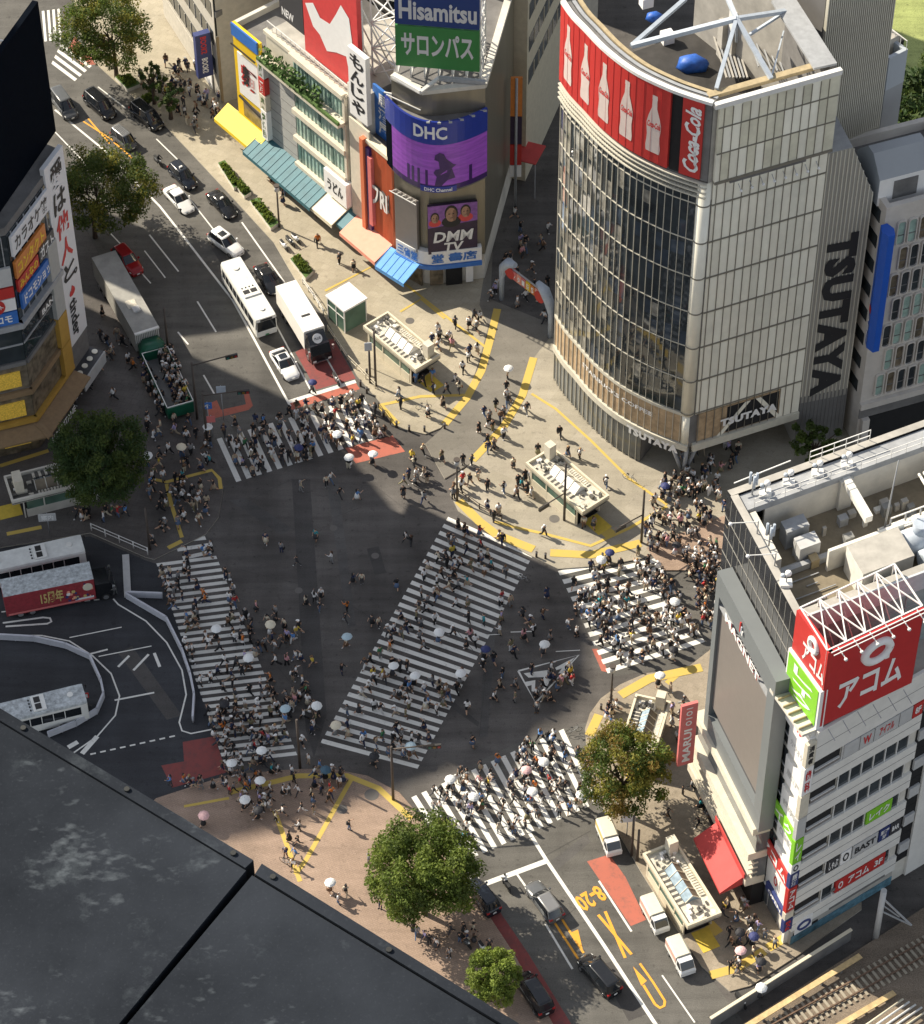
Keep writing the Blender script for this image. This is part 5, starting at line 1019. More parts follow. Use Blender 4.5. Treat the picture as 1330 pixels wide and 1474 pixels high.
# finned grey block, lift tower, rounded window office on the right
kb, kf = far_block('finned_block', 'grey block with close vertical fins behind the curved glass tower', G(1128, 560).xy, G(1216, 520).xy, 58, 12, 'corrugated_dark', 60, 'glass_grey', z0=3, cov=.9)
b = MB(); 
for i in range(34): u = i * kf.L / 33; b.fb(kf, u, u + .12, 2, 58.6, .1, .5, 'mullion_pale')
b.build('fins', kb)
tp = G(1228, 480).xy; LT = thing('lift_tower', 'plain blue grey lift tower with tanks and plant on its roof', 'building', (*tp, 0)); f = Fr(tp, G(1300, 440).xy); ht = Hat((*tp, 0), 84)
mat('tower_grey', (0.33, 0.345, 0.36), rough=.6, var=.07, scale=.2); mat('tower_band', (0.42, 0.46, 0.50), rough=.6, var=.06, scale=.2)
wl = f.px(1306, 74)[0]; b = MB(); b.fb(f, 0, wl, 0, ht - 4.2, -8, 0, 'tower_grey', 'concrete_dark'); b.build('wall', LT); b = MB(); parapet(b, [f.p(0, 0, 0.05).xy, f.p(wl, 0, .05).xy, f.p(wl, 0, -8).xy, f.p(0, 0, -8).xy], ht - 4.2, ht, .4, 'tower_band'); b.build('parapet', LT)
b = MB(); b.fb(f, .8, 2.8, ht - 4.2, ht + .6, -3.6, -1.6, 'concrete'); q = f.p(1.2, 0, -5.6); b.cyl((q.x, q.y), 1.0, ht - 4.2, ht + 1.2, 'cream_wall', 14)
for i in range(9): q = f.p(wl - .2, ht, -i * .9); b.bar(q, q + Vector((0, 0, 1.1)), .04, 'steel_white')
b.bar(f.p(wl - .2, ht + 1.1, 0), f.p(wl - .2, ht + 1.1, -8), .05, 'steel_white'); b.fb(f, 3.2, 5, ht - 4.2, ht - 2, -5, -3, 'black_void'); b.build('roof_plant', LT)
RWc = G(1230, 640).xy; RWr = G(1330, 612).xy; fr_ = Fr(RWc, RWr); hw = Hat((*RWc, 0), 312); RW = thing('rounded_window_office', 'pale office with rows of rounded windows and a blue blade sign', 'building', (*RWc, 0))
mat('office_stone', (0.56, 0.52, 0.47), rough=.8, var=.1, scale=.6); Lw = fr_.L * 1.25
b = MB(); b.fb(fr_, 0, Lw, 0, hw, -11, 0, 'office_stone', 'concrete_dark'); b.build('wall', RW)
b = MB(); parapet(b, [fr_.p(0, 0, 0).xy, fr_.p(Lw, 0, 0).xy, fr_.p(Lw, 0, -11).xy, fr_.p(0, 0, -11).xy], hw, hw + 1.1, .6, 'office_stone'); b.build('parapet', RW)
zt0, zb0 = fr_.px(1290, 318)[1], fr_.px(1265, 570)[1]; nr = 7; rh = (zt0 - zb0) / nr; nw = 7; wu = (Lw - 1.6) / nw
for k in range(nr):
    for i in range(nw):
        u0, z0 = 1.5 + (i - (.5 if k % 2 else 0)) * wu, zb0 + k * rh + .35
        if u0 < 1.2: continue
        b = MB(); w_, h_ = wu - .42, rh - .55; r_ = .3
        def ring(m, w):
            o = []
            for cx, cy, a0 in ((w_ - r_ - m, r_ + m, -90), (w_ - r_ - m, h_ - r_ - m, 0), (r_ + m, h_ - r_ - m, 90), (r_ + m, r_ + m, 180)):
                for q in range(4): a = math.radians(a0 + 30 * q); o.append(fr_.p(u0 + cx + r_ * math.cos(a), z0 + cy + r_ * math.sin(a), w))
            return o
        b.loft([ring(-.14, .02), ring(-.10, .22), ring(0, .22), ring(.0, .03)], 'office_stone', smooth=False, caps=False); fo = b.build('window', RW)
        b = MB(); b.face(ring(0, .03), ('glass_mint', 'glass_dark', 'glass_mint', 'glass_warm', 'glass_dark')[(i * 3 + k * 2) % 5]); z5 = z0 + h_ * .36; b.fb(fr_, u0, u0 + w_, z5, z5 + .08, .03, .1, 'concrete_dark'); b.build('pane', fo)
b = MB(); b.fb(fr_, -.1, Lw, zb0 - 1.0, zb0 - .2, 0, .5, 'office_stone'); b.fb(fr_, 0, Lw, zb0 - 2.6, zb0 - 1.0, 0, .12, 'concrete_dark'); b.fb(fr_, .3, 1.1, 0, zb0 - 2.6, 0, .6, 'office_stone'); b.fb(fr_, 1.2, Lw, .2, zb0 - 2.7, 0, .1, 'black_void'); b.build('podium', RW)
fsd = Fr(fr_.p(0, 0, -11).xy, RWc); b = MB()
for k in range(8): b.fb(fsd, .8, fsd.L - 1, zb0 + .5 + k * rh * .95, zb0 + .5 + k * rh * .95 + 1.6, 0, .06, 'glass_dark')
b.build('window', RW)
zs0, zs1 = Hat(fr_.p(0, 0, 1.5), 500), Hat(fr_.p(0, 0, 1.5), 333); pf = rect(0, 0, 0, 1, 1); pf.A = fr_.p(-.2, 0, .3); pf.U = fr_.N; pf.N = fr_.U * -1; mat('blade_blue', (0.015, 0.10, 0.50), rough=.4, var=.05)
b = MB(); u_ = [(0, .2), (.9, -.1), (1.8, .2), (1.8, .9), (.9, 1.2), (0, .9)]
b.prism([pf.p(u, 0, w - .5).xy.to_tuple() for u, w in u_], zs0, zs1, 'blade_blue'); s_ = b.build('blade_sign', RW); b = MB(); fq = rect(0, 0, 0, 1, 1); fq.A = fr_.p(-.9, 0, 1.25); fq.U = fr_.U; fq.N = fr_.N
fq.A = pf.p(1.8, 0, -.25); text(b, 'ABC', Fr(pf.p(.05, 0, .42).xy, pf.p(.9, 0, .72).xy), .1, .8, zs0 + .6, zs0 + 4.5, .05, 'sign_white', rot=1); b.fb(Fr(pf.p(.05, 0, .42).xy, pf.p(.9, 0, .72).xy), .1, .8, zs0 + 4.7, zs0 + 5.4, .02, .06, 'ink_red'); b.build('lettering', s_)
# small gabled roof house on top
b = MB(); fh_ = rect(0, 0, 0, 1, 1); q = G(1262, 296, hw + .2); fh_.A = Vector((q.x, q.y, 0)); fh_.U = fr_.U; fh_.N = fr_.N; z0, z1 = hw + .1, hw + 3.4; ln = 5.6; d_ = 5.0
P5 = [(0, z0), (0, z1), (d_ * .38, z1 + 2.0), (d_ * .62, z1 + 2.0), (d_, z1), (d_, z0)]
b.loft([[fh_.p(u, z, -w) for w, z in P5] for u in (0, ln)], 'tower_band', smooth=False, mm=lambda k, j: 'tower_grey' if j in (1, 2, 3) else 'sign_white'); b.fb(fh_, 1.6, 4.2, z0 + .5, z1 - .5, .0, .06, 'concrete_dark'); b.build('roof_house', RW)
# low flat roof in front of it, with two cooling boxes
lp = G(1276, 592, 40.8).xy
# ---------------------------------------------------------------- neighbouring towers beyond the left edge: their shadows lie over the crossing
def shade_tower(lab, px, h):
    o = SUN_AZ * (h / math.tan(SUN_EL)); P = [(G(x, y) + o).xy for x, y in px]; c = sum(P, Vector((0, 0))) / len(P)
    t = thing('office_tower', lab, 'building', (*c, 0)); b = MB(); b.prism([tuple(p) for p in P], 0, h, 'wall_stone', 'concrete'); b.build('wall', t)
    b = MB(); z = 5
    cc = [c + (p - c) * 1.004 for p in P]
    while z < h - 3: b.prism([tuple(p) for p in cc], z, z + 1.9, 'glass_dark'); z += 3.9
    b.build('window_band', t)
shade_tower('tall hotel tower standing just beyond the left edge, shading the crossing', [(813, 866), (838, 890), (850, 925), (847, 985), (815, 1030), (724, 1077), (560, 1142), (414, 1194), (250, 1232), (300, 1050), (560, 880)], 104)
shade_tower('middling office tower beyond the left edge behind the gold shop', [(440, 586), (500, 652), (592, 764), (420, 800), (300, 660)], 62)
shade_tower('low office block beyond the left edge beside the upper road', [(296, 368), (330, 410), (362, 470), (330, 478), (258, 486), (215, 400)], 42)
# ---------------------------------------------------------------- subway entrances, lift house, arch
mat('dark_metal', (0.045, 0.043, 0.04), rough=.5, var=.2, metal=.3)
mat('pole_brown', (0.07, 0.055, 0.045), rough=.6, var=.2)
mat('cream_steel', (0.66, 0.60, 0.46), rough=.5, var=.08)
mat('vent_dark', (0.10, 0.095, 0.085), rough=.8, var=.3)
glass('glass_green', (0.10, 0.17, 0.13), rough=.06, var=.4)
glass('skylight', (0.28, 0.36, 0.42), rough=.08, var=.35, scale=1.2)
mat('junk_pale', (0.55, 0.52, 0.44), rough=.8, var=.35, scale=3)
mat('yellow_tile', (0.62, 0.45, 0.06), rough=.7, var=.15)
def entrance(lab, a, d, c, roofz, kind, box_at=1, grp='subway entrances round the crossing', dark=False):
    # a: left roof corner, d: near roof corner, c: right roof corner (photo points on the roof)
    A, D, Cc = G(*a, roofz), G(*d, roofz), G(*c, roofz)
    ln = (D - A); sh = (Cc - D); ctr = A + ln / 2 + sh / 2; ang = math.atan2(ln.y, ln.x)
    t = thing('subway_entrance', lab, 'subway entrance', (ctr.x, ctr.y, KERB), 0, grp)
    f = Fr(A.xy, D.xy); L, W_ = ln.length, abs(sh.dot(f.N)); f.N = f.N if sh.dot(f.N) > 0 else f.N * -1
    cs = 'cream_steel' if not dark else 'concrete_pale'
    b = MB(); b.fb(f, .5, L - 1.4, KERB, 1.25, -.0 + .25, .45, cs); b.fb(f, .5, L - 1.4, KERB, 1.25, W_ - .45, W_ - .25, cs); b.fb(f, .45, .7, KERB, roofz - .5, .25, W_ - .25, cs); b.build('wall', t)
    b = MB(); b.fb(f, .7, L - 1.5, 1.25, roofz - .55, .3, .36, 'glass_green'); b.fb(f, .7, L - 1.5, 1.25, roofz - .55, W_ - .36, W_ - .3, 'glass_green'); b.build('glazing', t)
    for u in (.6, L * .33, L * .66, L - 1.25):
        for w in (.24, W_ - .38): b = MB(); b.fb(f, u, u + .14, KERB, roofz - .5, w, w + .14, cs); b.build('post', t)
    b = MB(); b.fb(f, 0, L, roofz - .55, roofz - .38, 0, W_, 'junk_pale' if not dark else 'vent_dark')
    for u0, u1, w0, w1 in ((0, L, 0, .22), (0, L, W_ - .22, W_), (0, .22, .22, W_ - .22), (L - .22, L, .22, W_ - .22)): b.fb(f, u0, u1, roofz - .60, roofz, w0, w1, cs)
    b.build('roof', t)
    b = MB(); r0, r1 = .26, .72; z0 = roofz - .37
    P_ = [(W_ * .30, z0), (W_ * .52, z0 + .75), (W_ * .74, z0)]
    m1, m2 = ('skylight', 'roof_brown') if kind == 'glass' else ('sign_white', 'cream_wall')
    b.loft([[f.p(L * r, z, w) for w, z in P_] for r in (r0, r1)], m1, smooth=False, mm=lambda k, j: (m1 if j == (0 if sh.dot(f.N) and f.N.y < 10 else 1) else m2))
    for k in range(5):
        u = L * (r0 + (r1 - r0) * k / 4); b.tube([f.p(u, z0 + .02, W_ * .30), f.p(u, z0 + .79, W_ * .52), f.p(u, z0 + .02, W_ * .74)], .05, cs, 4)
    b.build('rooflight', t)
    b = MB(); rn = random.Random(int(a[0]) + 5)
    for k in range(34):
        u = (.3 + rn.random() * (L * r0 - .5)) if k < 20 else (L * r1 + .2 + rn.random() * (L * (1 - r1) - .8)); w = .35 + rn.random() * (W_ - .9); q = .15 + rn.random() * .35
        b.fb(f, u, u + q, z0, z0 + .12 + rn.random() * .3, w, w + q * .7, rn.choice(('vent_dark', 'junk_pale', 'steel_white', 'vent_dark')))
    for k in range(14): u = L * r0 + k * L * (r1 - r0) / 14; b.fb(f, u, u + .28, z0, z0 + .16, .3, W_ * .28, 'junk_pale' if k % 2 else 'vent_dark'); b.fb(f, u, u + .2, z0, z0 + .12, W_ * .78, W_ - .3, 'junk_pale')
    b.build('roof_plant', t)
    b = MB(); u = L * (.84 if box_at else .03); b.fb(f, u, u + .9, z0, z0 + 1.9, W_ * .62 if box_at != 2 else W_ * .3, W_ * .62 + .9 if box_at != 2 else W_ * .3 + 1.6, 'cream_wall'); b.build('vent_box', t)
    b = MB(); b.fb(f, L - 1.0, L - .1, roofz - .95, roofz - .6, .3, W_ - .3, 'sign_charcoal'); b.fb(f, L - 1.0, L + 1.4, KERB + .01, KERB + .03, W_ * .3, W_ * .8, 'yellow_tile'); b.fb(f, .8, L - 1.1, KERB + .02, KERB + .05, .5, W_ - .5, 'black_void'); b.build('stairway', t)
    return t
entrance('cream subway entrance with white ridged rooflight beside the lift house', (522.4, 468.7), (598, 532), (635, 511), 3.3, 'white')
entrance('cream subway entrance with white ridged rooflight before the curved glass tower', (756.5, 665.7), (838.5, 737), (876, 711.6), 3.3, 'white', 0)
entrance('subway entrance with blue glass ridge beside the two small white trucks', (925, 1228), (990, 1333), (1038, 1312), 3.3, 'glass', 0)
entrance('subway entrance half hidden by the yellowing tree near the grey screen', (915, 998), (892, 1072), (944, 1082), 3.3, 'glass', 0)
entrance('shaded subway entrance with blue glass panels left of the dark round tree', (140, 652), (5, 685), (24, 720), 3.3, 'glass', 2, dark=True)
# glass lift house
A, D, Cc = G(470, 425, 3.6), G(495, 447, 3.6), G(526, 428, 3.6); f = Fr(A.xy, D.xy); W_ = abs((Cc - D).dot(f.N)); L = f.L
if (Cc - D).dot(f.N) < 0: f.N = f.N * -1
t = thing('lift_house', 'glass lift house with white two panel roof beside the kerb', 'lift house', (*((A + Cc) / 2).xy, KERB))
b = MB(); b.fb(f, -.1, L + .1, 3.35, 3.6, -.1, W_ / 2 - .02, 'sign_white'); b.fb(f, -.1, L + .1, 3.37, 3.63, W_ / 2 + .02, W_ + .1, 'sign_white'); b.build('roof', t)
b = MB(); b.fb(f, .05, L - .05, KERB, 3.3, .05, .09, 'glass_green'); b.fb(f, .05, L - .05, KERB, 3.3, W_ - .09, W_ - .05, 'glass_green'); b.fb(f, .05, .09, KERB, 3.3, .1, W_ - .1, 'glass_green'); b.fb(f, L - .09, L - .05, KERB, 3.3, .1, W_ - .1, 'glass_green'); b.fb(f, .4, L - .4, KERB, 3.2, .6, W_ - .6, 'vent_dark'); b.build('glazing', t)
b = MB()
for u in (0, L / 2, L - .12):
    for w in (0, W_ - .12): b.fb(f, u, u + .12, KERB, 3.35, w, w + .12, 'steel_white')
b.fb(f, 0, L, 2.2, 2.3, -.01, .04, 'steel_white'); b.build('frame', t)
# arch over the alley
g0, g1 = G(722, 432), G(792, 486); t = thing('street_arch', 'street arch with silver curved ends and coloured letters over the alley', 'arch', (g0 + g1) / 2)
b = MB(); z1 = 6.0; dx = (g1 - g0); n = Vector((-dx.y, dx.x, 0)).normalized()
for g, s_ in ((g0, 1), (g1, -1)):
    p = Vector((g.x, g.y, 0)); d = dx.normalized() * s_
    b.tube([p, p + Vector((0, 0, 3.5)), p + Vector((0, 0, 5.2)) + d * .3, p + Vector((0, 0, 6.4)) + d * 1.1, p + Vector((0, 0, 6.8)) + d * 2.2], [.28, .3, .55, .6, .3], 'steel_blue', 10)
b.build('pillar', t); b = MB(); cols_ = ['sign_red', 'awning_pink', 'awning_salmon', 'awning_pink', 'sign_yellow', 'sign_orange', 'awning_salmon', 'sign_red']
a0, a1 = g0 + dx * .14 + Vector((0, 0, 5.2)), g1 - dx * .12 + Vector((0, 0, 5.2)); fa2 = Fr(a0.xy, a1.xy)
for i, ch in enumerate('センター街SB'):
    u = fa2.L * i / 8; b.fb(fa2, u + .03, u + fa2.L / 8 - .03, 4.7, 5.9, -.2, .2, cols_[i]); text(b, ch, fa2, u + .15, u + fa2.L / 8 - .15, 4.9, 5.7, .23, 'sign_white')
b.build('lettering', t); b = MB(); b.bar(a0 + Vector((0, 0, .8)) - dx * .1, a1 + Vector((0, 0, .8)) + dx * .1, .1, 'steel_grey'); b.bar(a0 - dx * .1 - Vector((0, 0, .6)), a1 + dx * .1 - Vector((0, 0, .6)), .1, 'steel_grey'); b.build('beam', t)
for g, z_ in ((g0, 5.3), (g1 - dx * .02, 5.1)):
    d_ = 1 if g is g0 else -1; q = g + dx.normalized() * 1.5 * d_; bb = MB(); c_ = Vector((q.x, q.y, z_)) - n * .0
    bb.tube([c_ + n * -.28, c_ + n * .28], .75, 'sign_red', 14); bb.build('round_sign', t)
# ---------------------------------------------------------------- poles, signals, rails, planters
def pole(lab, x, y, h, arm=None, az=None, kind='signal', grp='traffic signals and poles round the crossing', r=.11, m='pole_brown'):
    p = G(x, y); t = thing('signal_pole' if kind != 'lamp' else 'street_lamp', lab, 'pole' if kind != 'lamp' else 'street lamp', p, 0, grp)
    b = MB(); b.tube([p, p + Vector((0, 0, h))], [r * 1.3, r], m, 8); b.build('post', t)
    if kind == 'lamp':
        b = MB(); b.cyl((p.x, p.y), .28, h, h + .7, 'sign_grey', 8); b.cyl((p.x, p.y), .34, h + .7, h + .85, m, 8); b.build('lantern', t); return t
    if arm:
        az = az or h - .4; e = G(arm[0], arm[1], az + .1); b = MB(); b.tube([p + Vector((0, 0, az)), e], .07, m, 6); b.build('arm', t)
        b = MB(); d = (e - p); d.z = 0; d.normalize(); c = Vector((e.x, e.y, az - .35)); nn = Vector((-d.y, d.x, 0))
        ff = rect(0, 0, 0, 1, 1); ff.A = Vector((c.x, c.y, 0)) - d * .65; ff.U = d; ff.N = nn; b.fb(ff, 0, 1.3, c.z, c.z + .45, -.12, .12, 'dark_metal')
        hd = b.build('signal_head', t); b = MB()
        for k, mm in enumerate(('signal_green', 'signal_amber', 'signal_red')):
            q = ff.p(.22 + k * .43, c.z + .22, -.14); b.tube([q, q - nn * .05], .15, mm, 10)
        b.build('lens', hd)
    return t
mat('signal_green', (.02, .12, .10), rough=.3, var=0); mat('signal_amber', (.18, .10, .01), rough=.3, var=0); mat('signal_red', (.3, .02, .02), rough=.3, var=0)
pole('tall brown signal pole with long arm left of the upper zebra', 284, 604, 8.6, (333, 511)); pole('brown signal pole with arm carrying a box above the red lane corner', 298, 634, 7.2, (350, 562))
pole('tall dark pole standing by the green open vehicle', 243, 512, 7.2); pole('dark pole beside the crowd above the left zebra', 216, 792, 6.5)
pole('two arm pole in front of the cream entrance before the glass tower', 812, 750, 8.8, (783, 728), 4.3); pole('dark signal pole right of that entrance near the store corner', 923, 782, 8.0, (893, 758), 4.4)
pole('dark signal pole by the kerb beside the lift house', 541, 556, 8.2); pole('short dark pole paired with the one beside the lift house', 533, 552, 5.0, kind='x')
pole('slim signal pole at the lower end of the diagonal zebra', 566, 1152, 8.4, (625, 1072)); pole('dark signal pole between the left zebra and the open asphalt', 432, 1106, 7.6)
pole('street lamp on the plaza in front of the curved tower', 658, 722, 5.6, kind='lamp', r=.09); pole('street lamp at the kerb below the right zebra', 879, 1018, 5.6, kind='lamp', r=.09); pole('street lamp on the pavement by the mint building', 402, 328, 5.6, kind='lamp', r=.09)
pole('dark pole with round head beside the small truck under the tree', 909, 1232, 6.4, kind='x'); pole('second dark pole next to the round headed pole', 917, 1240, 5.0, kind='x')
# boards on poles
def board(lab, x, y, h, w, hh, m, txt=None, ang=.1):
    p = G(x, y); t = thing('street_sign', lab, 'sign', p, 0, 'small street signs'); b = MB(); b.cyl((p.x, p.y), .05, 0, h, 'steel_grey', 6); b.build('post', t); f = rect(p.x, p.y, ang, w, .1); f.N = f.N * -1
    sign(t, 'board', f, 0, w, h - hh, h, .05, .12, m, [(txt, .15, .85, .15, .85, 'sign_white')] if txt else ())
board('blue arrow sign low on the pole by the red lane corner', 302, 622, 4.6, 1.0, .9, 'sign_blue', '↑'); board('white and red round sign under the blue arrow sign', 306, 628, 3.2, .9, .9, 'awning_pink')
board('blue square sign hanging over the road by the stop lines', 322, 604, 5.2, 1.0, 1.0, 'steel_blue'); board('pair of white map boards beside the shaded entrance', 72, 770, 3.4, 1.8, 1.1, 'sign_grey', '案内'); board('blue sign on the alley wall by the arch', 709, 338, 4.5, .8, 3.2, 'sign_blue', '丁')
board('red no entry sign by the parked bus at the lower left', 126, 1022, 2.8, .7, .7, 'sign_red', '-'); board('blue information sign beside the lift house pole', 531, 530, 4.0, .8, 1.2, 'steel_blue')
board('lilac board under the tree by the small white truck', 902, 1204, 3.4, 1.4, .9, 'banner_white')
def fence(name, lab, px, h, m, step=1.6, solid=False, cat='railing', grp=None, zb=0.0):
    P = [G(x, y) for x, y in px]; t = thing(name, lab, cat, (*P[0].xy, zb), 0, grp); pb = MB(); rb_ = MB(); k = 0
    for a, c in zip(P, P[1:]):
        n = max(1, round((c - a).length / step)); f = Fr(a.xy, c.xy)
        if solid: rb_.fb(f, .02, f.L - .02, zb + .15, zb + h, -.1, .1, m)
        else:
            for z in (h, h * .55): rb_.bar((*a.xy, zb + z), (*c.xy, zb + z), .04, m)
        for i in range(n + 1): q = a.lerp(c, i / n); pb.cyl((q.x, q.y), .06, zb, zb + h + .04, m, 6)
    rb_.build('panel' if solid else 'rail', t); pb.build('posts', t); return t
mat('barrier_blue', (0.50, 0.51, 0.55), rough=.4, var=.1)
fence('crash_barrier', 'pale blue barrier curving round the lone bus stop island', [(-5, 921), (50, 924), (95, 934), (130, 950), (146, 985), (150, 1005), (140, 1028), (110, 1046), (70, 1062)], .95, 'barrier_blue', solid=True, cat='barrier')
fence('crash_barrier', 'pale blue barrier running down beside the left zebra', [(182, 862), (240, 896), (262, 940), (274, 975), (280, 1005), (278, 1040)], .95, 'barrier_blue', solid=True, cat='barrier')
fence('crash_barrier', 'short pale blue barrier at the top of the bus island tip', [(184, 860), (234, 862)], .95, 'barrier_blue', solid=True, cat='barrier')
fence('handrail', 'low white wall and rail along the ramp above the buses', [(132, 765), (213, 800)], 1.1, 'steel_white', zb=KERB)
fence('handrail', 'white rail by the kerb between planter and lift house', [(436, 410), (452, 432), (466, 455)], .9, 'steel_white', zb=KERB)
fence('handrail', 'cream rail along the kerb below the lift house', [(472, 478), (500, 520), (540, 560)], .9, 'cream_steel', zb=KERB)
fence('handrail', 'brown rail along the kerb beside the top left zebra end', [(545, 588), (562, 612)], .8, 'pole_brown', zb=KERB)
fence('handrail', 'dark kerb rail along the plaza edge above the diagonal zebra', [(660, 712), (690, 734), (722, 750)], .8, 'pole_brown', zb=KERB)
b = MB(); f = Fr(G(181, 800).xy, G(184, 860).xy); b.fb(f, 0, f.L, 0, .22, -.35, .35, 'sign_grey'); tag(b.build('traffic_island'), 'long white concrete island strip between the bus lanes', 'traffic island')
for i, (x, y) in enumerate(((571, 615), (589, 621), (611, 622), (640, 618), (772, 803), (785, 805), (867, 805), (935, 782), (528, 540), (519, 556), (528, 566), (865, 1022), (552, 600))):
    p = G(x, y); t = thing('bollard', ('brown bollard at the lane mouth nearest the red patch', 'brown bollard second from the red patch at the lane mouth', 'brown bollard third from the red patch at the lane mouth', 'brown bollard on the corner where the yellow lane line ends', 'brown bollard left of the plaza ramp by the diagonal zebra', 'brown bollard right of the plaza ramp by the diagonal zebra', 'brown bollard by the kerb above the right zebra', 'brown bollard beside the signal pole near the store corner', 'brown bollard farther up the kerb by the lift house pole', 'brown bollard midway along the kerb below the lift house', 'brown bollard lowest on the kerb below the lift house', 'brown bollard by the lower right lamp', 'brown bollard at the yellow strip by the upper zebra')[i], 'bollard', p, 0, 'brown bollards along the kerbs')
    b = MB(); b.cyl((p.x, p.y), .12, 0, .95, 'pole_brown', 10); b.build('post', t); b = MB(); b.cyl((p.x, p.y), .14, .8, .9, 'steel_grey', 10); b.build('band', t)
def planter(lab, px):
    P = [G(x, y) for x, y in px]; c = sum(P, Vector()) / len(P); t = thing('planter', lab, 'planter', (c.x, c.y, KERB), 0, 'kerbside planters'); b = MB(); b.prism([p.xy.to_tuple() for p in P], KERB, .62, 'concrete_pale', 'plant_green'); b.build('box', t)
    b = MB(); rn = random.Random(int(px[0][0]))
    f = Fr(P[0].xy, P[1].xy); g = Fr(P[0].xy, P[3].xy)
    for k in range(90):
        a, e = .1 + .8 * rn.random(), .12 + .76 * rn.random(); q = (P[0] * (1 - a) + P[1] * a) * (1 - e) + (P[3] * (1 - a) + P[2] * a) * e; s_ = .14 + .14 * rn.random()
        for j in range(4):
            v = Vector((rn.uniform(-1, 1), rn.uniform(-1, 1), rn.uniform(.2, 1))).normalized(); w = v.orthogonal().normalized() * s_; o = Vector((q.x, q.y, .6 + rn.random() * .25)); b.face([o - w, o + v * s_ * 1.4 - w * .2, o + w, o + v * s_ * .2], rn.choice(('leaf_a', 'leaf_b', 'leaf_c')))
    b.build('plants', t)
def leafmat(name, col):
    m = mat(name, col, rough=.65, var=.35, scale=.9, spec=.3); nt = m.node_tree; b = nt.nodes['Principled BSDF']; tr = nt.nodes.new('ShaderNodeBsdfTranslucent'); tr.inputs['Color'].default_value = tuple(min(1, v * 1.5) for v in col) + (1,); mx = nt.nodes.new('ShaderNodeMixShader'); mx.inputs[0].default_value = .35; nt.links.new(b.outputs[0], mx.inputs[1]); nt.links.new(tr.outputs[0], mx.inputs[2]); nt.links.new(mx.outputs[0], nt.nodes['Material Output'].inputs[0]); return m
leafmat('leaf_a', (.105, .15, .026)); leafmat('leaf_b', (.15, .195, .034)); leafmat('leaf_c', (.06, .09, .02)); leafmat('leaf_olive', (.19, .18, .03)); leafmat('leaf_rust', (.19, .135, .03)); leafmat('leaf_deep', (.038, .07, .02)); leafmat('leaf_lime', (.20, .26, .045)); leafmat('leaf_mid', (.075, .105, .022))
mat('bark', (.085, .06, .042), rough=.95, var=.35, scale=4)
for lab, px in (('kerbside planter by the tree at the top of the upper road', [(166, 116), (187, 112), (203, 126), (184, 134)]), ('kerbside planter beside the black van', [(200, 148), (215, 140), (226, 146), (212, 158)]), ('kerbside planter across from the yellow awning', [(314, 240), (324, 236), (348, 270), (337, 276)]), ('kerbside planter second below the yellow awning', [(336, 268), (346, 264), (362, 282), (352, 288)]), ('kerbside planter by the lamp on the mint building pavement', [(360, 294), (372, 290), (402, 326), (390, 334)]), ('kerbside planter nearest the lift house', [(418, 378), (430, 370), (451, 396), (440, 406)])): planter(lab, px)
# ---------------------------------------------------------------- railway and ledge
def rail_z(p): return p
b = MB(); a0, a1, c0, c1 = G(1050, 1490).xy, G(1345, 1300).xy, G(1300, 1620).xy, G(1500, 1440).xy
b.face([(*a0, .45), (*c0, .45), (*c1, .45), (*a1, .45)], 'track_bed'); structure('track_bed', b)
mat('rail_steel', (.20, .13, .09), rough=.5, var=.3, metal=.4); mat('sleeper', (.34, .30, .23), rough=.9, var=.2); mat('wood_tan', (.55, .40, .20), rough=.75, var=.3, scale=1.5)
tr = thing('railway_track', 'railway track on brown ballast at the lower right corner', 'track', (*G(1250, 1420).xy, .45))
r0, r1 = G(1108, 1482).xy, G(1345, 1352).xy; f = Fr(r0, r1); b = MB()
for k in range(int(f.L / .62)): b.fb(f, k * .62, k * .62 + .25, .46, .58, -.6, 1.9, 'sleeper')
b.build('sleepers', tr)
for w in (0, 1.25): b = MB(); b.fb(f, 0, f.L, .58, .74, w - .06, w + .06, 'rail_steel'); b.build('rail', tr)
t = thing('parapet_wall', 'cream topped concrete wall between street and railway', 'wall', (*G(1150, 1410).xy, 0)); f = Fr(G(1020, 1480).xy, G(1222, 1352).xy); b = MB(); b.fb(f, 0, f.L, 0, 1.7, 0, .2, 'concrete_dark'); b.build('wall', t); b = MB(); b.fb(f, 0, f.L, 1.7, 1.82, -.04, .26, 'cream_steel'); b.build('coping', t)
for lab, p, q, z in (('long tan timber walkway beside the railway wall', (1062, 1480), (1236, 1372), 1.2), ('tan timber channel on the near side of the track', (1192, 1480), (1285, 1425), 1.0)):
    f = Fr(G(*p, z).xy, G(*q, z).xy); t = thing('cable_trough', lab, 'cable trough', (*f.p(f.L / 2, 0).xy, .45), 0, 'timber troughs along the track'); b = MB(); b.fb(f, 0, f.L, z - .12, z, 0, .55, 'wood_tan'); b.build('cover', t); b = MB()
    for k in range(6): b.fb(f, .3 + k * f.L / 6.2, .5 + k * f.L / 6.2, .45, z - .12, .1, .45, 'concrete_dark')
    b.build('supports', t)
t = thing('pipe_bundle', 'bundle of pale pipes beside the near trough', 'pipes', (*G(1260, 1450).xy, .45)); b = MB()
for k in range(5): b.bar(G(1226 + k * 10, 1490 + k * 3, 1.2), G(1300 + k * 9, 1438 + k * 4, 1.2), .1, 'cream_steel' if k in (0, 4) else 'steel_white', 6)
b.build('pipes', t)
t = thing('catenary_mast', 'grey catenary mast with a slanting bracket by the track', 'mast', G(1260, 1352)); b = MB(); p = G(1260, 1352); b.cyl((p.x, p.y), .28, 0, 7.8, 'sign_grey', 12); b.build('mast', t)
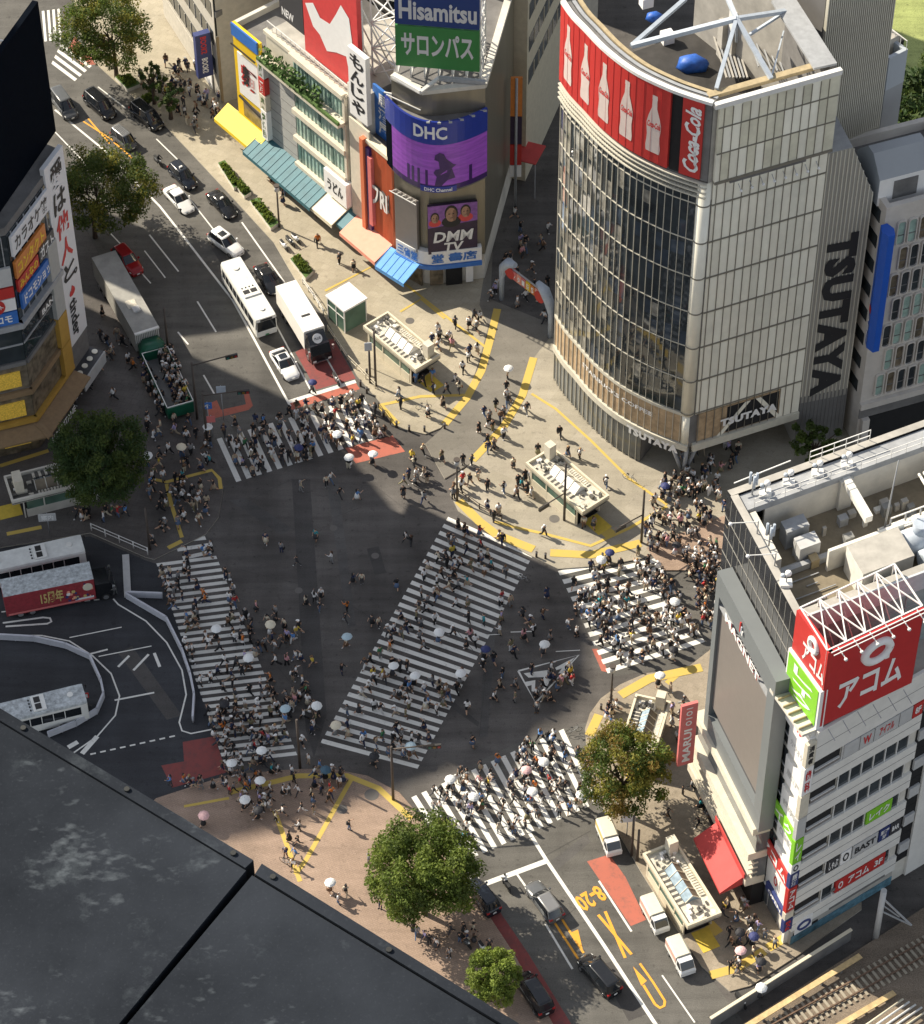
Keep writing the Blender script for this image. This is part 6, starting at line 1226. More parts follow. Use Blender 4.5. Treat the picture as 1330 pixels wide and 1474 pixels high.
b = MB(); q = p + Vector((0, 0, 6.6)); e = G(1312, 1332, 3.6); b.bar(q, e, .1, 'steel_grey'); b.bar(q - Vector((0, 0, 2)), e, .08, 'steel_grey'); b.bar(q - Vector((0, 0, 1)), q.lerp(e, .6) - Vector((0, 0, .4)), .06, 'steel_grey'); b.build('bracket', t)
# stone ledge of the viewing tower
ZL = 216.0
m = mat('ledge_stone', (0.040, 0.043, 0.050), rough=.8, var=.0)
nt = m.node_tree; N = nt.nodes; Lk = nt.links; bs = N['Principled BSDF']; geo = N.new('ShaderNodeNewGeometry')
def nz(sc, det, lo, hi, p0, p1, rough=.6):
    n = N.new('ShaderNodeTexNoise'); n.inputs['Scale'].default_value = sc; n.inputs['Detail'].default_value = det; n.inputs['Roughness'].default_value = rough; Lk.new(geo.outputs['Position'], n.inputs['Vector']); r = N.new('ShaderNodeValToRGB'); r.color_ramp.elements[0].position = p0; r.color_ramp.elements[1].position = p1; r.color_ramp.elements[0].color = (*lo, 1); r.color_ramp.elements[1].color = (*hi, 1); Lk.new(n.outputs['Fac'], r.inputs['Fac']); return r.outputs['Color']
c1 = nz(1.1, 8, (.012, .0145, .019), (.030, .035, .044), .3, .7); c2 = nz(55, 3, (.0, .0, .0), (.012, .013, .015), .58, .76); c3 = nz(2.6, 10, (0, 0, 0), (.055, .065, .07), .56, .84, .72)
a1_ = N.new('ShaderNodeMix'); a1_.data_type = 'RGBA'; a1_.blend_type = 'ADD'; a1_.inputs['Factor'].default_value = 1; Lk.new(c1, a1_.inputs[6]); Lk.new(c2, a1_.inputs[7]); a2_ = N.new('ShaderNodeMix'); a2_.data_type = 'RGBA'; a2_.blend_type = 'ADD'; a2_.inputs['Factor'].default_value = 1; Lk.new(a1_.outputs[2], a2_.inputs[6]); Lk.new(c3, a2_.inputs[7]); 
mp_ = N.new('ShaderNodeMapping'); mp_.inputs['Rotation'].default_value = (0, 0, -.9); mp_.inputs['Scale'].default_value = (7, 13, 1); Lk.new(geo.outputs['Position'], mp_.inputs['Vector']); n4 = N.new('ShaderNodeTexNoise'); n4.inputs['Scale'].default_value = 1.6; n4.inputs['Detail'].default_value = 6; Lk.new(mp_.outputs[0], n4.inputs['Vector'])
n5 = N.new('ShaderNodeTexNoise'); n5.inputs['Scale'].default_value = 1.3; n5.inputs['Detail'].default_value = 2; Lk.new(geo.outputs['Position'], n5.inputs['Vector']); mm_ = N.new('ShaderNodeMath'); mm_.operation = 'MULTIPLY'; Lk.new(n4.outputs['Fac'], mm_.inputs[0]); Lk.new(n5.outputs['Fac'], mm_.inputs[1]); r4 = N.new('ShaderNodeValToRGB'); r4.color_ramp.elements[0].position = .34; r4.color_ramp.elements[1].position = .52; r4.color_ramp.elements[0].color = (0, 0, 0, 1); r4.color_ramp.elements[1].color = (.07, .08, .087, 1); Lk.new(mm_.outputs[0], r4.inputs['Fac'])
a3_ = N.new('ShaderNodeMix'); a3_.data_type = 'RGBA'; a3_.blend_type = 'ADD'; a3_.inputs['Factor'].default_value = 1; Lk.new(a2_.outputs[2], a3_.inputs[6]); Lk.new(r4.outputs['Color'], a3_.inputs[7]); Lk.new(a3_.outputs[2], bs.inputs['Base Color'])
n6 = N.new('ShaderNodeTexNoise'); n6.inputs['Scale'].default_value = 30; n6.inputs['Detail'].default_value = 5; Lk.new(geo.outputs['Position'], n6.inputs['Vector']); bp_ = N.new('ShaderNodeBump'); bp_.inputs['Strength'].default_value = .1; bp_.inputs['Distance'].default_value = .01; Lk.new(n6.outputs['Fac'], bp_.inputs['Height']); Lk.new(bp_.outputs['Normal'], bs.inputs['Normal'])
bs.inputs['Roughness'].default_value = .9; bs.inputs['Specular IOR Level'].default_value = .06
mat('ledge_joint', (.008, .008, .009), rough=.9, var=0); mat('ledge_edge', (.020, .023, .027), rough=.9, var=.35, scale=8, spec=.06); mat('bolt', (.06, .06, .055), rough=.4, var=.2, metal=.6)
def lp_(x, y): return G(x, y, ZL).xy.to_tuple()
LG = thing('stone_ledge', 'scuffed dark stone ledge of the viewing tower at the lower left', 'ledge', (*G(300, 1350, ZL).xy, ZL - .5))
def slab(px, z0, z1, m, name, mt=None): b = MB(); b.prism([lp_(x, y) for x, y in px], z0, z1, m, mt); return b.build(name, LG)
slab([(-60, 1005), (0, 1040), (354, 1253), (166, 1480), (60, 1600), (-60, 1480), (-2, 1428)][:5] + [(-60, 1400)], ZL - .35, ZL, 'ledge_stone', 'slab')
slab([(363, 1260), (760, 1502), (700, 1640), (84, 1640), (178, 1480)], ZL - .35, ZL, 'ledge_stone', 'slab')
slab([(-60, 988), (0, 1021), (365, 1240), (353, 1251), (0, 1038.5), (-60, 1003.5)], ZL - .33, ZL + .012, 'ledge_edge', 'edge_strip', 'ledge_stone'); slab([(377, 1245), (774, 1492), (762, 1500), (367, 1260)], ZL - .33, ZL + .012, 'ledge_edge', 'edge_strip', 'ledge_stone')
slab([(-60, 990), (380, 1250), (780, 1500), (700, 1640), (40, 1640), (-60, 1480)], ZL - .6, ZL - .36, 'ledge_joint', 'bed')
for x, y in ((34, 1051), (183, 1139), (336, 1231), (393, 1265), (560, 1370)): p = G(x, y, ZL); b = MB(); b.cyl((p.x, p.y), 0.016, ZL + .012, ZL + .025, 'bolt', 8); b.build('bolt', LG)
# ---------------------------------------------------------------- street trees
def tree(lab, x, y, cy, rx, rz, h0, mats, seed, n=80, leaves=110, ls=.26, gaps=.0, lean=(0, 0), squash=1.0, irr=.05):
    """(x, y) foot on the ground, cy photo row of the crown's middle, rx radius, rz half height"""
    g = G(x, y); t = thing('street_tree', lab, 'tree', g, 0, 'street trees round the crossing'); rn = random.Random(seed)
    cz = max(Hat(g, cy), rz + 1.5); c = Vector((g.x + lean[0], g.y + lean[1], cz)); b = MB()
    lv = MB(); cl = []
    while len(cl) < n:
        v = Vector((rn.uniform(-1, 1), rn.uniform(-1, 1), rn.uniform(-1, 1)))
        if v.length > 1 or v.length < .42: continue
        k = 1.0 + irr * math.sin(3 * math.atan2(v.y, v.x) + seed) + irr * .8 * math.sin(5 * v.z + seed * 2)
        if rn.random() < gaps and v.length > .5: continue
        if v.z < -.45 and rn.random() < .6: continue
        cl.append(c + Vector((v.x * rx * k, v.y * rx * k * squash, v.z * rz * k)))
    b.tube([g, g + Vector((.05, 0, h0 * .5)), g + Vector((.0, .1, h0)), c + Vector((0, 0, -rz * .1))], [.30, .22, .19, .09], 'bark', 8)
    st = g + Vector((0, 0, h0 * .8))
    for q in rn.sample(cl, min(16, len(cl))):
        m = st.lerp(q, .5) + Vector((0, 0, .5)); b.tube([st.lerp(c, rn.random() * .5), m, q], [.11, .07, .025], 'bark', 5, False)
    b.build('trunk', t)
    for q in cl:
        cr = rx * rn.uniform(.13, .21); mm = rn.choice(mats)
        for k in range(leaves):
            v = Vector((rn.gauss(0, 1), rn.gauss(0, 1), rn.gauss(0, .8))).normalized() * cr * (rn.random() ** .4); o = q + v
            nrm = (v.normalized() * .6 + Vector((rn.uniform(-1, 1), rn.uniform(-1, 1), rn.uniform(-.2, 1.2)))).normalized(); a = nrm.orthogonal().normalized(); a = (a * math.cos(k) + nrm.cross(a) * math.sin(k)); e = nrm.cross(a); s_ = ls * rn.uniform(.6, 1.2)
            lv.face([o - a * s_, o - e * s_ * .5 + nrm * s_ * .12, o + a * s_, o + e * s_ * .5 + nrm * s_ * .12], mm if rn.random() < .9 else rn.choice(mats))
    lv.build('crown', t)
    return t
tree('round bright green tree on the pink pavement at the lower middle', 611, 1316, 1252, 5.0, 4.4, 4.2, ('leaf_a', 'leaf_b', 'leaf_a', 'leaf_mid'), 3, 260, 130, .17)
tree('yellowing loose tree over the half hidden subway entrance', 893, 1170, 1105, 4.5, 3.8, 3.6, ('leaf_olive', 'leaf_mid', 'leaf_olive', 'leaf_c', 'leaf_a', 'leaf_rust'), 8, 170, 100, .17, .1, irr=.10)
tree('small lime green tree at the ledge edge beside the parked black van', 708, 1440, 1406, 2.6, 2.4, 2.6, ('leaf_lime', 'leaf_b', 'leaf_a'), 5, 120, 100, .14)
tree('dark round shaded tree left of the crossing', 152, 736, 660, 4.8, 5.0, 3.6, ('leaf_deep', 'leaf_mid', 'leaf_deep', 'leaf_c'), 12, 250, 125, .17)
tree('large spreading tree on the left kerb of the upper road', 137, 342, 272, 5.8, 4.0, 4.0, ('leaf_c', 'leaf_mid', 'leaf_olive', 'leaf_c'), 21, 190, 100, .18, .08, (1.6, .6), irr=.1)
tree('tall airy tree beside the planter at the top left', 168, 112, 42, 5.3, 4.6, 5.2, ('leaf_olive', 'leaf_mid', 'leaf_a', 'leaf_c'), 17, 180, 100, .18, .1, (-.8, 0), irr=.12)
tree('small bushy tree between the curved glass tower and the plant roof', 1170, 672, 636, 2.6, 2.2, 2.0, ('leaf_mid', 'leaf_a', 'leaf_c'), 31, 36, 80, .22)
b = MB(); rn = random.Random(3)
tree('park tree shading the lawn behind the lift tower', 1325, 300, 200, 7.0, 6.0, 3.0, ('leaf_deep', 'leaf_mid', 'leaf_c'), 41, 90, 70, .4)
tree('further park tree at the lawn edge below the first', 1345, 260, 120, 5.0, 5.0, 3.0, ('leaf_c', 'leaf_mid', 'leaf_deep'), 43, 60, 60, .4)
for lab, x, y in (('bare sapling among the crowd below the banded office', 222, 150), ('dark sapling on the busy pavement left of the yellow awning', 246, 172)):
    tree(lab, x, y, y - 34, 1.7, 2.0, 2.2, ('leaf_c', 'leaf_deep', 'leaf_mid'), int(x), 26, 45, .2)
# ---------------------------------------------------------------- vehicles
mat('car_black', (.012, .013, .015), rough=.18, var=.1, spec=.7); mat('car_white', (.80, .80, .78), rough=.22, var=.03, spec=.6); mat('car_grey', (.10, .105, .11), rough=.22, var=.08, spec=.6); mat('car_silver', (.26, .26, .26), rough=.25, var=.06, metal=.4); mat('car_red', (.30, .012, .015), rough=.2, var=.06); mat('taxi_navy', (.010, .014, .022), rough=.2, var=.1, spec=.7)
mat('tyre', (.016, .016, .016), rough=.9, var=.2); mat('rim', (.35, .35, .36), rough=.35, var=.1, metal=.7); mat('car_glass', (.015, .018, .022), rough=.04, var=.1, spec=.8); mat('lamp_white', (.75, .75, .72), rough=.2, var=0); mat('lamp_red', (.42, .02, .02), rough=.25, var=0); mat('plate', (.75, .75, .72), rough=.5, var=.02); mat('plate_green', (.08, .30, .12), rough=.5, var=0); mat('chrome', (.6, .6, .6), rough=.2, var=.02, metal=.9); mat('trim_black', (.02, .02, .02), rough=.6, var=.1)
mat('bus_white', (.74, .74, .70), rough=.35, var=.06); mat('bus_roof', (.66, .67, .64), rough=.5, var=.14, scale=1.2); mat('truck_white', (.80, .78, .72), rough=.45, var=.05); mat('canvas', (.66, .62, .50), rough=.8, var=.07); mat('canvas_tan', (.60, .42, .16), rough=.8, var=.1); mat('canvas_rose', (.58, .36, .30), rough=.8, var=.25, scale=2); mat('tram_green', (.01, .10, .055), rough=.35, var=.15); mat('trailer_grey', (.30, .295, .27), rough=.6, var=.18, scale=.8); mat('roof_worn', (.42, .45, .46), rough=.5, var=.5, scale=2.2); mat('ad_red', (.28, .035, .045), rough=.5, var=.3, scale=2.5); mat('ad_gold', (.55, .42, .16), rough=.5, var=.2)
def wheels(t, xs, y, r, w=.22):
    for x in xs:
        for s_ in (-1, 1):
            b = MB(); b.tube([(x, s_ * (y - w), r), (x, s_ * y, r)], r, 'tyre', 16); o = b.build('wheel', t, True); b = MB(); b.tube([(x, s_ * (y - .02), r), (x, s_ * (y + .012), r)], r * .62, 'rim', 10); b.build('rim', o, True)
def place(x, y, x2, y2):
    a, c = G(x, y), G(x2, y2); return ((a + c) / 2).xy.to_tuple() + (.012,), math.atan2(c.y - a.y, c.x - a.x)
KIND = dict(  # L, W, H, belt, hood x, cowl x, roof front, roof rear, tail base x, deck z
    sedan=(4.7, 1.78, 1.46, .92, .60, .88, .18, -.95, -1.75, .98), taxi=(4.45, 1.72, 1.72, 1.0, .82, 1.05, .35, -1.75, -2.12, 1.1), van=(4.95, 1.86, 1.92, 1.05, .85, 1.55, .75, -2.2, -2.40, 1.2), suv=(4.75, 1.86, 1.68, 1.02, .85, .95, .15, -1.85, -2.28, 1.15),
    coupe=(4.6, 1.9, 1.38, .86, .72, .85, .05, -.9, -1.95, .96), kei=(3.6, 1.56, 1.78, .95, .72, 1.35, .75, -1.55, -1.74, 1.1), wagon=(4.8, 1.82, 1.52, .96, .78, .92, .15, -1.9, -2.30, 1.05))
def car(name, lab, cat, kind, px, body, roof=None, extra=None, grp='cars in the streets'):
    loc, rot = place(*px); t = thing(name, lab, cat, loc, rot, grp); L, W_, H, zb, hz, cow, rf, rr, tb, dk = KIND[kind]; h = W_ / 2; roof = roof or body
    st = [(-L / 2, .80, dk * .62), (-L / 2 + .10, .93, dk * .92), (-L / 2 + .45, .99, max(dk * .98, zb * .96)), (tb + .15, 1.0, zb), (-.6, 1.0, zb), (cow - .2, 1.0, zb), (cow + .1, .99, zb * .97), (L / 2 - .75, .96, hz * .98 if hz > .5 else zb), (L / 2 - .22, .88, hz * .86), (L / 2, .70, hz * .62)]
    rings = [[(x, -h * k * .93, .20), (x, -h * k, .42), (x, -h * k * .995, z * .80), (x, -h * k * .90, z * .97), (x, -h * k * .55, z * 1.015), (x, h * k * .55, z * 1.015), (x, h * k * .90, z * .97), (x, h * k * .995, z * .80), (x, h * k, .42), (x, h * k * .93, .20)] for x, k, z in st]
    b = MB(); b.loft(rings, body); b.build('body', t, True)
    wt, wr = h * .90, h * .74; zb2 = zb * .965
    low = [(tb, zb2), (cow, zb2)]; gl = MB()
    def ring(x, z, w): return [(x, -w, z), (x, w, z)]
    def sec(f):  # f 0..1 from belt to roof
        x0, x1 = tb + (rr - tb) * f ** 1.0, cow + (rf - cow) * f; w = wt + (wr - wt) * f ** 1.4; z = zb2 + (H - zb2) * f
        r_ = .12; return [(x0 + r_, -w, z), (x1 - r_, -w, z), (x1, -w * .86, z), (x1 + .06 * (1 - f), 0, z), (x1, w * .86, z), (x1 - r_, w, z), (x0 + r_, w, z), (x0, w * .86, z), (x0 - .03, 0, z), (x0, -w * .86, z)]
    gl.loft([sec(0), sec(.5), sec(.93)], 'car_glass', caps=False); gl.build('window', t, True)
    b = MB(); s1, s0 = sec(1.0), sec(.90); cx = (rf + rr) / 2; top = [((p[0] - cx) * .86 + cx, p[1] * .8, H + .035) for p in s1]; b.loft([s0, s1, top], roof, caps=True)
    for s_ in (-1, 1):
        for xa, xr in ((cow - .08, rf - .05), (tb + .12, rr + .1), (((cow + tb) / 2 - .05), ((rf + rr) / 2 - .05))): b.tube([(xa, s_ * (wt + .005), zb2), (xr, s_ * (wr + .02), H - .05)], .035, roof if xa != (cow + tb) / 2 - .05 else 'trim_black', 4)
    b.build('roof', t, True); wheels(t, (L / 2 - .85, -L / 2 + .85), h * .985, .32)
    for s_ in (-1, 1):
        b = MB(); x = L / 2 - .16; b.hexa([(x - .25, s_ * h * .55, hz * .62), (x + .06, s_ * h * .52, hz * .60), (x - .04, s_ * h * .86, hz * .62), (x - .3, s_ * h * .9, hz * .64), (x - .28, s_ * h * .55, hz * .86), (x, s_ * h * .52, hz * .80), (x - .08, s_ * h * .84, hz * .82), (x - .32, s_ * h * .9, hz * .88)], 'lamp_white'); b.build('headlight', t, True)
        b = MB(); x = -L / 2 + .02; b.lb(x - .02, x + .16, min(s_ * h * .58, s_ * h * .92), max(s_ * h * .58, s_ * h * .92), dk * .68, dk * .86, 'lamp_red'); b.build('taillight', t, True)
        b = MB(); b.lb(cow - .35, cow - .18, min(s_ * (h + .02), s_ * (h + .2)), max(s_ * (h + .02), s_ * (h + .2)), zb * .98, zb * 1.14, body); b.build('mirror', t, True)
    b = MB(); b.lb(L / 2 - .03, L / 2 + .03, -h * .5, h * .5, .42, hz * .58, 'trim_black'); b.build('grille', t, True); b = MB(); b.lb(L / 2 + .03, L / 2 + .05, -.17, .17, .36, .52, 'plate'); b.build('license_plate', t, True); b = MB(); b.lb(-L / 2 - .05, -L / 2 - .02, -.17, .17, .55, .72, 'plate'); b.build('license_plate', t, True)
    if extra == 'taxi': b = MB(); b.lb(cx + .3, cx + .5, -.18, .18, H + .03, H + .2, 'lamp_white'); b.build('roof_lamp', t, True)
    if extra == 'sunroof': b = MB(); b.lb(cx - .1, cx + .75, -wr * .6, wr * .6, H + .03, H + .042, 'car_glass'); b.build('sunroof', t, True)
    if extra == 'rack':
        for k in range(5): b = MB(); b.lb(rr + .3, rf - .2, -wr * .75 + k * wr * .36, -wr * .75 + k * wr * .36 + .1, H + .03, H + .05, 'car_grey'); b.build('roof_rib', t, True)
    if extra == 'glassroof': b = MB(); b.loft([[(p[0], p[1] * .78, H + .037 + (.0 if i else -.03)) for p in top] for i in (0, 1)], 'car_glass'); b.build('roof_glass', t, True)
    return t
# photo points: rear foot, front foot
car('parked_van', 'dark grey van next to the black screen edge on the upper road', 'van', 'van', (82, 142, 104, 172), 'car_grey'); car('minivan', 'black minivan in the middle lane between grey van and kerbside van', 'van', 'van', (127, 142, 163, 174), 'car_black'); car('minivan', 'black minivan by the kerb beside the planter', 'van', 'van', (193, 158, 232, 190), 'car_black')
car('small_van', 'grey ribbed roof van below the two black minivans', 'van', 'kei', (166, 196, 192, 217), 'car_grey', 'car_silver', 'rack'); car('taxi', 'dark navy taxi with a roof lamp ahead of the motorcyclist', 'taxi', 'taxi', (248, 243, 280, 276), 'taxi_navy', None, 'taxi'); car('sedan', 'white sedan left of the navy taxi', 'car', 'sedan', (246, 279, 271, 306), 'car_white'); car('taxi', 'black taxi with white lower doors near the kerb planters', 'taxi', 'sedan', (305, 283, 336, 316), 'car_black', None, 'taxi')
car('suv', 'white car with a dark sunroof behind the bus', 'car', 'suv', (306, 341, 346, 371), 'car_white', None, 'sunroof'); car('sedan', 'black car squeezed between the bus and the white truck', 'car', 'sedan', (376, 391, 396, 424), 'car_black'); car('sports_car', 'white sports car with dark glass roof waiting at the stop line', 'car', 'coupe', (398, 510, 423, 549), 'car_white', None, 'glassroof'); car('hatchback', 'red car passing the long grey trailer', 'car', 'suv', (174, 369, 195, 393), 'car_red')
car('estate_car', 'grey and black estate car nearest the lower stop line', 'car', 'wagon', (802, 1328, 764, 1276), 'car_grey', 'car_silver'); car('minivan', 'black minivan on the lower road behind the estate car', 'van', 'van', (882, 1432, 842, 1386), 'car_black'); car('taxi', 'dark car half under the round green tree', 'car', 'taxi', (708, 1314, 680, 1276), 'taxi_navy'); car('minivan', 'black van parked beside the small lime tree', 'van', 'van', (786, 1462, 750, 1408), 'car_black')
def box_truck(lab, px, L, cab, boxm, grp=None, logo=None):
    loc, rot = place(*px); t = thing('box_truck', lab, 'truck', loc, rot, grp); h = 1.22; x0 = -L / 2; xc = L / 2 - 1.9
    b = MB(); b.lb(x0, xc - .1, -h, h, .95, 3.55, boxm); o = b.build('cargo_box', t, True); b = MB(); b.lb(x0 + .05, xc - .15, -h + .05, h - .05, 3.55, 3.59, 'sign_white'); b.build('box_roof', o, True); b = MB(); b.lb(x0 + L * .55, x0 + L * .56 + .2, -.5, .5, 3.59, 3.63, 'trim_black'); b.build('roof_hatch', o, True)
    b = MB(); b.lb(x0 + .1, L / 2 - .3, -h * .8, h * .8, .5, .95, 'trim_black'); b.build('chassis', t, True)
    S = [(xc, .45, 2.5), (xc + .2, .4, 2.62), (L / 2 - .55, .4, 2.5), (L / 2 - .05, .4, 1.5), (L / 2, .42, 1.0)]
    b = MB(); b.loft([[(x, -h * .98, z0), (x, -h, z1 * .6), (x, -h * .92, z1), (x, h * .92, z1), (x, h, z1 * .6), (x, h * .98, z0)] for x, z0, z1 in S], cab, smooth=False); c = b.build('cab', t, True)
    b = MB(); b.hexa([(L / 2 - .53, -h * .88, 2.47), (L / 2 - .05, -h * .92, 1.55), (L / 2 - .05, h * .92, 1.55), (L / 2 - .53, h * .88, 2.47), (L / 2 - .5, -h * .88, 2.5), (L / 2 - .01, -h * .92, 1.58), (L / 2 - .01, h * .92, 1.58), (L / 2 - .5, h * .88, 2.5)], 'car_glass'); b.build('windscreen', c, True)
    b = MB(); b.hexa([(xc + .2, -h * .93, 2.5), (L / 2 - .55, -h * .90, 2.55), (L / 2 - .5, -h * .9, 2.3), (xc + .2, -h * .9, 2.3)] + [(xc + .2, -h * .93, 3.5), (xc + 1.0, -h * .9, 3.3), (L / 2 - .6, -h * .8, 2.6), (xc + .2, -h * .8, 2.6)][:0] + [(xc + .1, -h * .9, 3.4), (xc + .8, -h * .8, 2.9), (xc + .8, h * .8, 2.9), (xc + .1, h * .9, 3.4)], cab) if False else b.hexa([(xc + .05, -h * .9, 2.55), (xc + 1.1, -h * .85, 2.5), (xc + 1.1, h * .85, 2.5), (xc + .05, h * .9, 2.55), (xc + .05, -h * .85, 3.4), (xc + .35, -h * .8, 3.3), (xc + .35, h * .8, 3.3), (xc + .05, h * .85, 3.4)], cab); d = b.build('wind_deflector', c, True)
    if logo:
        b = MB(); n = Vector((.80, 0, .75)).normalized(); cc = Vector((xc + .74, 0, 2.92)); up = Vector((-.68, 0, .74)).normalized(); b.tube([cc + n * .02, cc + n * .08], .55, 'sign_white', 18); ff = rect(0, 0, 0, 1, 1); ff.A = cc + n * .1; ff.U = Vector((0, 1, 0)); ff.N = n
        text(b, logo, ff, -.35, .35, -.14, .14, 0, 'ink_black', fn=lambda u, v, w: ff.A + ff.U * u + up * v); b.build('round_mark', d, True)
    wheels(t, (L / 2 - 1.2, x0 + 1.3, x0 + 2.4), h * .99, .46, .3)
    for s_ in (-1, 1):
        b = MB(); b.lb(L / 2 - .02, L / 2 + .03, min(s_ * .7, s_ * 1.05), max(s_ * .7, s_ * 1.05), .62, .85, 'lamp_white'); b.build('headlight', t, True); b = MB(); b.lb(L / 2 - .3, L / 2 - .1, min(s_ * 1.28, s_ * 1.5), max(s_ * 1.28, s_ * 1.5), 1.6, 2.3, 'chrome'); b.build('mirror', t, True)
    b = MB(); b.lb(L / 2, L / 2 + .06, -1.1, 1.1, .45, .6, 'chrome'); b.build('bumper', t, True); return t
box_truck('long white box truck with a black cab at the stop line', (408, 432, 470, 534), 10.0, 'car_black', 'truck_white', logo='PLUS')
def bus(lab, px, L, rmat='bus_roof', low='bus_white', ad=False, cabin='trim_black', grp='city buses'):
    loc, rot = place(*px); t = thing('city_bus', lab, 'bus', loc, rot, grp); h = 1.25; H = 3.0; x0, x1 = -L / 2, L / 2
    S = [(x0, .9), (x0 + .12, 1), (x1 - .35, 1), (x1 - .05, .96), (x1, .92)]
    b = MB(); b.loft([[(x, -h * k * .97, .35), (x, -h * k, .6), (x, -h * k, 1.2), (x, -h * k, 2.75), (x, -h * k * .93, H), (x, h * k * .93, H), (x, h * k, 2.75), (x, h * k, 1.2), (x, h * k, .6), (x, h * k * .97, .35)] for x, k in S], low, smooth=False, mm=lambda k, j: rmat if j in (3, 4, 5) else low); b.build('body', t, True)
    for s_ in (-1, 1):
        b = MB(); y = s_ * (h + .012); b.lb(x0 + .5, x1 - .7, min(y, y - s_ * .05), max(y, y - s_ * .05), 1.35, 2.45, 'car_glass'); o = b.build('side_window', t, True); b = MB()
        for k in range(7): x = x0 + 1.4 + k * (L - 2.6) / 7; b.lb(x, x + .08, min(y, y + s_ * .012), max(y, y + s_ * .012), 1.35, 2.45, low)
        b.build('window_post', o, True)
    b = MB(); b.hexa([(x1 - .10, -h * .88, 1.15), (x1 + .025, -h * .88, 1.15), (x1 + .025, h * .88, 1.15), (x1 - .1, h * .88, 1.15), (x1 - .16, -h * .86, 2.55), (x1 + .01, -h * .86, 2.55), (x1 + .01, h * .86, 2.55), (x1 - .16, h * .86, 2.55)], 'car_glass'); b.build('windscreen', t, True)
    b = MB(); b.lb(x1, x1 + .03, -.7, .7, 2.6, 2.85, 'trim_black'); b.build('destination_board', t, True)
    b = MB(); xa = x0 + L * .52
    b.lb(xa - .1, xa + 1.2, -.95, .95, H + .005, H + .16, low); 
    for k in (0, 1):
        b.lb(xa + .15, xa + .75, -.8 + k * .85, -.1 + k * .85, H + .16, H + .19, 'trim_black')
    for k in range(4): b.cyl((xa - .35, -.65 + k * .42), .09, H, H + .1, 'trim_black', 8)
    b.build('roof_unit', t, True)
    for x, y, r in ((x1 - 1.4, .1, .3), (x0 + 1.6, 0, .35)): b = MB(); b.cyl((x, y), r, H, H + .12, low, 14); b.build('roof_vent', t, True)
    wheels(t, (x1 - 2.5, x0 + 2.7), h * .995, .46, .28)
    for s_ in (-1, 1):
        b = MB(); b.lb(x1 - .03, x1 + .03, min(s_ * .75, s_ * 1.08), max(s_ * .75, s_ * 1.08), .62, .86, 'lamp_white'); b.build('headlight', t, True); b = MB(); b.tube([(x1 - .1, s_ * 1.1, 2.6), (x1 + .35, s_ * 1.35, 2.45), (x1 + .35, s_ * 1.38, 2.0)], .05, 'trim_black', 6); b.build('mirror', t, True)
    b = MB(); b.lb(x1 + .02, x1 + .05, -.2, .2, .4, .58, 'plate_green'); b.build('license_plate', t, True); return t
bus('white city bus with sun speckled roof waiting beside the box truck', (336, 405, 383, 482), 10.2)
bus('pale bus with plain roof at the stop behind the red advertising lorry', (-26, 842, 128, 808), 10.4); bus('silver bus at the lone island stop at the lower left', (-28, 1062, 126, 1024), 10.6, 'roof_worn')
loc, rot = place(6, 881, 168, 848); t = thing('advertising_lorry', 'red painted advertising lorry with worn silver roof and black cab', 'truck', loc, rot); L = 11.2
b = MB(); b.lb(-L / 2, L / 2 - 2.1, -1.22, 1.22, .6, 3.6, 'ad_red', 'roof_worn'); o = b.build('cargo_box', t, True)
b = MB(); ff = rect(0, 0, 0, 1, 1); ff.A = Vector((-L / 2, -1.24, 0)); ff.U = Vector((1, 0, 0)); ff.N = Vector((0, -1, 0)); text(b, '15周年', ff, 3.6, 5.9, 1.3, 3.2, .02, 'ad_gold'); b.fb(ff, .2, L - 2.3, .7, .95, 0, .02, 'awning_pink')
rn = random.Random(4)
for k in range(26): u, v, r = 6.2 + rn.random() * 2.6, 1.1 + rn.random() * 2.2, .08 + rn.random() * .14; b.tube([ff.p(u, v, 0), ff.p(u, v, .02 + .002 * k)], r, rn.choice(('ad_gold', 'awning_salmon', 'sign_navy', 'sign_white')), 10)
b.tube([ff.p(8.4, 2.7, 0), ff.p(8.4, 2.7, .09)], .5, 'cream_wall', 14); b.fb(ff, 7.0, 8.9, .98, 1.2, 0, .03, 'banner_white'); b.build('painted_side', o, True)
b = MB(); b.loft([[(x, -1.15, .5), (x, -1.2, 1.4), (x, -1.1, z), (x, 1.1, z), (x, 1.2, 1.4), (x, 1.15, .5)] for x, z in ((L / 2 - 2.0, 2.5), (L / 2 - .6, 2.45), (L / 2 - .1, 1.6), (L / 2, 1.1))], 'car_black', smooth=False); c = b.build('cab', t, True); b = MB(); b.hexa([(L / 2 - .6, -1.0, 2.40), (L / 2 - .1, -1.05, 1.6), (L / 2 - .1, 1.05, 1.6), (L / 2 - .6, 1.0, 2.40), (L / 2 - .57, -1.0, 2.46), (L / 2 - .06, -1.05, 1.65), (L / 2 - .06, 1.05, 1.65), (L / 2 - .57, 1.0, 2.46)], 'car_glass'); b.build('windscreen', c, True)
b = MB(); b.lb(L / 2, L / 2 + .08, -1.1, 1.1, .5, .66, 'chrome'); b.build('bumper', t, True); wheels(t, (L / 2 - 1.1, -L / 2 + 1.4, -L / 2 + 2.6), 1.2, .46, .3)
for s_ in (-1, 1): b = MB(); b.lb(L / 2 - .35, L / 2 - .1, min(s_ * 1.25, s_ * 1.5), max(s_ * 1.25, s_ * 1.5), 1.6, 2.2, 'chrome'); b.build('mirror', t, True)
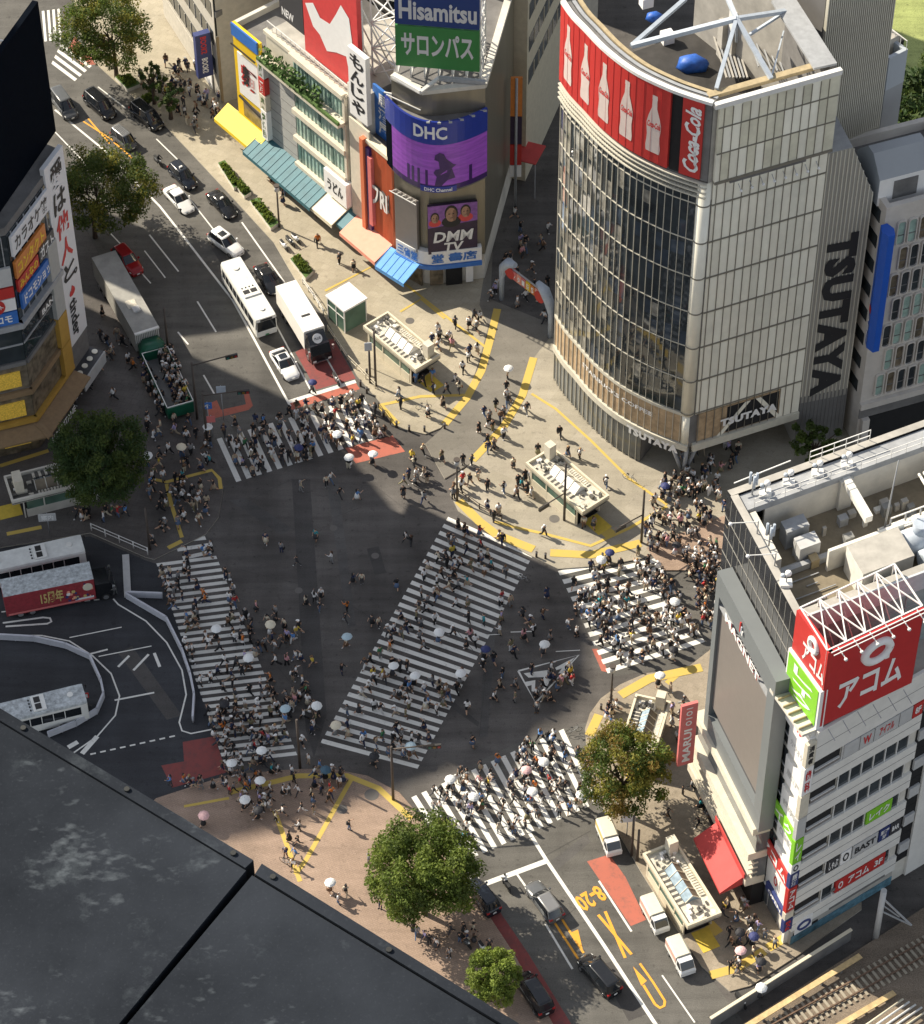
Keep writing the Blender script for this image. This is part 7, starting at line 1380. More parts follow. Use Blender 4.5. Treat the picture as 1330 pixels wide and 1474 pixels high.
def small_truck(lab, px, cloth):
    loc, rot = place(*px); t = thing('small_truck', lab, 'truck', loc, rot, 'small white canvas topped trucks'); L = 3.5; h = .76
    b = MB(); b.lb(-L / 2, .55, -h, h, .62, 1.05, 'truck_white'); b.build('bed', t, True); P = [(-h, 1.05), (-h, 1.78), (-h * .8, 1.92), (h * .8, 1.92), (h, 1.78), (h, 1.05)]
    b = MB(); b.loft([[(x, y, z) for y, z in P] for x in (-L / 2 - .01, -.4, .52)], 'canvas', smooth=False, mm=lambda k, j: cloth if j in (0, 4, 5) else 'canvas'); b.build('canvas_cover', t, True)
    b = MB(); b.loft([[(x, -h * .97, .32), (x, -h, .9), (x, -h * .86, z), (x, h * .86, z), (x, h, .9), (x, h * .97, .32)] for x, z in ((.60, 1.76), (1.15, 1.78), (1.62, 1.05), (1.75, .85))], 'car_white', smooth=False); c = b.build('cab', t, True)
    b = MB(); b.hexa([(1.17, -h * .82, 1.72), (1.6, -h * .86, 1.07), (1.6, h * .86, 1.07), (1.17, h * .82, 1.72), (1.20, -h * .82, 1.75), (1.64, -h * .86, 1.09), (1.64, h * .86, 1.09), (1.20, h * .82, 1.75)], 'car_glass'); b.build('windscreen', c, True)
    for s_ in (-1, 1):
        b = MB(); y = s_ * h * .94; b.hexa([(.72, y, 1.08), (1.5, y * 1.02, 1.05), (1.5, y * 1.06, 1.05), (.72, y * 1.05, 1.08), (.74, y * .92, 1.66), (1.15, y * .92, 1.66), (1.15, y * .97, 1.66), (.74, y * .97, 1.66)], 'car_glass'); b.build('side_window', c, True)
        b = MB(); b.lb(1.72, 1.78, min(s_ * .45, s_ * .68), max(s_ * .45, s_ * .68), .55, .72, 'lamp_white'); b.build('headlight', c, True)
    wheels(t, (1.1, -1.05), h * .98, .27, .17); b = MB(); b.lb(1.76, 1.79, -.17, .17, .38, .5, 'plate'); b.build('license_plate', t, True); return t
small_truck('small white truck with tan sided canvas under the yellowing tree', (868, 1194, 884, 1234), 'canvas_tan'); small_truck('small white truck with rose sided canvas beside the blue glass entrance', (932, 1306, 952, 1344), 'canvas_rose'); small_truck('small white truck with rose sided canvas lowest beside the entrance', (968, 1364, 990, 1406), 'canvas_rose')
# grey trailer and green open vehicle
loc, rot = place(152, 398, 216, 512); t = thing('long_trailer', 'long grey roofed trailer parked on the left side of the upper road', 'trailer', loc, rot); L = 13.2
b = MB(); b.lb(-L / 2, L / 2, -1.4, 1.4, .9, 3.7, 'trailer_grey'); o = b.build('body', t, True); b = MB(); b.lb(1.6, 2.9, -.6, .5, 3.7, 3.78, 'junk_pale'); b.lb(2.9, 3.7, -.3, .5, 3.7, 3.95, 'sign_grey'); b.build('roof_hatch', o, True)
b = MB(); b.lb(L / 2, L / 2 + .3, -1.4, 1.4, 3.55, 3.72, 'steel_white')
for k in range(14): b.lb(L / 2 + .1, L / 2 + .2, -1.35 + k * .2, -1.29 + k * .2, 2.3, 3.55, 'steel_white')
b.build('front_grille', t, True); wheels(t, (-L / 2 + 1.5, -L / 2 + 2.8, L / 2 - 2.2), 1.38, .48, .3)
loc, rot = place(216, 506, 262, 604); t = thing('open_top_vehicle', 'green open topped vehicle with white rails and people beside it', 'vehicle', loc, rot); L = 11.0; h = 1.45
b = MB(); b.lb(-L / 2 + 2.2, L / 2, -h, -h + .12, .6, 2.1, 'tram_green'); b.lb(-L / 2 + 2.2, L / 2, h - .12, h, .6, 2.1, 'tram_green'); b.lb(L / 2 - .12, L / 2, -h + .12, h - .12, .6, 2.1, 'tram_green'); b.lb(-L / 2 + 2.2, L / 2 - .12, -h + .12, h - .12, .6, .95, 'concrete_dark'); b.build('body', t, True)
b = MB(); b.loft([[(x, -h * k, .6), (x, -h * k, z * .7), (x, -h * k * .6, z), (x, h * k * .6, z), (x, h * k, z * .7), (x, h * k, .6)] for x, k, z in ((-L / 2, .8, 2.0), (-L / 2 + .5, .96, 2.7), (-L / 2 + 1.6, 1, 2.8), (-L / 2 + 2.2, .98, 2.5))], 'tram_green'); b.build('cab', t, True)
b = MB()
for s_ in (-1, 1): b.bar((-L / 2 + 2.2, s_ * h, 2.3), (L / 2, s_ * h, 2.3), .06, 'steel_white')
b.bar((L / 2, -h, 2.3), (L / 2, h, 2.3), .06, 'steel_white'); b.bar((-L / 2 + 2.2, -h, 2.3), (-L / 2 + 2.2, h, 2.3), .06, 'steel_white'); b.build('rail', t, True); wheels(t, (-L / 2 + 2.2, L / 2 - 1.6), h * .99, .4, .25)
OPEN_TOP = t
# two wheelers
def motorbike(lab, px, body, rider=False, grp='motorbikes and scooters'):
    loc, rot = place(*px); t = thing('motorbike', lab, 'motorbike', loc, rot, grp)
    for x in (.62, -.62): b = MB(); b.tube([(x, -.06, .3), (x, .06, .3)], .30, 'tyre', 14); b.build('wheel', t, True)
    b = MB(); b.loft([[(x, -w, z0), (x, -w * .8, z1), (x, w * .8, z1), (x, w, z0)] for x, w, z0, z1 in ((-.85, .10, .55, .72), (-.3, .18, .35, .80), (.2, .2, .35, .85), (.5, .12, .5, .95))], body); b.build('body', t, True)
    b = MB(); b.lb(-.75, -.05, -.14, .14, .78, .88, 'trim_black'); b.build('seat', t, True); b = MB(); b.tube([(.62, 0, .3), (.42, 0, 1.0)], .04, 'chrome', 6); b.tube([(.42, -.34, 1.02), (.45, 0, 1.0), (.42, .34, 1.02)], .025, 'trim_black', 6); b.build('handlebar', t, True)
    b = MB(); b.ball((.58, 0, .85), .1, 'lamp_white'); b.build('headlight', t, True); return t
MB1 = motorbike('dark motorbike with rider at the lower stop line', (735, 1288, 722, 1264), 'car_black'); MB2 = motorbike('dark motorbike with rider ahead of the navy taxi', (218, 226, 238, 246), 'car_grey')
for i, (px, lab, m) in enumerate((((404, 352, 414, 364), 'white scooter parked nearest the lamp by the planters', 'car_white'), ((412, 346, 424, 358), 'grey scooter in the parked cluster by the planters', 'car_grey'), ((420, 342, 432, 354), 'white scooter at the pavement side of the parked cluster', 'car_white'), ((478, 540, 490, 560), 'silver scooter on the red lane beside the truck', 'car_silver'), ((1060, 1436, 1072, 1452), 'black scooter by the railway wall', 'car_black'), ((664, 1352, 676, 1366), 'grey scooter parked below the round tree', 'car_grey'), ((690, 1362, 702, 1378), 'white scooter parked below the round tree', 'car_white'))): motorbike(lab, px, m)
def bicycle(lab, x, y, a, grp='bicycles'):
    g = G(x, y); t = thing('bicycle', lab, 'bicycle', (g.x, g.y, .14), a, grp)
    for xx in (.52, -.52): b = MB(); b.tube([(xx + .33 * math.cos(k * .3927), 0, .34 + .33 * math.sin(k * .3927)) for k in range(17)], .022, 'tyre', 5, False); b.build('wheel', t, True)
    b = MB(); 
    for p, q in (((-.52, 0, .34), (-.15, 0, .85)), ((-.15, 0, .85), (.42, 0, .82)), ((-.05, 0, .32), (.4, 0, .75)), ((-.05, 0, .32), (-.2, 0, .88)), ((.52, 0, .34), (.38, 0, .98)), ((-.52, 0, .34), (-.05, 0, .32))): b.bar(p, q, .022, 'steel_grey', 5)
    b.build('frame', t, True); b = MB(); b.lb(-.34, -.1, -.07, .07, .88, .94, 'trim_black'); b.build('saddle', t, True); b = MB(); b.bar((.36, -.28, 1.0), (.36, .28, 1.0), .02, 'trim_black', 5); b.build('handlebar', t, True)
for lab, x, y, a in (('bicycle ridden along the yellow line below the curved tower', 906, 693, -.6), ('bicycle wheeled across the diagonal zebra top', 752, 838, -.4), ('bicycle beside the motionless cyclist near the lower left tactile lines', 412, 1246, -.7), ('bicycle wheeled past the tree beside the lower right zebra', 826, 1056, .3), ('bicycle on the plaza corner near the upper zebra', 610, 590, .1), ('bicycle crossing by the railway corner', 1066, 1398, -.4), ('bicycle on the lower zebra beside the round tree', 655, 1190, 2.2), ('bicycle by the half hidden entrance right side', 962, 1026, -.8)): bicycle(lab, x, y, a)
# ---------------------------------------------------------------- people
SKIN = mat('skin', (.50, .31, .21), rough=.6, var=.05)
HAIRS = [mat('hair_' + n, c, rough=.6, var=.2, scale=20) for n, c in (('black', (.016, .013, .012)), ('brown', (.07, .035, .018)), ('grey', (.28, .27, .26)), ('fair', (.30, .18, .07)))]
CLOTH = {n: mat('cloth_' + n, c, rough=.9, var=.12, scale=6) for n, c in dict(white=(.74, .73, .71), cream=(.60, .53, .40), grey=(.22, .22, .22), black=(.016, .016, .018), navy=(.025, .035, .085), blue=(.10, .24, .52), red=(.45, .035, .035), orange=(.62, .18, .03), green=(.05, .19, .08), pink=(.62, .30, .32), yellow=(.62, .46, .06), brown=(.16, .09, .05), beige=(.42, .34, .24), lilac=(.40, .34, .55), denim=(.10, .15, .25), charcoal=(.05, .05, .055), teal=(.03, .28, .32), khaki=(.20, .18, .10)).items()}
def skeleton(pose, fingers=True):
    V = []; E = []; R_ = []; T = []
    def add(p, r, par, tg):
        V.append(Vector(p)); R_.append(r); T.append(tg)
        if par is not None: E.append((par, len(V) - 1))
        return len(V) - 1
    st, arm, bend, lean, sit = pose
    pz = .90
    pel = add((0, 0, pz), (.145, .105), None, 'bottom'); wst = add((0, .01 + lean * .3, 1.08), (.125, .09), pel, 'top'); ch = add((0, .02 + lean * .7, 1.28), (.155, .105), wst, 'top'); nk = add((0, lean, 1.42), (.06, .06), ch, 'skin'); hd = add((0, lean + .015, 1.52), (.083, .092), nk, 'head'); tp = add((0, lean + .0, 1.625), (.078, .088), hd, 'head')
    for s_ in (-1, 1):
        a = st * s_; hip = add((s_ * .085, 0, .84), (.088, .09), pel, 'bottom')
        kn = add((s_ * .09, math.sin(a) * .40 + .03, .84 - math.cos(a) * .40), (.062, .065), hip, 'bottom'); b2 = a - max(0, -a) * .9 - bend * .3
        an = add((s_ * .09, V[kn].y + math.sin(b2) * .40, V[kn].z - math.cos(b2) * .40), (.042, .045), kn, 'calf'); add((s_ * .105, V[an].y + .15, max(.035, V[an].z - .03)), (.045, .035), an, 'shoe')
        sh = add((s_ * .175, lean * .9 + .01, 1.36), (.062, .065), ch, 'top'); aa = -st * s_ * .9 if not isinstance(arm, tuple) else arm[0 if s_ < 0 else 1]
        el = add((s_ * .225, V[sh].y + math.sin(aa) * .27, 1.36 - math.cos(aa) * .27), (.043, .045), sh, 'sleeve'); fb = aa + .35 + (1.25 if isinstance(arm, tuple) and aa > .35 else 0)
        wr = add((s_ * .215, V[el].y + math.sin(fb) * .235, V[el].z - math.cos(fb) * .235), (.028, .030), el, 'fore'); d = (V[wr] - V[el]).normalized(); side = Vector((0, d.z, -d.y)) * -1
        pm = add(V[wr] + d * .075, (.018, .038), wr, 'skin')
        if fingers:
            for k, ln in enumerate((.066, .078, .074, .058)):
                o = side * (.028 - .019 * k); q = add(V[pm] + d * .02 + o, (.009, .009), pm, 'skin'); q2 = add(V[q] + d * ln * .6 + Vector((-s_ * .008, 0, 0)), (.008, .008), q, 'skin'); add(V[q2] + d * ln * .35 + Vector((-s_ * .022, 0, 0)), (.007, .007), q2, 'skin')
            q = add(V[wr] + d * .035 + side * .034, (.010, .010), pm, 'skin'); add(V[q] + d * .035 + side * .016 + Vector((-s_ * .012, 0, 0)), (.008, .008), q, 'skin')
    return V, E, R_, T
def body_mesh(name, pose, outfit, fingers=True):
    V, E, R_, T = skeleton(pose, fingers); me = bpy.data.meshes.new('tmp'); me.from_pydata([tuple(v) for v in V], E, []); o = bpy.data.objects.new('tmp', me); COL.objects.link(o); o.modifiers.new('s', 'SKIN')
    if not me.skin_vertices:
        with bpy.context.temp_override(object=o, active_object=o): bpy.ops.mesh.customdata_skin_add()
    sv = me.skin_vertices[0].data
    for i, r in enumerate(R_): sv[i].radius = r; sv[i].use_root = (i == 0)
    o.modifiers['s'].use_smooth_shade = True
    if fingers: o.modifiers.new('d', 'SUBSURF').levels = 1
    bpy.context.view_layer.update(); dg = bpy.context.evaluated_depsgraph_get(); ev = bpy.data.meshes.new_from_object(o.evaluated_get(dg)); bpy.data.objects.remove(o); bpy.data.meshes.remove(me)
    vs = [tuple(v.co) for v in ev.vertices]; fs = [tuple(p.vertices) for p in ev.polygons]; bpy.data.meshes.remove(ev); mi = []
    segs = [(V[a], V[b], T[b]) for a, b in E]
    hz = max(v[2] for v in vs)
    for f in fs:
        c = sum((Vector(vs[i]) for i in f), Vector()) / len(f); best = min(segs, key=lambda s_: (c - (s_[0] + (s_[1] - s_[0]) * max(0, min(1, (c - s_[0]).dot(s_[1] - s_[0]) / max(1e-9, (s_[1] - s_[0]).length_squared))))).length)[2]
        if best == 'head' or (best == 'skin' and c.z > 1.40): m = 1 if (c.z > 1.585 or c.y < pose[3] - .005) and c.z > 1.44 else 0
        elif best in ('fore',): m = 2 if 'long' in outfit else 0
        elif best == 'skin': m = 0
        elif best == 'calf': m = 0 if 'bare' in outfit else 3
        elif best == 'shoe': m = 4
        elif best == 'bottom': m = 3
        else: m = 2
        mi.append(m)
    def extra(rings, m, cap=True):
        i = len(vs); n = len(rings[0])
        for r in rings: vs.extend(r)
        for k in range(len(rings) - 1):
            for j in range(n): fs.append((i + k * n + j, i + k * n + (j + 1) % n, i + (k + 1) * n + (j + 1) % n, i + (k + 1) * n + j)); mi.append(m)
        if cap: fs.append(tuple(i + j for j in range(n))[::-1]); mi.append(m); fs.append(tuple(i + (len(rings) - 1) * n + j for j in range(n))); mi.append(m)
    lean = pose[3]
    def ring(z, rx, ry, y=0, n=10): return [(rx * math.cos(6.2832 * j / n), y + ry * math.sin(6.2832 * j / n), z) for j in range(n)]
    if 'skirt' in outfit: extra([ring(.45, .24, .25), ring(.7, .20, .19), ring(1.0, .14, .12, .01)], 3)
    if 'pack' in outfit: extra([ring(.98, .12, .05, -.15 + lean * .5), ring(1.05, .15, .085, -.17 + lean * .5), ring(1.30, .14, .085, -.15 + lean * .8), ring(1.36, .10, .05, -.13 + lean * .8)], 4)
    if 'bag' in outfit: extra([ring(.70, .05, .14, .02), ring(.74, .065, .17, .02), ring(.92, .05, .15, .02), ring(.95, .03, .1, .02)], 4)
    if 'bag' in outfit:
        for k in range(40): pass
        for i in range(len(vs) - 40, len(vs)): vs[i] = (vs[i][0] + .29, vs[i][1], vs[i][2])
    if 'cap' in outfit: extra([ring(1.60, .115, .125, lean), ring(1.68, .10, .11, lean), ring(1.715, .05, .06, lean)], 4); extra([ring(1.60, .085, .06, lean + .15), ring(1.615, .08, .055, lean + .15)], 4)
    if 'longhair' in outfit: extra([ring(1.28, .09, .035, lean - .10), ring(1.45, .11, .05, lean - .085), ring(1.60, .10, .06, lean - .05)], 1)
    m_ = bpy.data.meshes.new(name); m_.from_pydata(vs, [], fs); m_.polygons.foreach_set('material_index', mi); m_.polygons.foreach_set('use_smooth', [True] * len(fs)); m_.update(); return m_
WALK, WALK2, STAND, STAND2, PHONE, HOLD = (.42, None, .5, .03, 0), (-.36, None, .5, .04, 0), (.05, None, 0, .0, 0), (-.10, None, .1, .01, 0), (.12, (.55, .1), .1, .02, 0), (.34, (.1, .62), .4, .03, 0)
COMBO = [(WALK, ()), (WALK2, ('long',)), (STAND, ()), (STAND2, ('skirt', 'bare')), (PHONE, ('pack',)), (WALK, ('bag', 'longhair')), (WALK2, ('pack', 'cap')), (STAND, ('long', 'bag')), (HOLD, ('longhair', 'skirt', 'bare')), (WALK, ('bare', 'cap')), (PHONE, ('longhair', 'long')), (WALK2, ('skirt', 'bare', 'longhair'))]
DETAIL = [body_mesh('person', p, o) for p, o in COMBO]
HOLDERS = [8, 4]
SIMPLE = [body_mesh('crowd', p, o, False) for p, o in COMBO]
for me in DETAIL:
    for k in range(5): me.materials.append(SKIN)
PW = {0: 'walking', 1: 'walking', 2: 'standing', 3: 'standing', 4: 'looking at a phone', 5: 'walking', 6: 'walking', 7: 'standing', 8: 'walking', 9: 'walking', 10: 'looking at a phone', 11: 'walking'}
AC = {4: 'with a backpack', 5: 'with a shoulder bag', 6: 'with backpack and cap', 7: 'with a shoulder bag', 9: 'in a cap and shorts'}
PR = random.Random(2024)
TOPS = ['white'] * 16 + ['black'] * 15 + ['grey'] * 6 + ['navy'] * 4 + ['cream'] * 4 + ['beige'] * 2 + ['blue'] * 2 + ['charcoal'] * 8 + ['red', 'green', 'pink', 'lilac', 'brown', 'teal', 'orange', 'yellow', 'khaki']
BOTS = ['black'] * 14 + ['charcoal'] * 7 + ['denim'] * 5 + ['navy'] * 3 + ['beige'] * 2 + ['grey'] * 2 + ['white', 'khaki', 'brown', 'cream']
def inside(p, poly):
    c = False; j = len(poly) - 1
    for i in range(len(poly)):
        (xi, yi), (xj, yj) = poly[i], poly[j]
        if (yi > p[1]) != (yj > p[1]) and p[0] < (xj - xi) * (p[1] - yi) / (yj - yi) + xi: c = not c
        j = i
    return c
# where people are in the photo: outline, how many, pavement height, place words, walking direction
ZONES = [
    ('the upper zebra', [(312, 622), (530, 566), (562, 628), (345, 694)], 88, .012, .45), ('the left zebra', [(226, 805), (308, 785), (352, 880), (432, 1092), (322, 1104), (262, 930)], 122, .012, 1.8), ('the kerb below the left zebra', [(316, 1100), (440, 1098), (500, 1112), (492, 1162), (380, 1188), (320, 1170)], 58, KERB, 1.6),
    ('the diagonal zebra', [(650, 745), (766, 800), (720, 880), (602, 1112), (462, 1076), (560, 900)], 116, .012, 1.1), ('the right zebra', [(806, 822), (935, 795), (1014, 926), (878, 974)], 98, .012, .3), ('the crowd at the store corner', [(958, 690), (1030, 668), (1044, 740), (1000, 780), (935, 800), (925, 760)], 66, KERB, .2),
    ('the lower zebra', [(594, 1146), (812, 1048), (850, 1090), (850, 1160), (690, 1222), (655, 1240)], 88, .012, 2.4), ('the kerb above the right zebra', [(980, 800), (1034, 780), (1030, 880), (1018, 930)], 44, .012, 1.2),
    ('the dark asphalt beside the left zebra', [(350, 880), (420, 880), (470, 1000), (450, 1090), (430, 1080)], 34, .012, 1.8), ('the asphalt right of the diagonal zebra', [(735, 850), (830, 870), (845, 960), (830, 1030), (720, 1070), (640, 1090), (690, 960)], 40, .012, 1.0),
    ('the left plaza', [(205, 600), (300, 610), (312, 690), (300, 750), (215, 795), (215, 680)], 58, KERB, 1.2), ('the upper plaza', [(560, 580), (640, 470), (700, 460), (690, 540), (640, 610), (575, 612)], 26, KERB, .5), ('the lane mouth', [(580, 640), (680, 640), (700, 590), (730, 560), (745, 600), (690, 690), (640, 735), (575, 735)], 34, .134, .6), ('the plaza before the curved tower', [(668, 700), (720, 630), (760, 590), (880, 690), (900, 770), (780, 780), (700, 750)], 26, KERB, .4),
    ('the alley', [(705, 440), (790, 470), (790, 330), (760, 280), (735, 300)], 24, .134, 1.2), ('the far pavement', [(225, 90), (330, 110), (336, 190), (280, 200), (200, 140), (190, 112)], 46, KERB, .8), ('the pavement by the mint building', [(360, 230), (480, 300), (560, 385), (520, 410), (420, 340)], 12, KERB, .6),
    ('the street left of the trailer', [(120, 470), (150, 440), (205, 545), (250, 610), (150, 590), (120, 560)], 16, KERB, .9), ('the open green vehicle', [(228, 526), (248, 516), (276, 592), (258, 600)], 40, .97, 1.1), ('the shop door under the tan canopy', [(96, 575), (128, 535), (142, 520), (150, 540), (110, 590)], 12, KERB, 1.0), ('the side of the green vehicle', [(202, 512), (214, 530), (244, 600), (228, 602)], 14, KERB, .9),
    ('the bench under the dark tree', [(105, 742), (185, 742), (185, 752), (105, 752)], 10, KERB, -1.5), ('the pink pavement', [(330, 1200), (470, 1190), (560, 1180), (590, 1290), (610, 1350), (480, 1300), (440, 1268), (390, 1240)], 12, KERB, 2.0), ('the ledge side of the round tree', [(530, 1300), (552, 1310), (600, 1350), (660, 1390), (640, 1372)], 8, KERB, -.6), ('the scooters under the round tree', [(630, 1340), (690, 1340), (735, 1400), (690, 1376)], 9, KERB, 2.1),
    ('the corner by the railway', [(1030, 1292), (1070, 1300), (1118, 1370), (1080, 1412), (1040, 1400), (1042, 1330)], 22, KERB, 2.3), ('the pavement below the grey screen', [(955, 985), (1012, 975), (1000, 1050), (985, 1120), (965, 1040)], 12, KERB, 1.5), ('the kerb by the half hidden entrance', [(868, 1010), (893, 1000), (880, 1060), (856, 1050)], 6, KERB, 1.4), ('the pavement under the yellowing tree', [(930, 1150), (1000, 1130), (1040, 1250), (1020, 1270), (970, 1210)], 7, KERB, 1.7), ('the bus stop by the red lane', [(240, 1130), (322, 1122), (325, 1140), (250, 1142)], 8, KERB, 1.3), ('the dark store entrance', [(960, 660), (1060, 640), (1080, 660), (1040, 690), (1000, 672)], 12, .02, .2)]
SPOTS = []
for nm, poly, n, z, dr in ZONES:
    P = []; tries = 0; xs, ys = [p[0] for p in poly], [p[1] for p in poly]; clus = [(PR.uniform(min(xs), max(xs)), PR.uniform(min(ys), max(ys))) for _ in range(max(2, n // 7))]
    while len(P) < n and tries < 6000:
        tries += 1
        if PR.random() < .33: c = PR.choice(clus); q = (PR.gauss(c[0], 14), PR.gauss(c[1], 12))
        else: q = (PR.uniform(min(xs), max(xs)), PR.uniform(min(ys), max(ys)))
        if not inside(q, poly): continue
        g = G(*q)
        if all((g - w).length > .52 for w, _ in P): P.append((g, q))
    for g, q in P: SPOTS.append([nm, g, q, z, dr + (math.pi if PR.random() < .5 else 0) + PR.gauss(0, .5)])
# lone walkers read off the photo one by one
for x, y in ((383, 783), (405, 796), (428, 815), (455, 778), (478, 810), (508, 840), (521, 840), (453, 868), (463, 862), (460, 880), (441, 872), (500, 880), (497, 896), (536, 900), (545, 903), (571, 848), (492, 970), (433, 708), (470, 700), (476, 696), (489, 716), (514, 720), (410, 906), (427, 916), (391, 912), (369, 880), (363, 905), (440, 1000), (457, 1030), (585, 780), (592, 786)): SPOTS.append(['the open dark asphalt', G(x, y), (x, y), .012, PR.uniform(0, 6.28)])
# umbrellas: open ones lie in the photo at these points (canopy middle), colour
mat('umb_white', (.74, .75, .74), rough=.7, var=.05); mat('umb_black', (.02, .02, .025), rough=.7, var=.1); mat('umb_navy', (.03, .04, .14), rough=.7, var=.1); mat('umb_blue', (.40, .52, .58), rough=.7, var=.05); mat('umb_cream', (.66, .60, .46), rough=.7, var=.05); mat('umb_pink', (.66, .42, .42), rough=.7, var=.05); mat('umb_teal', (.05, .11, .16), rough=.7, var=.1)
UMB = [(389, 897, 'cream', 'the dark asphalt between the two zebras'), (499, 914, 'blue', 'the open asphalt left of the diagonal zebra'), (456, 1014, 'white', 'the asphalt right of the left zebra end'), (410, 1018, 'blue', 'the right edge of the left zebra'), (483, 1042, 'cream', 'the lower left corner of the diagonal zebra'), (591, 1072, 'blue', 'the lower right edge of the diagonal zebra'), (539, 1086, 'black', 'the foot of the diagonal zebra'), (376, 1078, 'white', 'the lower part of the left zebra'), (333, 1096, 'white', 'the lower left corner of the left zebra'), (374, 1121, 'white', 'the kerb below the left zebra'), (352, 1149, 'white', 'the pink pavement edge below that kerb'), (371, 1164, 'black', 'the pink pavement near the tactile line'), (293, 1172, 'pink', 'the ledge at the lower left'), (475, 1268, 'white', 'the sunny pink pavement beside the ledge'), (469, 1106, 'teal', 'the kerb between the two lower zebras'), (323, 1011, 'black', 'the middle of the left zebra'), (357, 945, 'white', 'the right side of the left zebra'), (311, 903, 'white', 'the upper left zebra'), (566, 956, 'white', 'the middle left of the diagonal zebra'), (597, 970, 'white', 'the middle of the diagonal zebra'), (632, 908, 'white', 'the right of the diagonal zebra'), (663, 967, 'white', 'the lower right of the diagonal zebra'), (648, 1120, 'white', 'the upper left of the lower zebra'), (682, 1145, 'white', 'the left of the lower zebra'), (766, 1138, 'white', 'the centre of the lower zebra'), (783, 1095, 'white', 'the top of the lower zebra'), (837, 1142, 'white', 'the right end of the lower zebra by the tree'), (758, 1106, 'pink', 'the lower zebra beside a white umbrella'), (784, 925, 'white', 'the asphalt above the chevron marking'), (699, 932, 'navy', 'the right edge of the diagonal zebra'), (866, 804, 'white', 'the top edge of the right zebra'), (878, 793, 'navy', 'the kerb above the right zebra'), (972, 864, 'white', 'the right end of the right zebra'), (970, 933, 'black', 'the lower right of the right zebra'), (950, 970, 'white', 'the tactile strip below the right zebra'), (958, 697, 'navy', 'the store corner by the yellow line'), (974, 782, 'black', 'the pink brick crossing'), (502, 656, 'white', 'the edge of the upper zebra'), (537, 651, 'white', 'the red patch by the upper zebra'), (430, 642, 'navy', 'the middle of the upper zebra'), (485, 623, 'white', 'the right of the upper zebra'), (450, 548, 'navy', 'the stop line by the sports car'), (212, 654, 'white', 'the left plaza beside the dark tree'), (261, 641, 'cream', 'the left plaza crowd'), (299, 612, 'white', 'the pole by the red corner'), (1066, 1366, 'pink', 'the corner by the railway'), (1086, 1346, 'navy', 'the pavement by the white office'), (1096, 1382, 'black', 'the yellow strip by the railway'), (1066, 1340, 'black', 'the foot of the blue glass entrance'), (1096, 1420, 'white', 'the railway wall'), (732, 528, 'white', 'the grey lane of the alley mouth'), (934, 1386 - 1000, 'white', 'x')][:-1]
mat('shaft', (.12, .12, .12), rough=.5, var=0)
for x, y, c, wh in UMB:
    p = G(x, y, 2.02); r = .52 if c in ('black', 'navy') else .56; t = thing('umbrella', f'open {c} umbrella over {wh}', 'umbrella', (p.x, p.y, 1.75), 0, 'open umbrellas in the crowd'); b = MB()
    tl = Vector((PR.uniform(-.12, .12), PR.uniform(-.12, .12), 1)).normalized(); a = tl.orthogonal().normalized(); e = tl.cross(a); o = p - tl * .1
    def um(rr, h, ang, k=1.0): return o + (a * math.cos(ang) + e * math.sin(ang)) * rr * k + tl * h
    n = 16; b.loft([[um(r * q, h, 6.2832 * j / n, 1.0 if j % 2 == 0 else .94) for j in range(n)] for q, h in ((1.0, -.14), (.99, -.12), (.75, .02), (.42, .12), (.04, .17))], 'umb_' + c, caps=False, smooth=False); b.face([um(.04 * r, .17, 6.2832 * j / n) for j in range(n)], 'umb_' + c); b.build('canopy', t)
    b = MB(); b.bar(o + tl * .24, o - tl * .75, .012, 'shaft', 5); b.build('shaft', t); b = MB()
    for j in range(8): b.bar(um(r * .97, -.14, 6.2832 * j / 8), o + tl * .14, .006, 'shaft', 3)
    b.build('ribs', t)
    g = Vector((p.x - .12, p.y + .05, 0)); zz = 0.012
    for nm, poly, nn, z, dr in ZONES:
        if inside(pr(g), poly): zz = z
    SPOTS.append(['an umbrella', g, pr(g), zz, PR.uniform(0, 6.28), wh, c])
# riders sit on their machines: near enough to the saddle to be told apart from walkers
SPOTS.sort(key=lambda s_: -s_[2][1] - (400 if s_[0] in ('the open dark asphalt', 'an umbrella') else 0))
NEAR = 300
SIDE = ('left end', 'left part', 'middle', 'right part', 'right end'); DEP = ('top', 'upper side', 'middle', 'lower side', 'bottom')
used = set(); ZB = {}
for nm, poly, *_ in ZONES: ZB[nm] = (min(p[0] for p in poly), max(p[0] for p in poly), min(p[1] for p in poly), max(p[1] for p in poly))
ZB['the open dark asphalt'] = (360, 600, 690, 1035)
def where(s_):
    if s_[0] == 'an umbrella': return f'under the {s_[6]} umbrella over {s_[5]}'
    x0, x1, y0, y1 = ZB[s_[0]]; i = min(4, int(5 * (s_[2][0] - x0) / (x1 - x0 + 1))); j = min(4, int(5 * (s_[2][1] - y0) / (y1 - y0 + 1)))
    a, b_ = SIDE[i], DEP[j]
    return f'at the {b_} of {s_[0]}' if i == 2 else (f'at the {a} of {s_[0]}' if j == 2 else f'at the {b_} {a.split()[0]} of {s_[0]}')
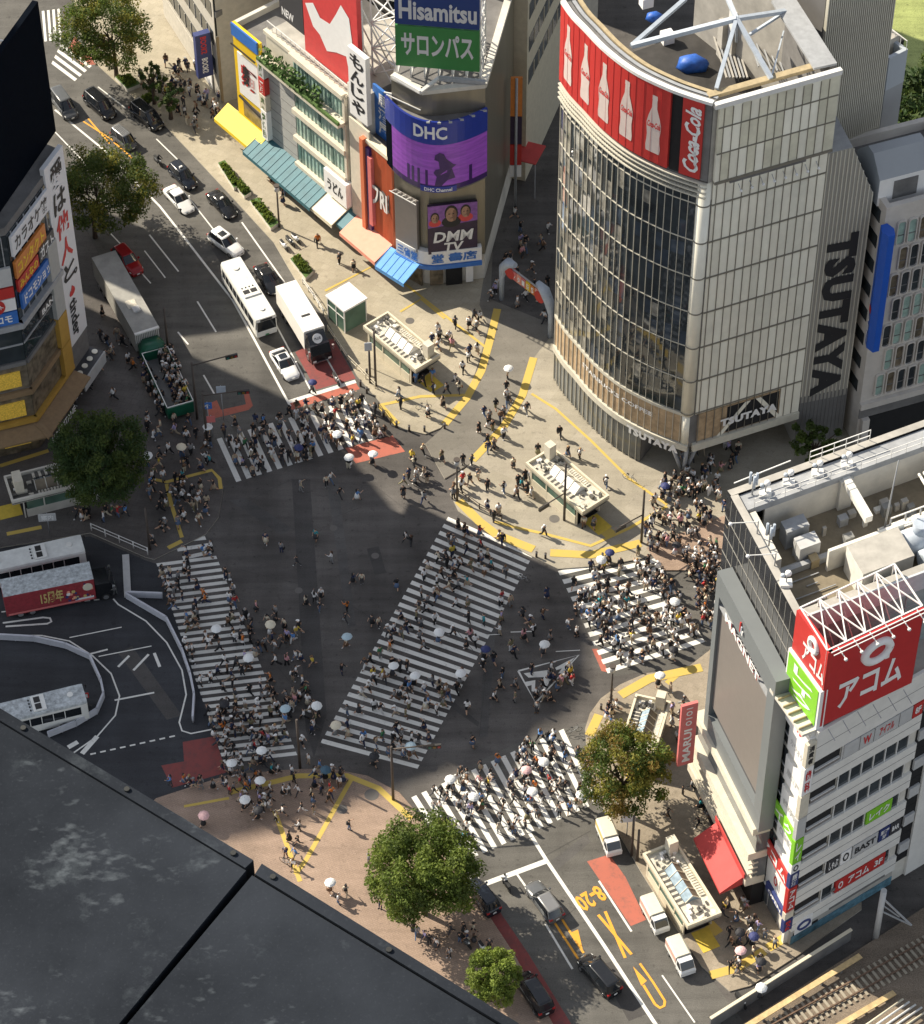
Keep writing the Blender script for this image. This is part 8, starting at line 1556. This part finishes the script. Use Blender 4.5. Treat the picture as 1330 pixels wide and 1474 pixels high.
for k, s_ in enumerate(SPOTS[:NEAR]):
    w_ = where(s_)
    for tr_ in range(400):
        ci = PR.randrange(len(COMBO)) if s_[0] != 'an umbrella' else 8 - 4 * (tr_ % 2); tc, bc = PR.choice(TOPS), PR.choice(BOTS); sk = 'skirt' if 'skirt' in COMBO[ci][1] else ('shorts' if 'bare' in COMBO[ci][1] else 'trousers')
        lab = f'{PW[ci] if ci in (2, 3, 7) else ""} person in {tc} top and {bc} {sk} {w_}'.strip()
        if len(lab.split()) > 16: lab = f'person in {tc} and {bc} {w_}'
        if len(lab.split()) > 16: lab = f'person in {tc} over {bc} ' + w_.replace('umbrella over', 'umbrella at').replace('the ', '')
        if len(lab.split()) <= 14 and ci in (4, 5, 6) and PR.random() < .5: lab = lab.replace(' person in', ' person in').replace('person in', {4: 'backpack wearing person in', 5: 'bag carrying person in', 6: 'capped person in'}[ci], 1)
        if lab not in used and len(lab.split()) <= 16: break
    used.add(lab)
    o = bpy.data.objects.new('person', DETAIL[ci]); COL.objects.link(o); o.location = (s_[1].x, s_[1].y, s_[3]); o.rotation_euler = (0, 0, s_[4]); q = PR.uniform(.93, 1.07); o.scale = (q * PR.uniform(1.12, 1.3), q * 1.2, q * 1.04)
    sh_ = CLOTH[PR.choice(('white', 'black', 'black', 'brown', 'grey'))]
    for i, m in enumerate((SKIN, PR.choices(HAIRS, (10, 4, 1, 1))[0], CLOTH[tc], CLOTH[bc], sh_)): o.material_slots[i].link = 'OBJECT'; o.material_slots[i].material = m
    tag(o, lab, 'person', 'people on and around the crossing')
import numpy as np
pal = [SKIN] + HAIRS + list(CLOTH.values()); pi = {m.name: i for i, m in enumerate(pal)}; cn = list(CLOTH)
base = []
for me in SIMPLE:
    co_ = np.empty(len(me.vertices) * 3, np.float32); me.vertices.foreach_get('co', co_); base.append((co_.reshape(-1, 3), [tuple(p.vertices) for p in me.polygons], [p.material_index for p in me.polygons]))
VV, FF, MI, off_ = [], [], [], 0
for s_ in SPOTS[NEAR:]:
    ci = PR.randrange(len(COMBO)); v, f, m = base[ci]; a = s_[4]; q = PR.uniform(.93, 1.07); ca, sa = math.cos(a), math.sin(a); r = np.array([[ca, sa, 0], [-sa, ca, 0], [0, 0, 1]], np.float32)
    VV.append((v * np.array([q * 1.2, q * 1.2, q * 1.04], np.float32)) @ r + np.array([s_[1].x, s_[1].y, s_[3]], np.float32)); mp = (0, pi[PR.choices(HAIRS, (10, 4, 1, 1))[0].name], pi['cloth_' + PR.choice(TOPS)], pi['cloth_' + PR.choice(BOTS)], pi['cloth_' + PR.choice(('white', 'black', 'brown'))])
    FF += [tuple(i + off_ for i in p) for p in f]; MI += [mp[i] for i in m]; off_ += len(v)
cm = bpy.data.meshes.new('crowd'); cm.from_pydata(np.concatenate(VV).tolist(), [], FF)
for m in pal: cm.materials.append(m)
cm.polygons.foreach_set('material_index', MI); cm.polygons.foreach_set('use_smooth', [True] * len(FF)); cm.update(); co2 = bpy.data.objects.new('crowd', cm); COL.objects.link(co2)
tag(co2, 'the rest of the crowd on the zebras and pavements farther from the camera', 'crowd', kind='stuff')
for me in SIMPLE: bpy.data.meshes.remove(me)
for nm_, mb_, tc in (('motorcyclist leaning on the dark motorbike at the lower stop line', MB1, 'white'), ('motorcyclist riding ahead of the navy taxi', MB2, 'black')):
    V_ = [((0, 0, .92), (.13, .11)), ((0, .10, 1.12), (.12, .10)), ((0, .22, 1.30), (.15, .10)), ((0, .28, 1.42), (.06, .06)), ((0, .32, 1.52), (.13, .14)), ((0, .32, 1.62), (.12, .13))]; E_ = [(i, i + 1) for i in range(5)]
    for s_ in (-1, 1):
        i = len(V_); V_ += [((s_ * .18, .20, 1.34), (.06, .06)), ((s_ * .27, .42, 1.16), (.045, .045)), ((s_ * .32, .60, 1.05), (.035, .04)), ((s_ * .12, .06, .88), (.085, .085)), ((s_ * .22, .36, .74), (.065, .065)), ((s_ * .22, .12, .36), (.045, .045)), ((s_ * .22, .26, .30), (.045, .035))]; E_ += [(2, i), (i, i + 1), (i + 1, i + 2), (0, i + 3), (i + 3, i + 4), (i + 4, i + 5), (i + 5, i + 6)]
    me = bpy.data.meshes.new('tmp'); me.from_pydata([p for p, _ in V_], E_, []); o = bpy.data.objects.new('tmp', me); COL.objects.link(o); o.modifiers.new('s', 'SKIN')
    for i, (_, r) in enumerate(V_): me.skin_vertices[0].data[i].radius = r; me.skin_vertices[0].data[i].use_root = (i == 0)
    o.modifiers.new('d', 'SUBSURF').levels = 1; bpy.context.view_layer.update(); ev = bpy.data.meshes.new_from_object(o.evaluated_get(bpy.context.evaluated_depsgraph_get())); bpy.data.objects.remove(o); ev.name = 'person'
    for m in (CLOTH[tc], CLOTH['black'], CLOTH['charcoal']): ev.materials.append(m)
    for p in ev.polygons: p.material_index = 1 if p.center.z > 1.44 else (2 if p.center.z < .93 else 0)
    o = bpy.data.objects.new('person', ev); COL.objects.link(o); o.location = mb_.location; o.rotation_euler = (0, 0, mb_.rotation_euler[2] - math.pi / 2); tag(o, nm_, 'person', 'people on and around the crossing')
# ---------------------------------------------------------------- camera, light, sky
cam = bpy.data.cameras.new('camera'); co = bpy.data.objects.new('camera', cam); COL.objects.link(co)
cam.sensor_fit = 'VERTICAL'; cam.sensor_height = 24; cam.lens = 24 * FOC / 1474; cam.clip_end = 6000; cam.clip_start = 0.5
mw = Matrix.Identity(4)
for i in range(3): mw[i][0] = CR[i]; mw[i][1] = CU[i]; mw[i][2] = -_f[i]; mw[i][3] = CAM[i]
co.matrix_world = mw; SC.camera = co
w = bpy.data.worlds.new('World'); SC.world = w; w.use_nodes = True; nt = w.node_tree
sk = nt.nodes.new('ShaderNodeTexSky'); sk.sky_type = 'NISHITA'; sk.sun_disc = False; sk.sun_elevation = SUN_EL
sk.sun_rotation = math.atan2(SUN_AZ.x, SUN_AZ.y)
hs = nt.nodes.new('ShaderNodeHueSaturation'); hs.inputs['Saturation'].default_value = 0.42
nt.links.new(sk.outputs[0], hs.inputs['Color']); nt.links.new(hs.outputs[0], nt.nodes['Background'].inputs[0]); nt.nodes['Background'].inputs[1].default_value = SKY_STRENGTH
sl = bpy.data.lights.new('sun', 'SUN'); sl.energy = SUN_STRENGTH; sl.angle = math.radians(0.5); sl.color = (1.0, 0.90, 0.74)
so = bpy.data.objects.new('sun', sl); COL.objects.link(so)
dv = SUN_AZ * math.cos(SUN_EL) + Vector((0, 0, math.sin(SUN_EL)))
so.rotation_euler = dv.to_track_quat('Z', 'Y').to_euler(); so.location = (-60, 240, 150)
SC.view_settings.view_transform = 'Standard'; SC.view_settings.look = 'None'; SC.view_settings.exposure = EXPOSURE; SC.view_settings.gamma = 1
SC.cycles.max_bounces = 6; SC.cycles.diffuse_bounces = 3; SC.cycles.glossy_bounces = 3; SC.cycles.transparent_max_bounces = 6
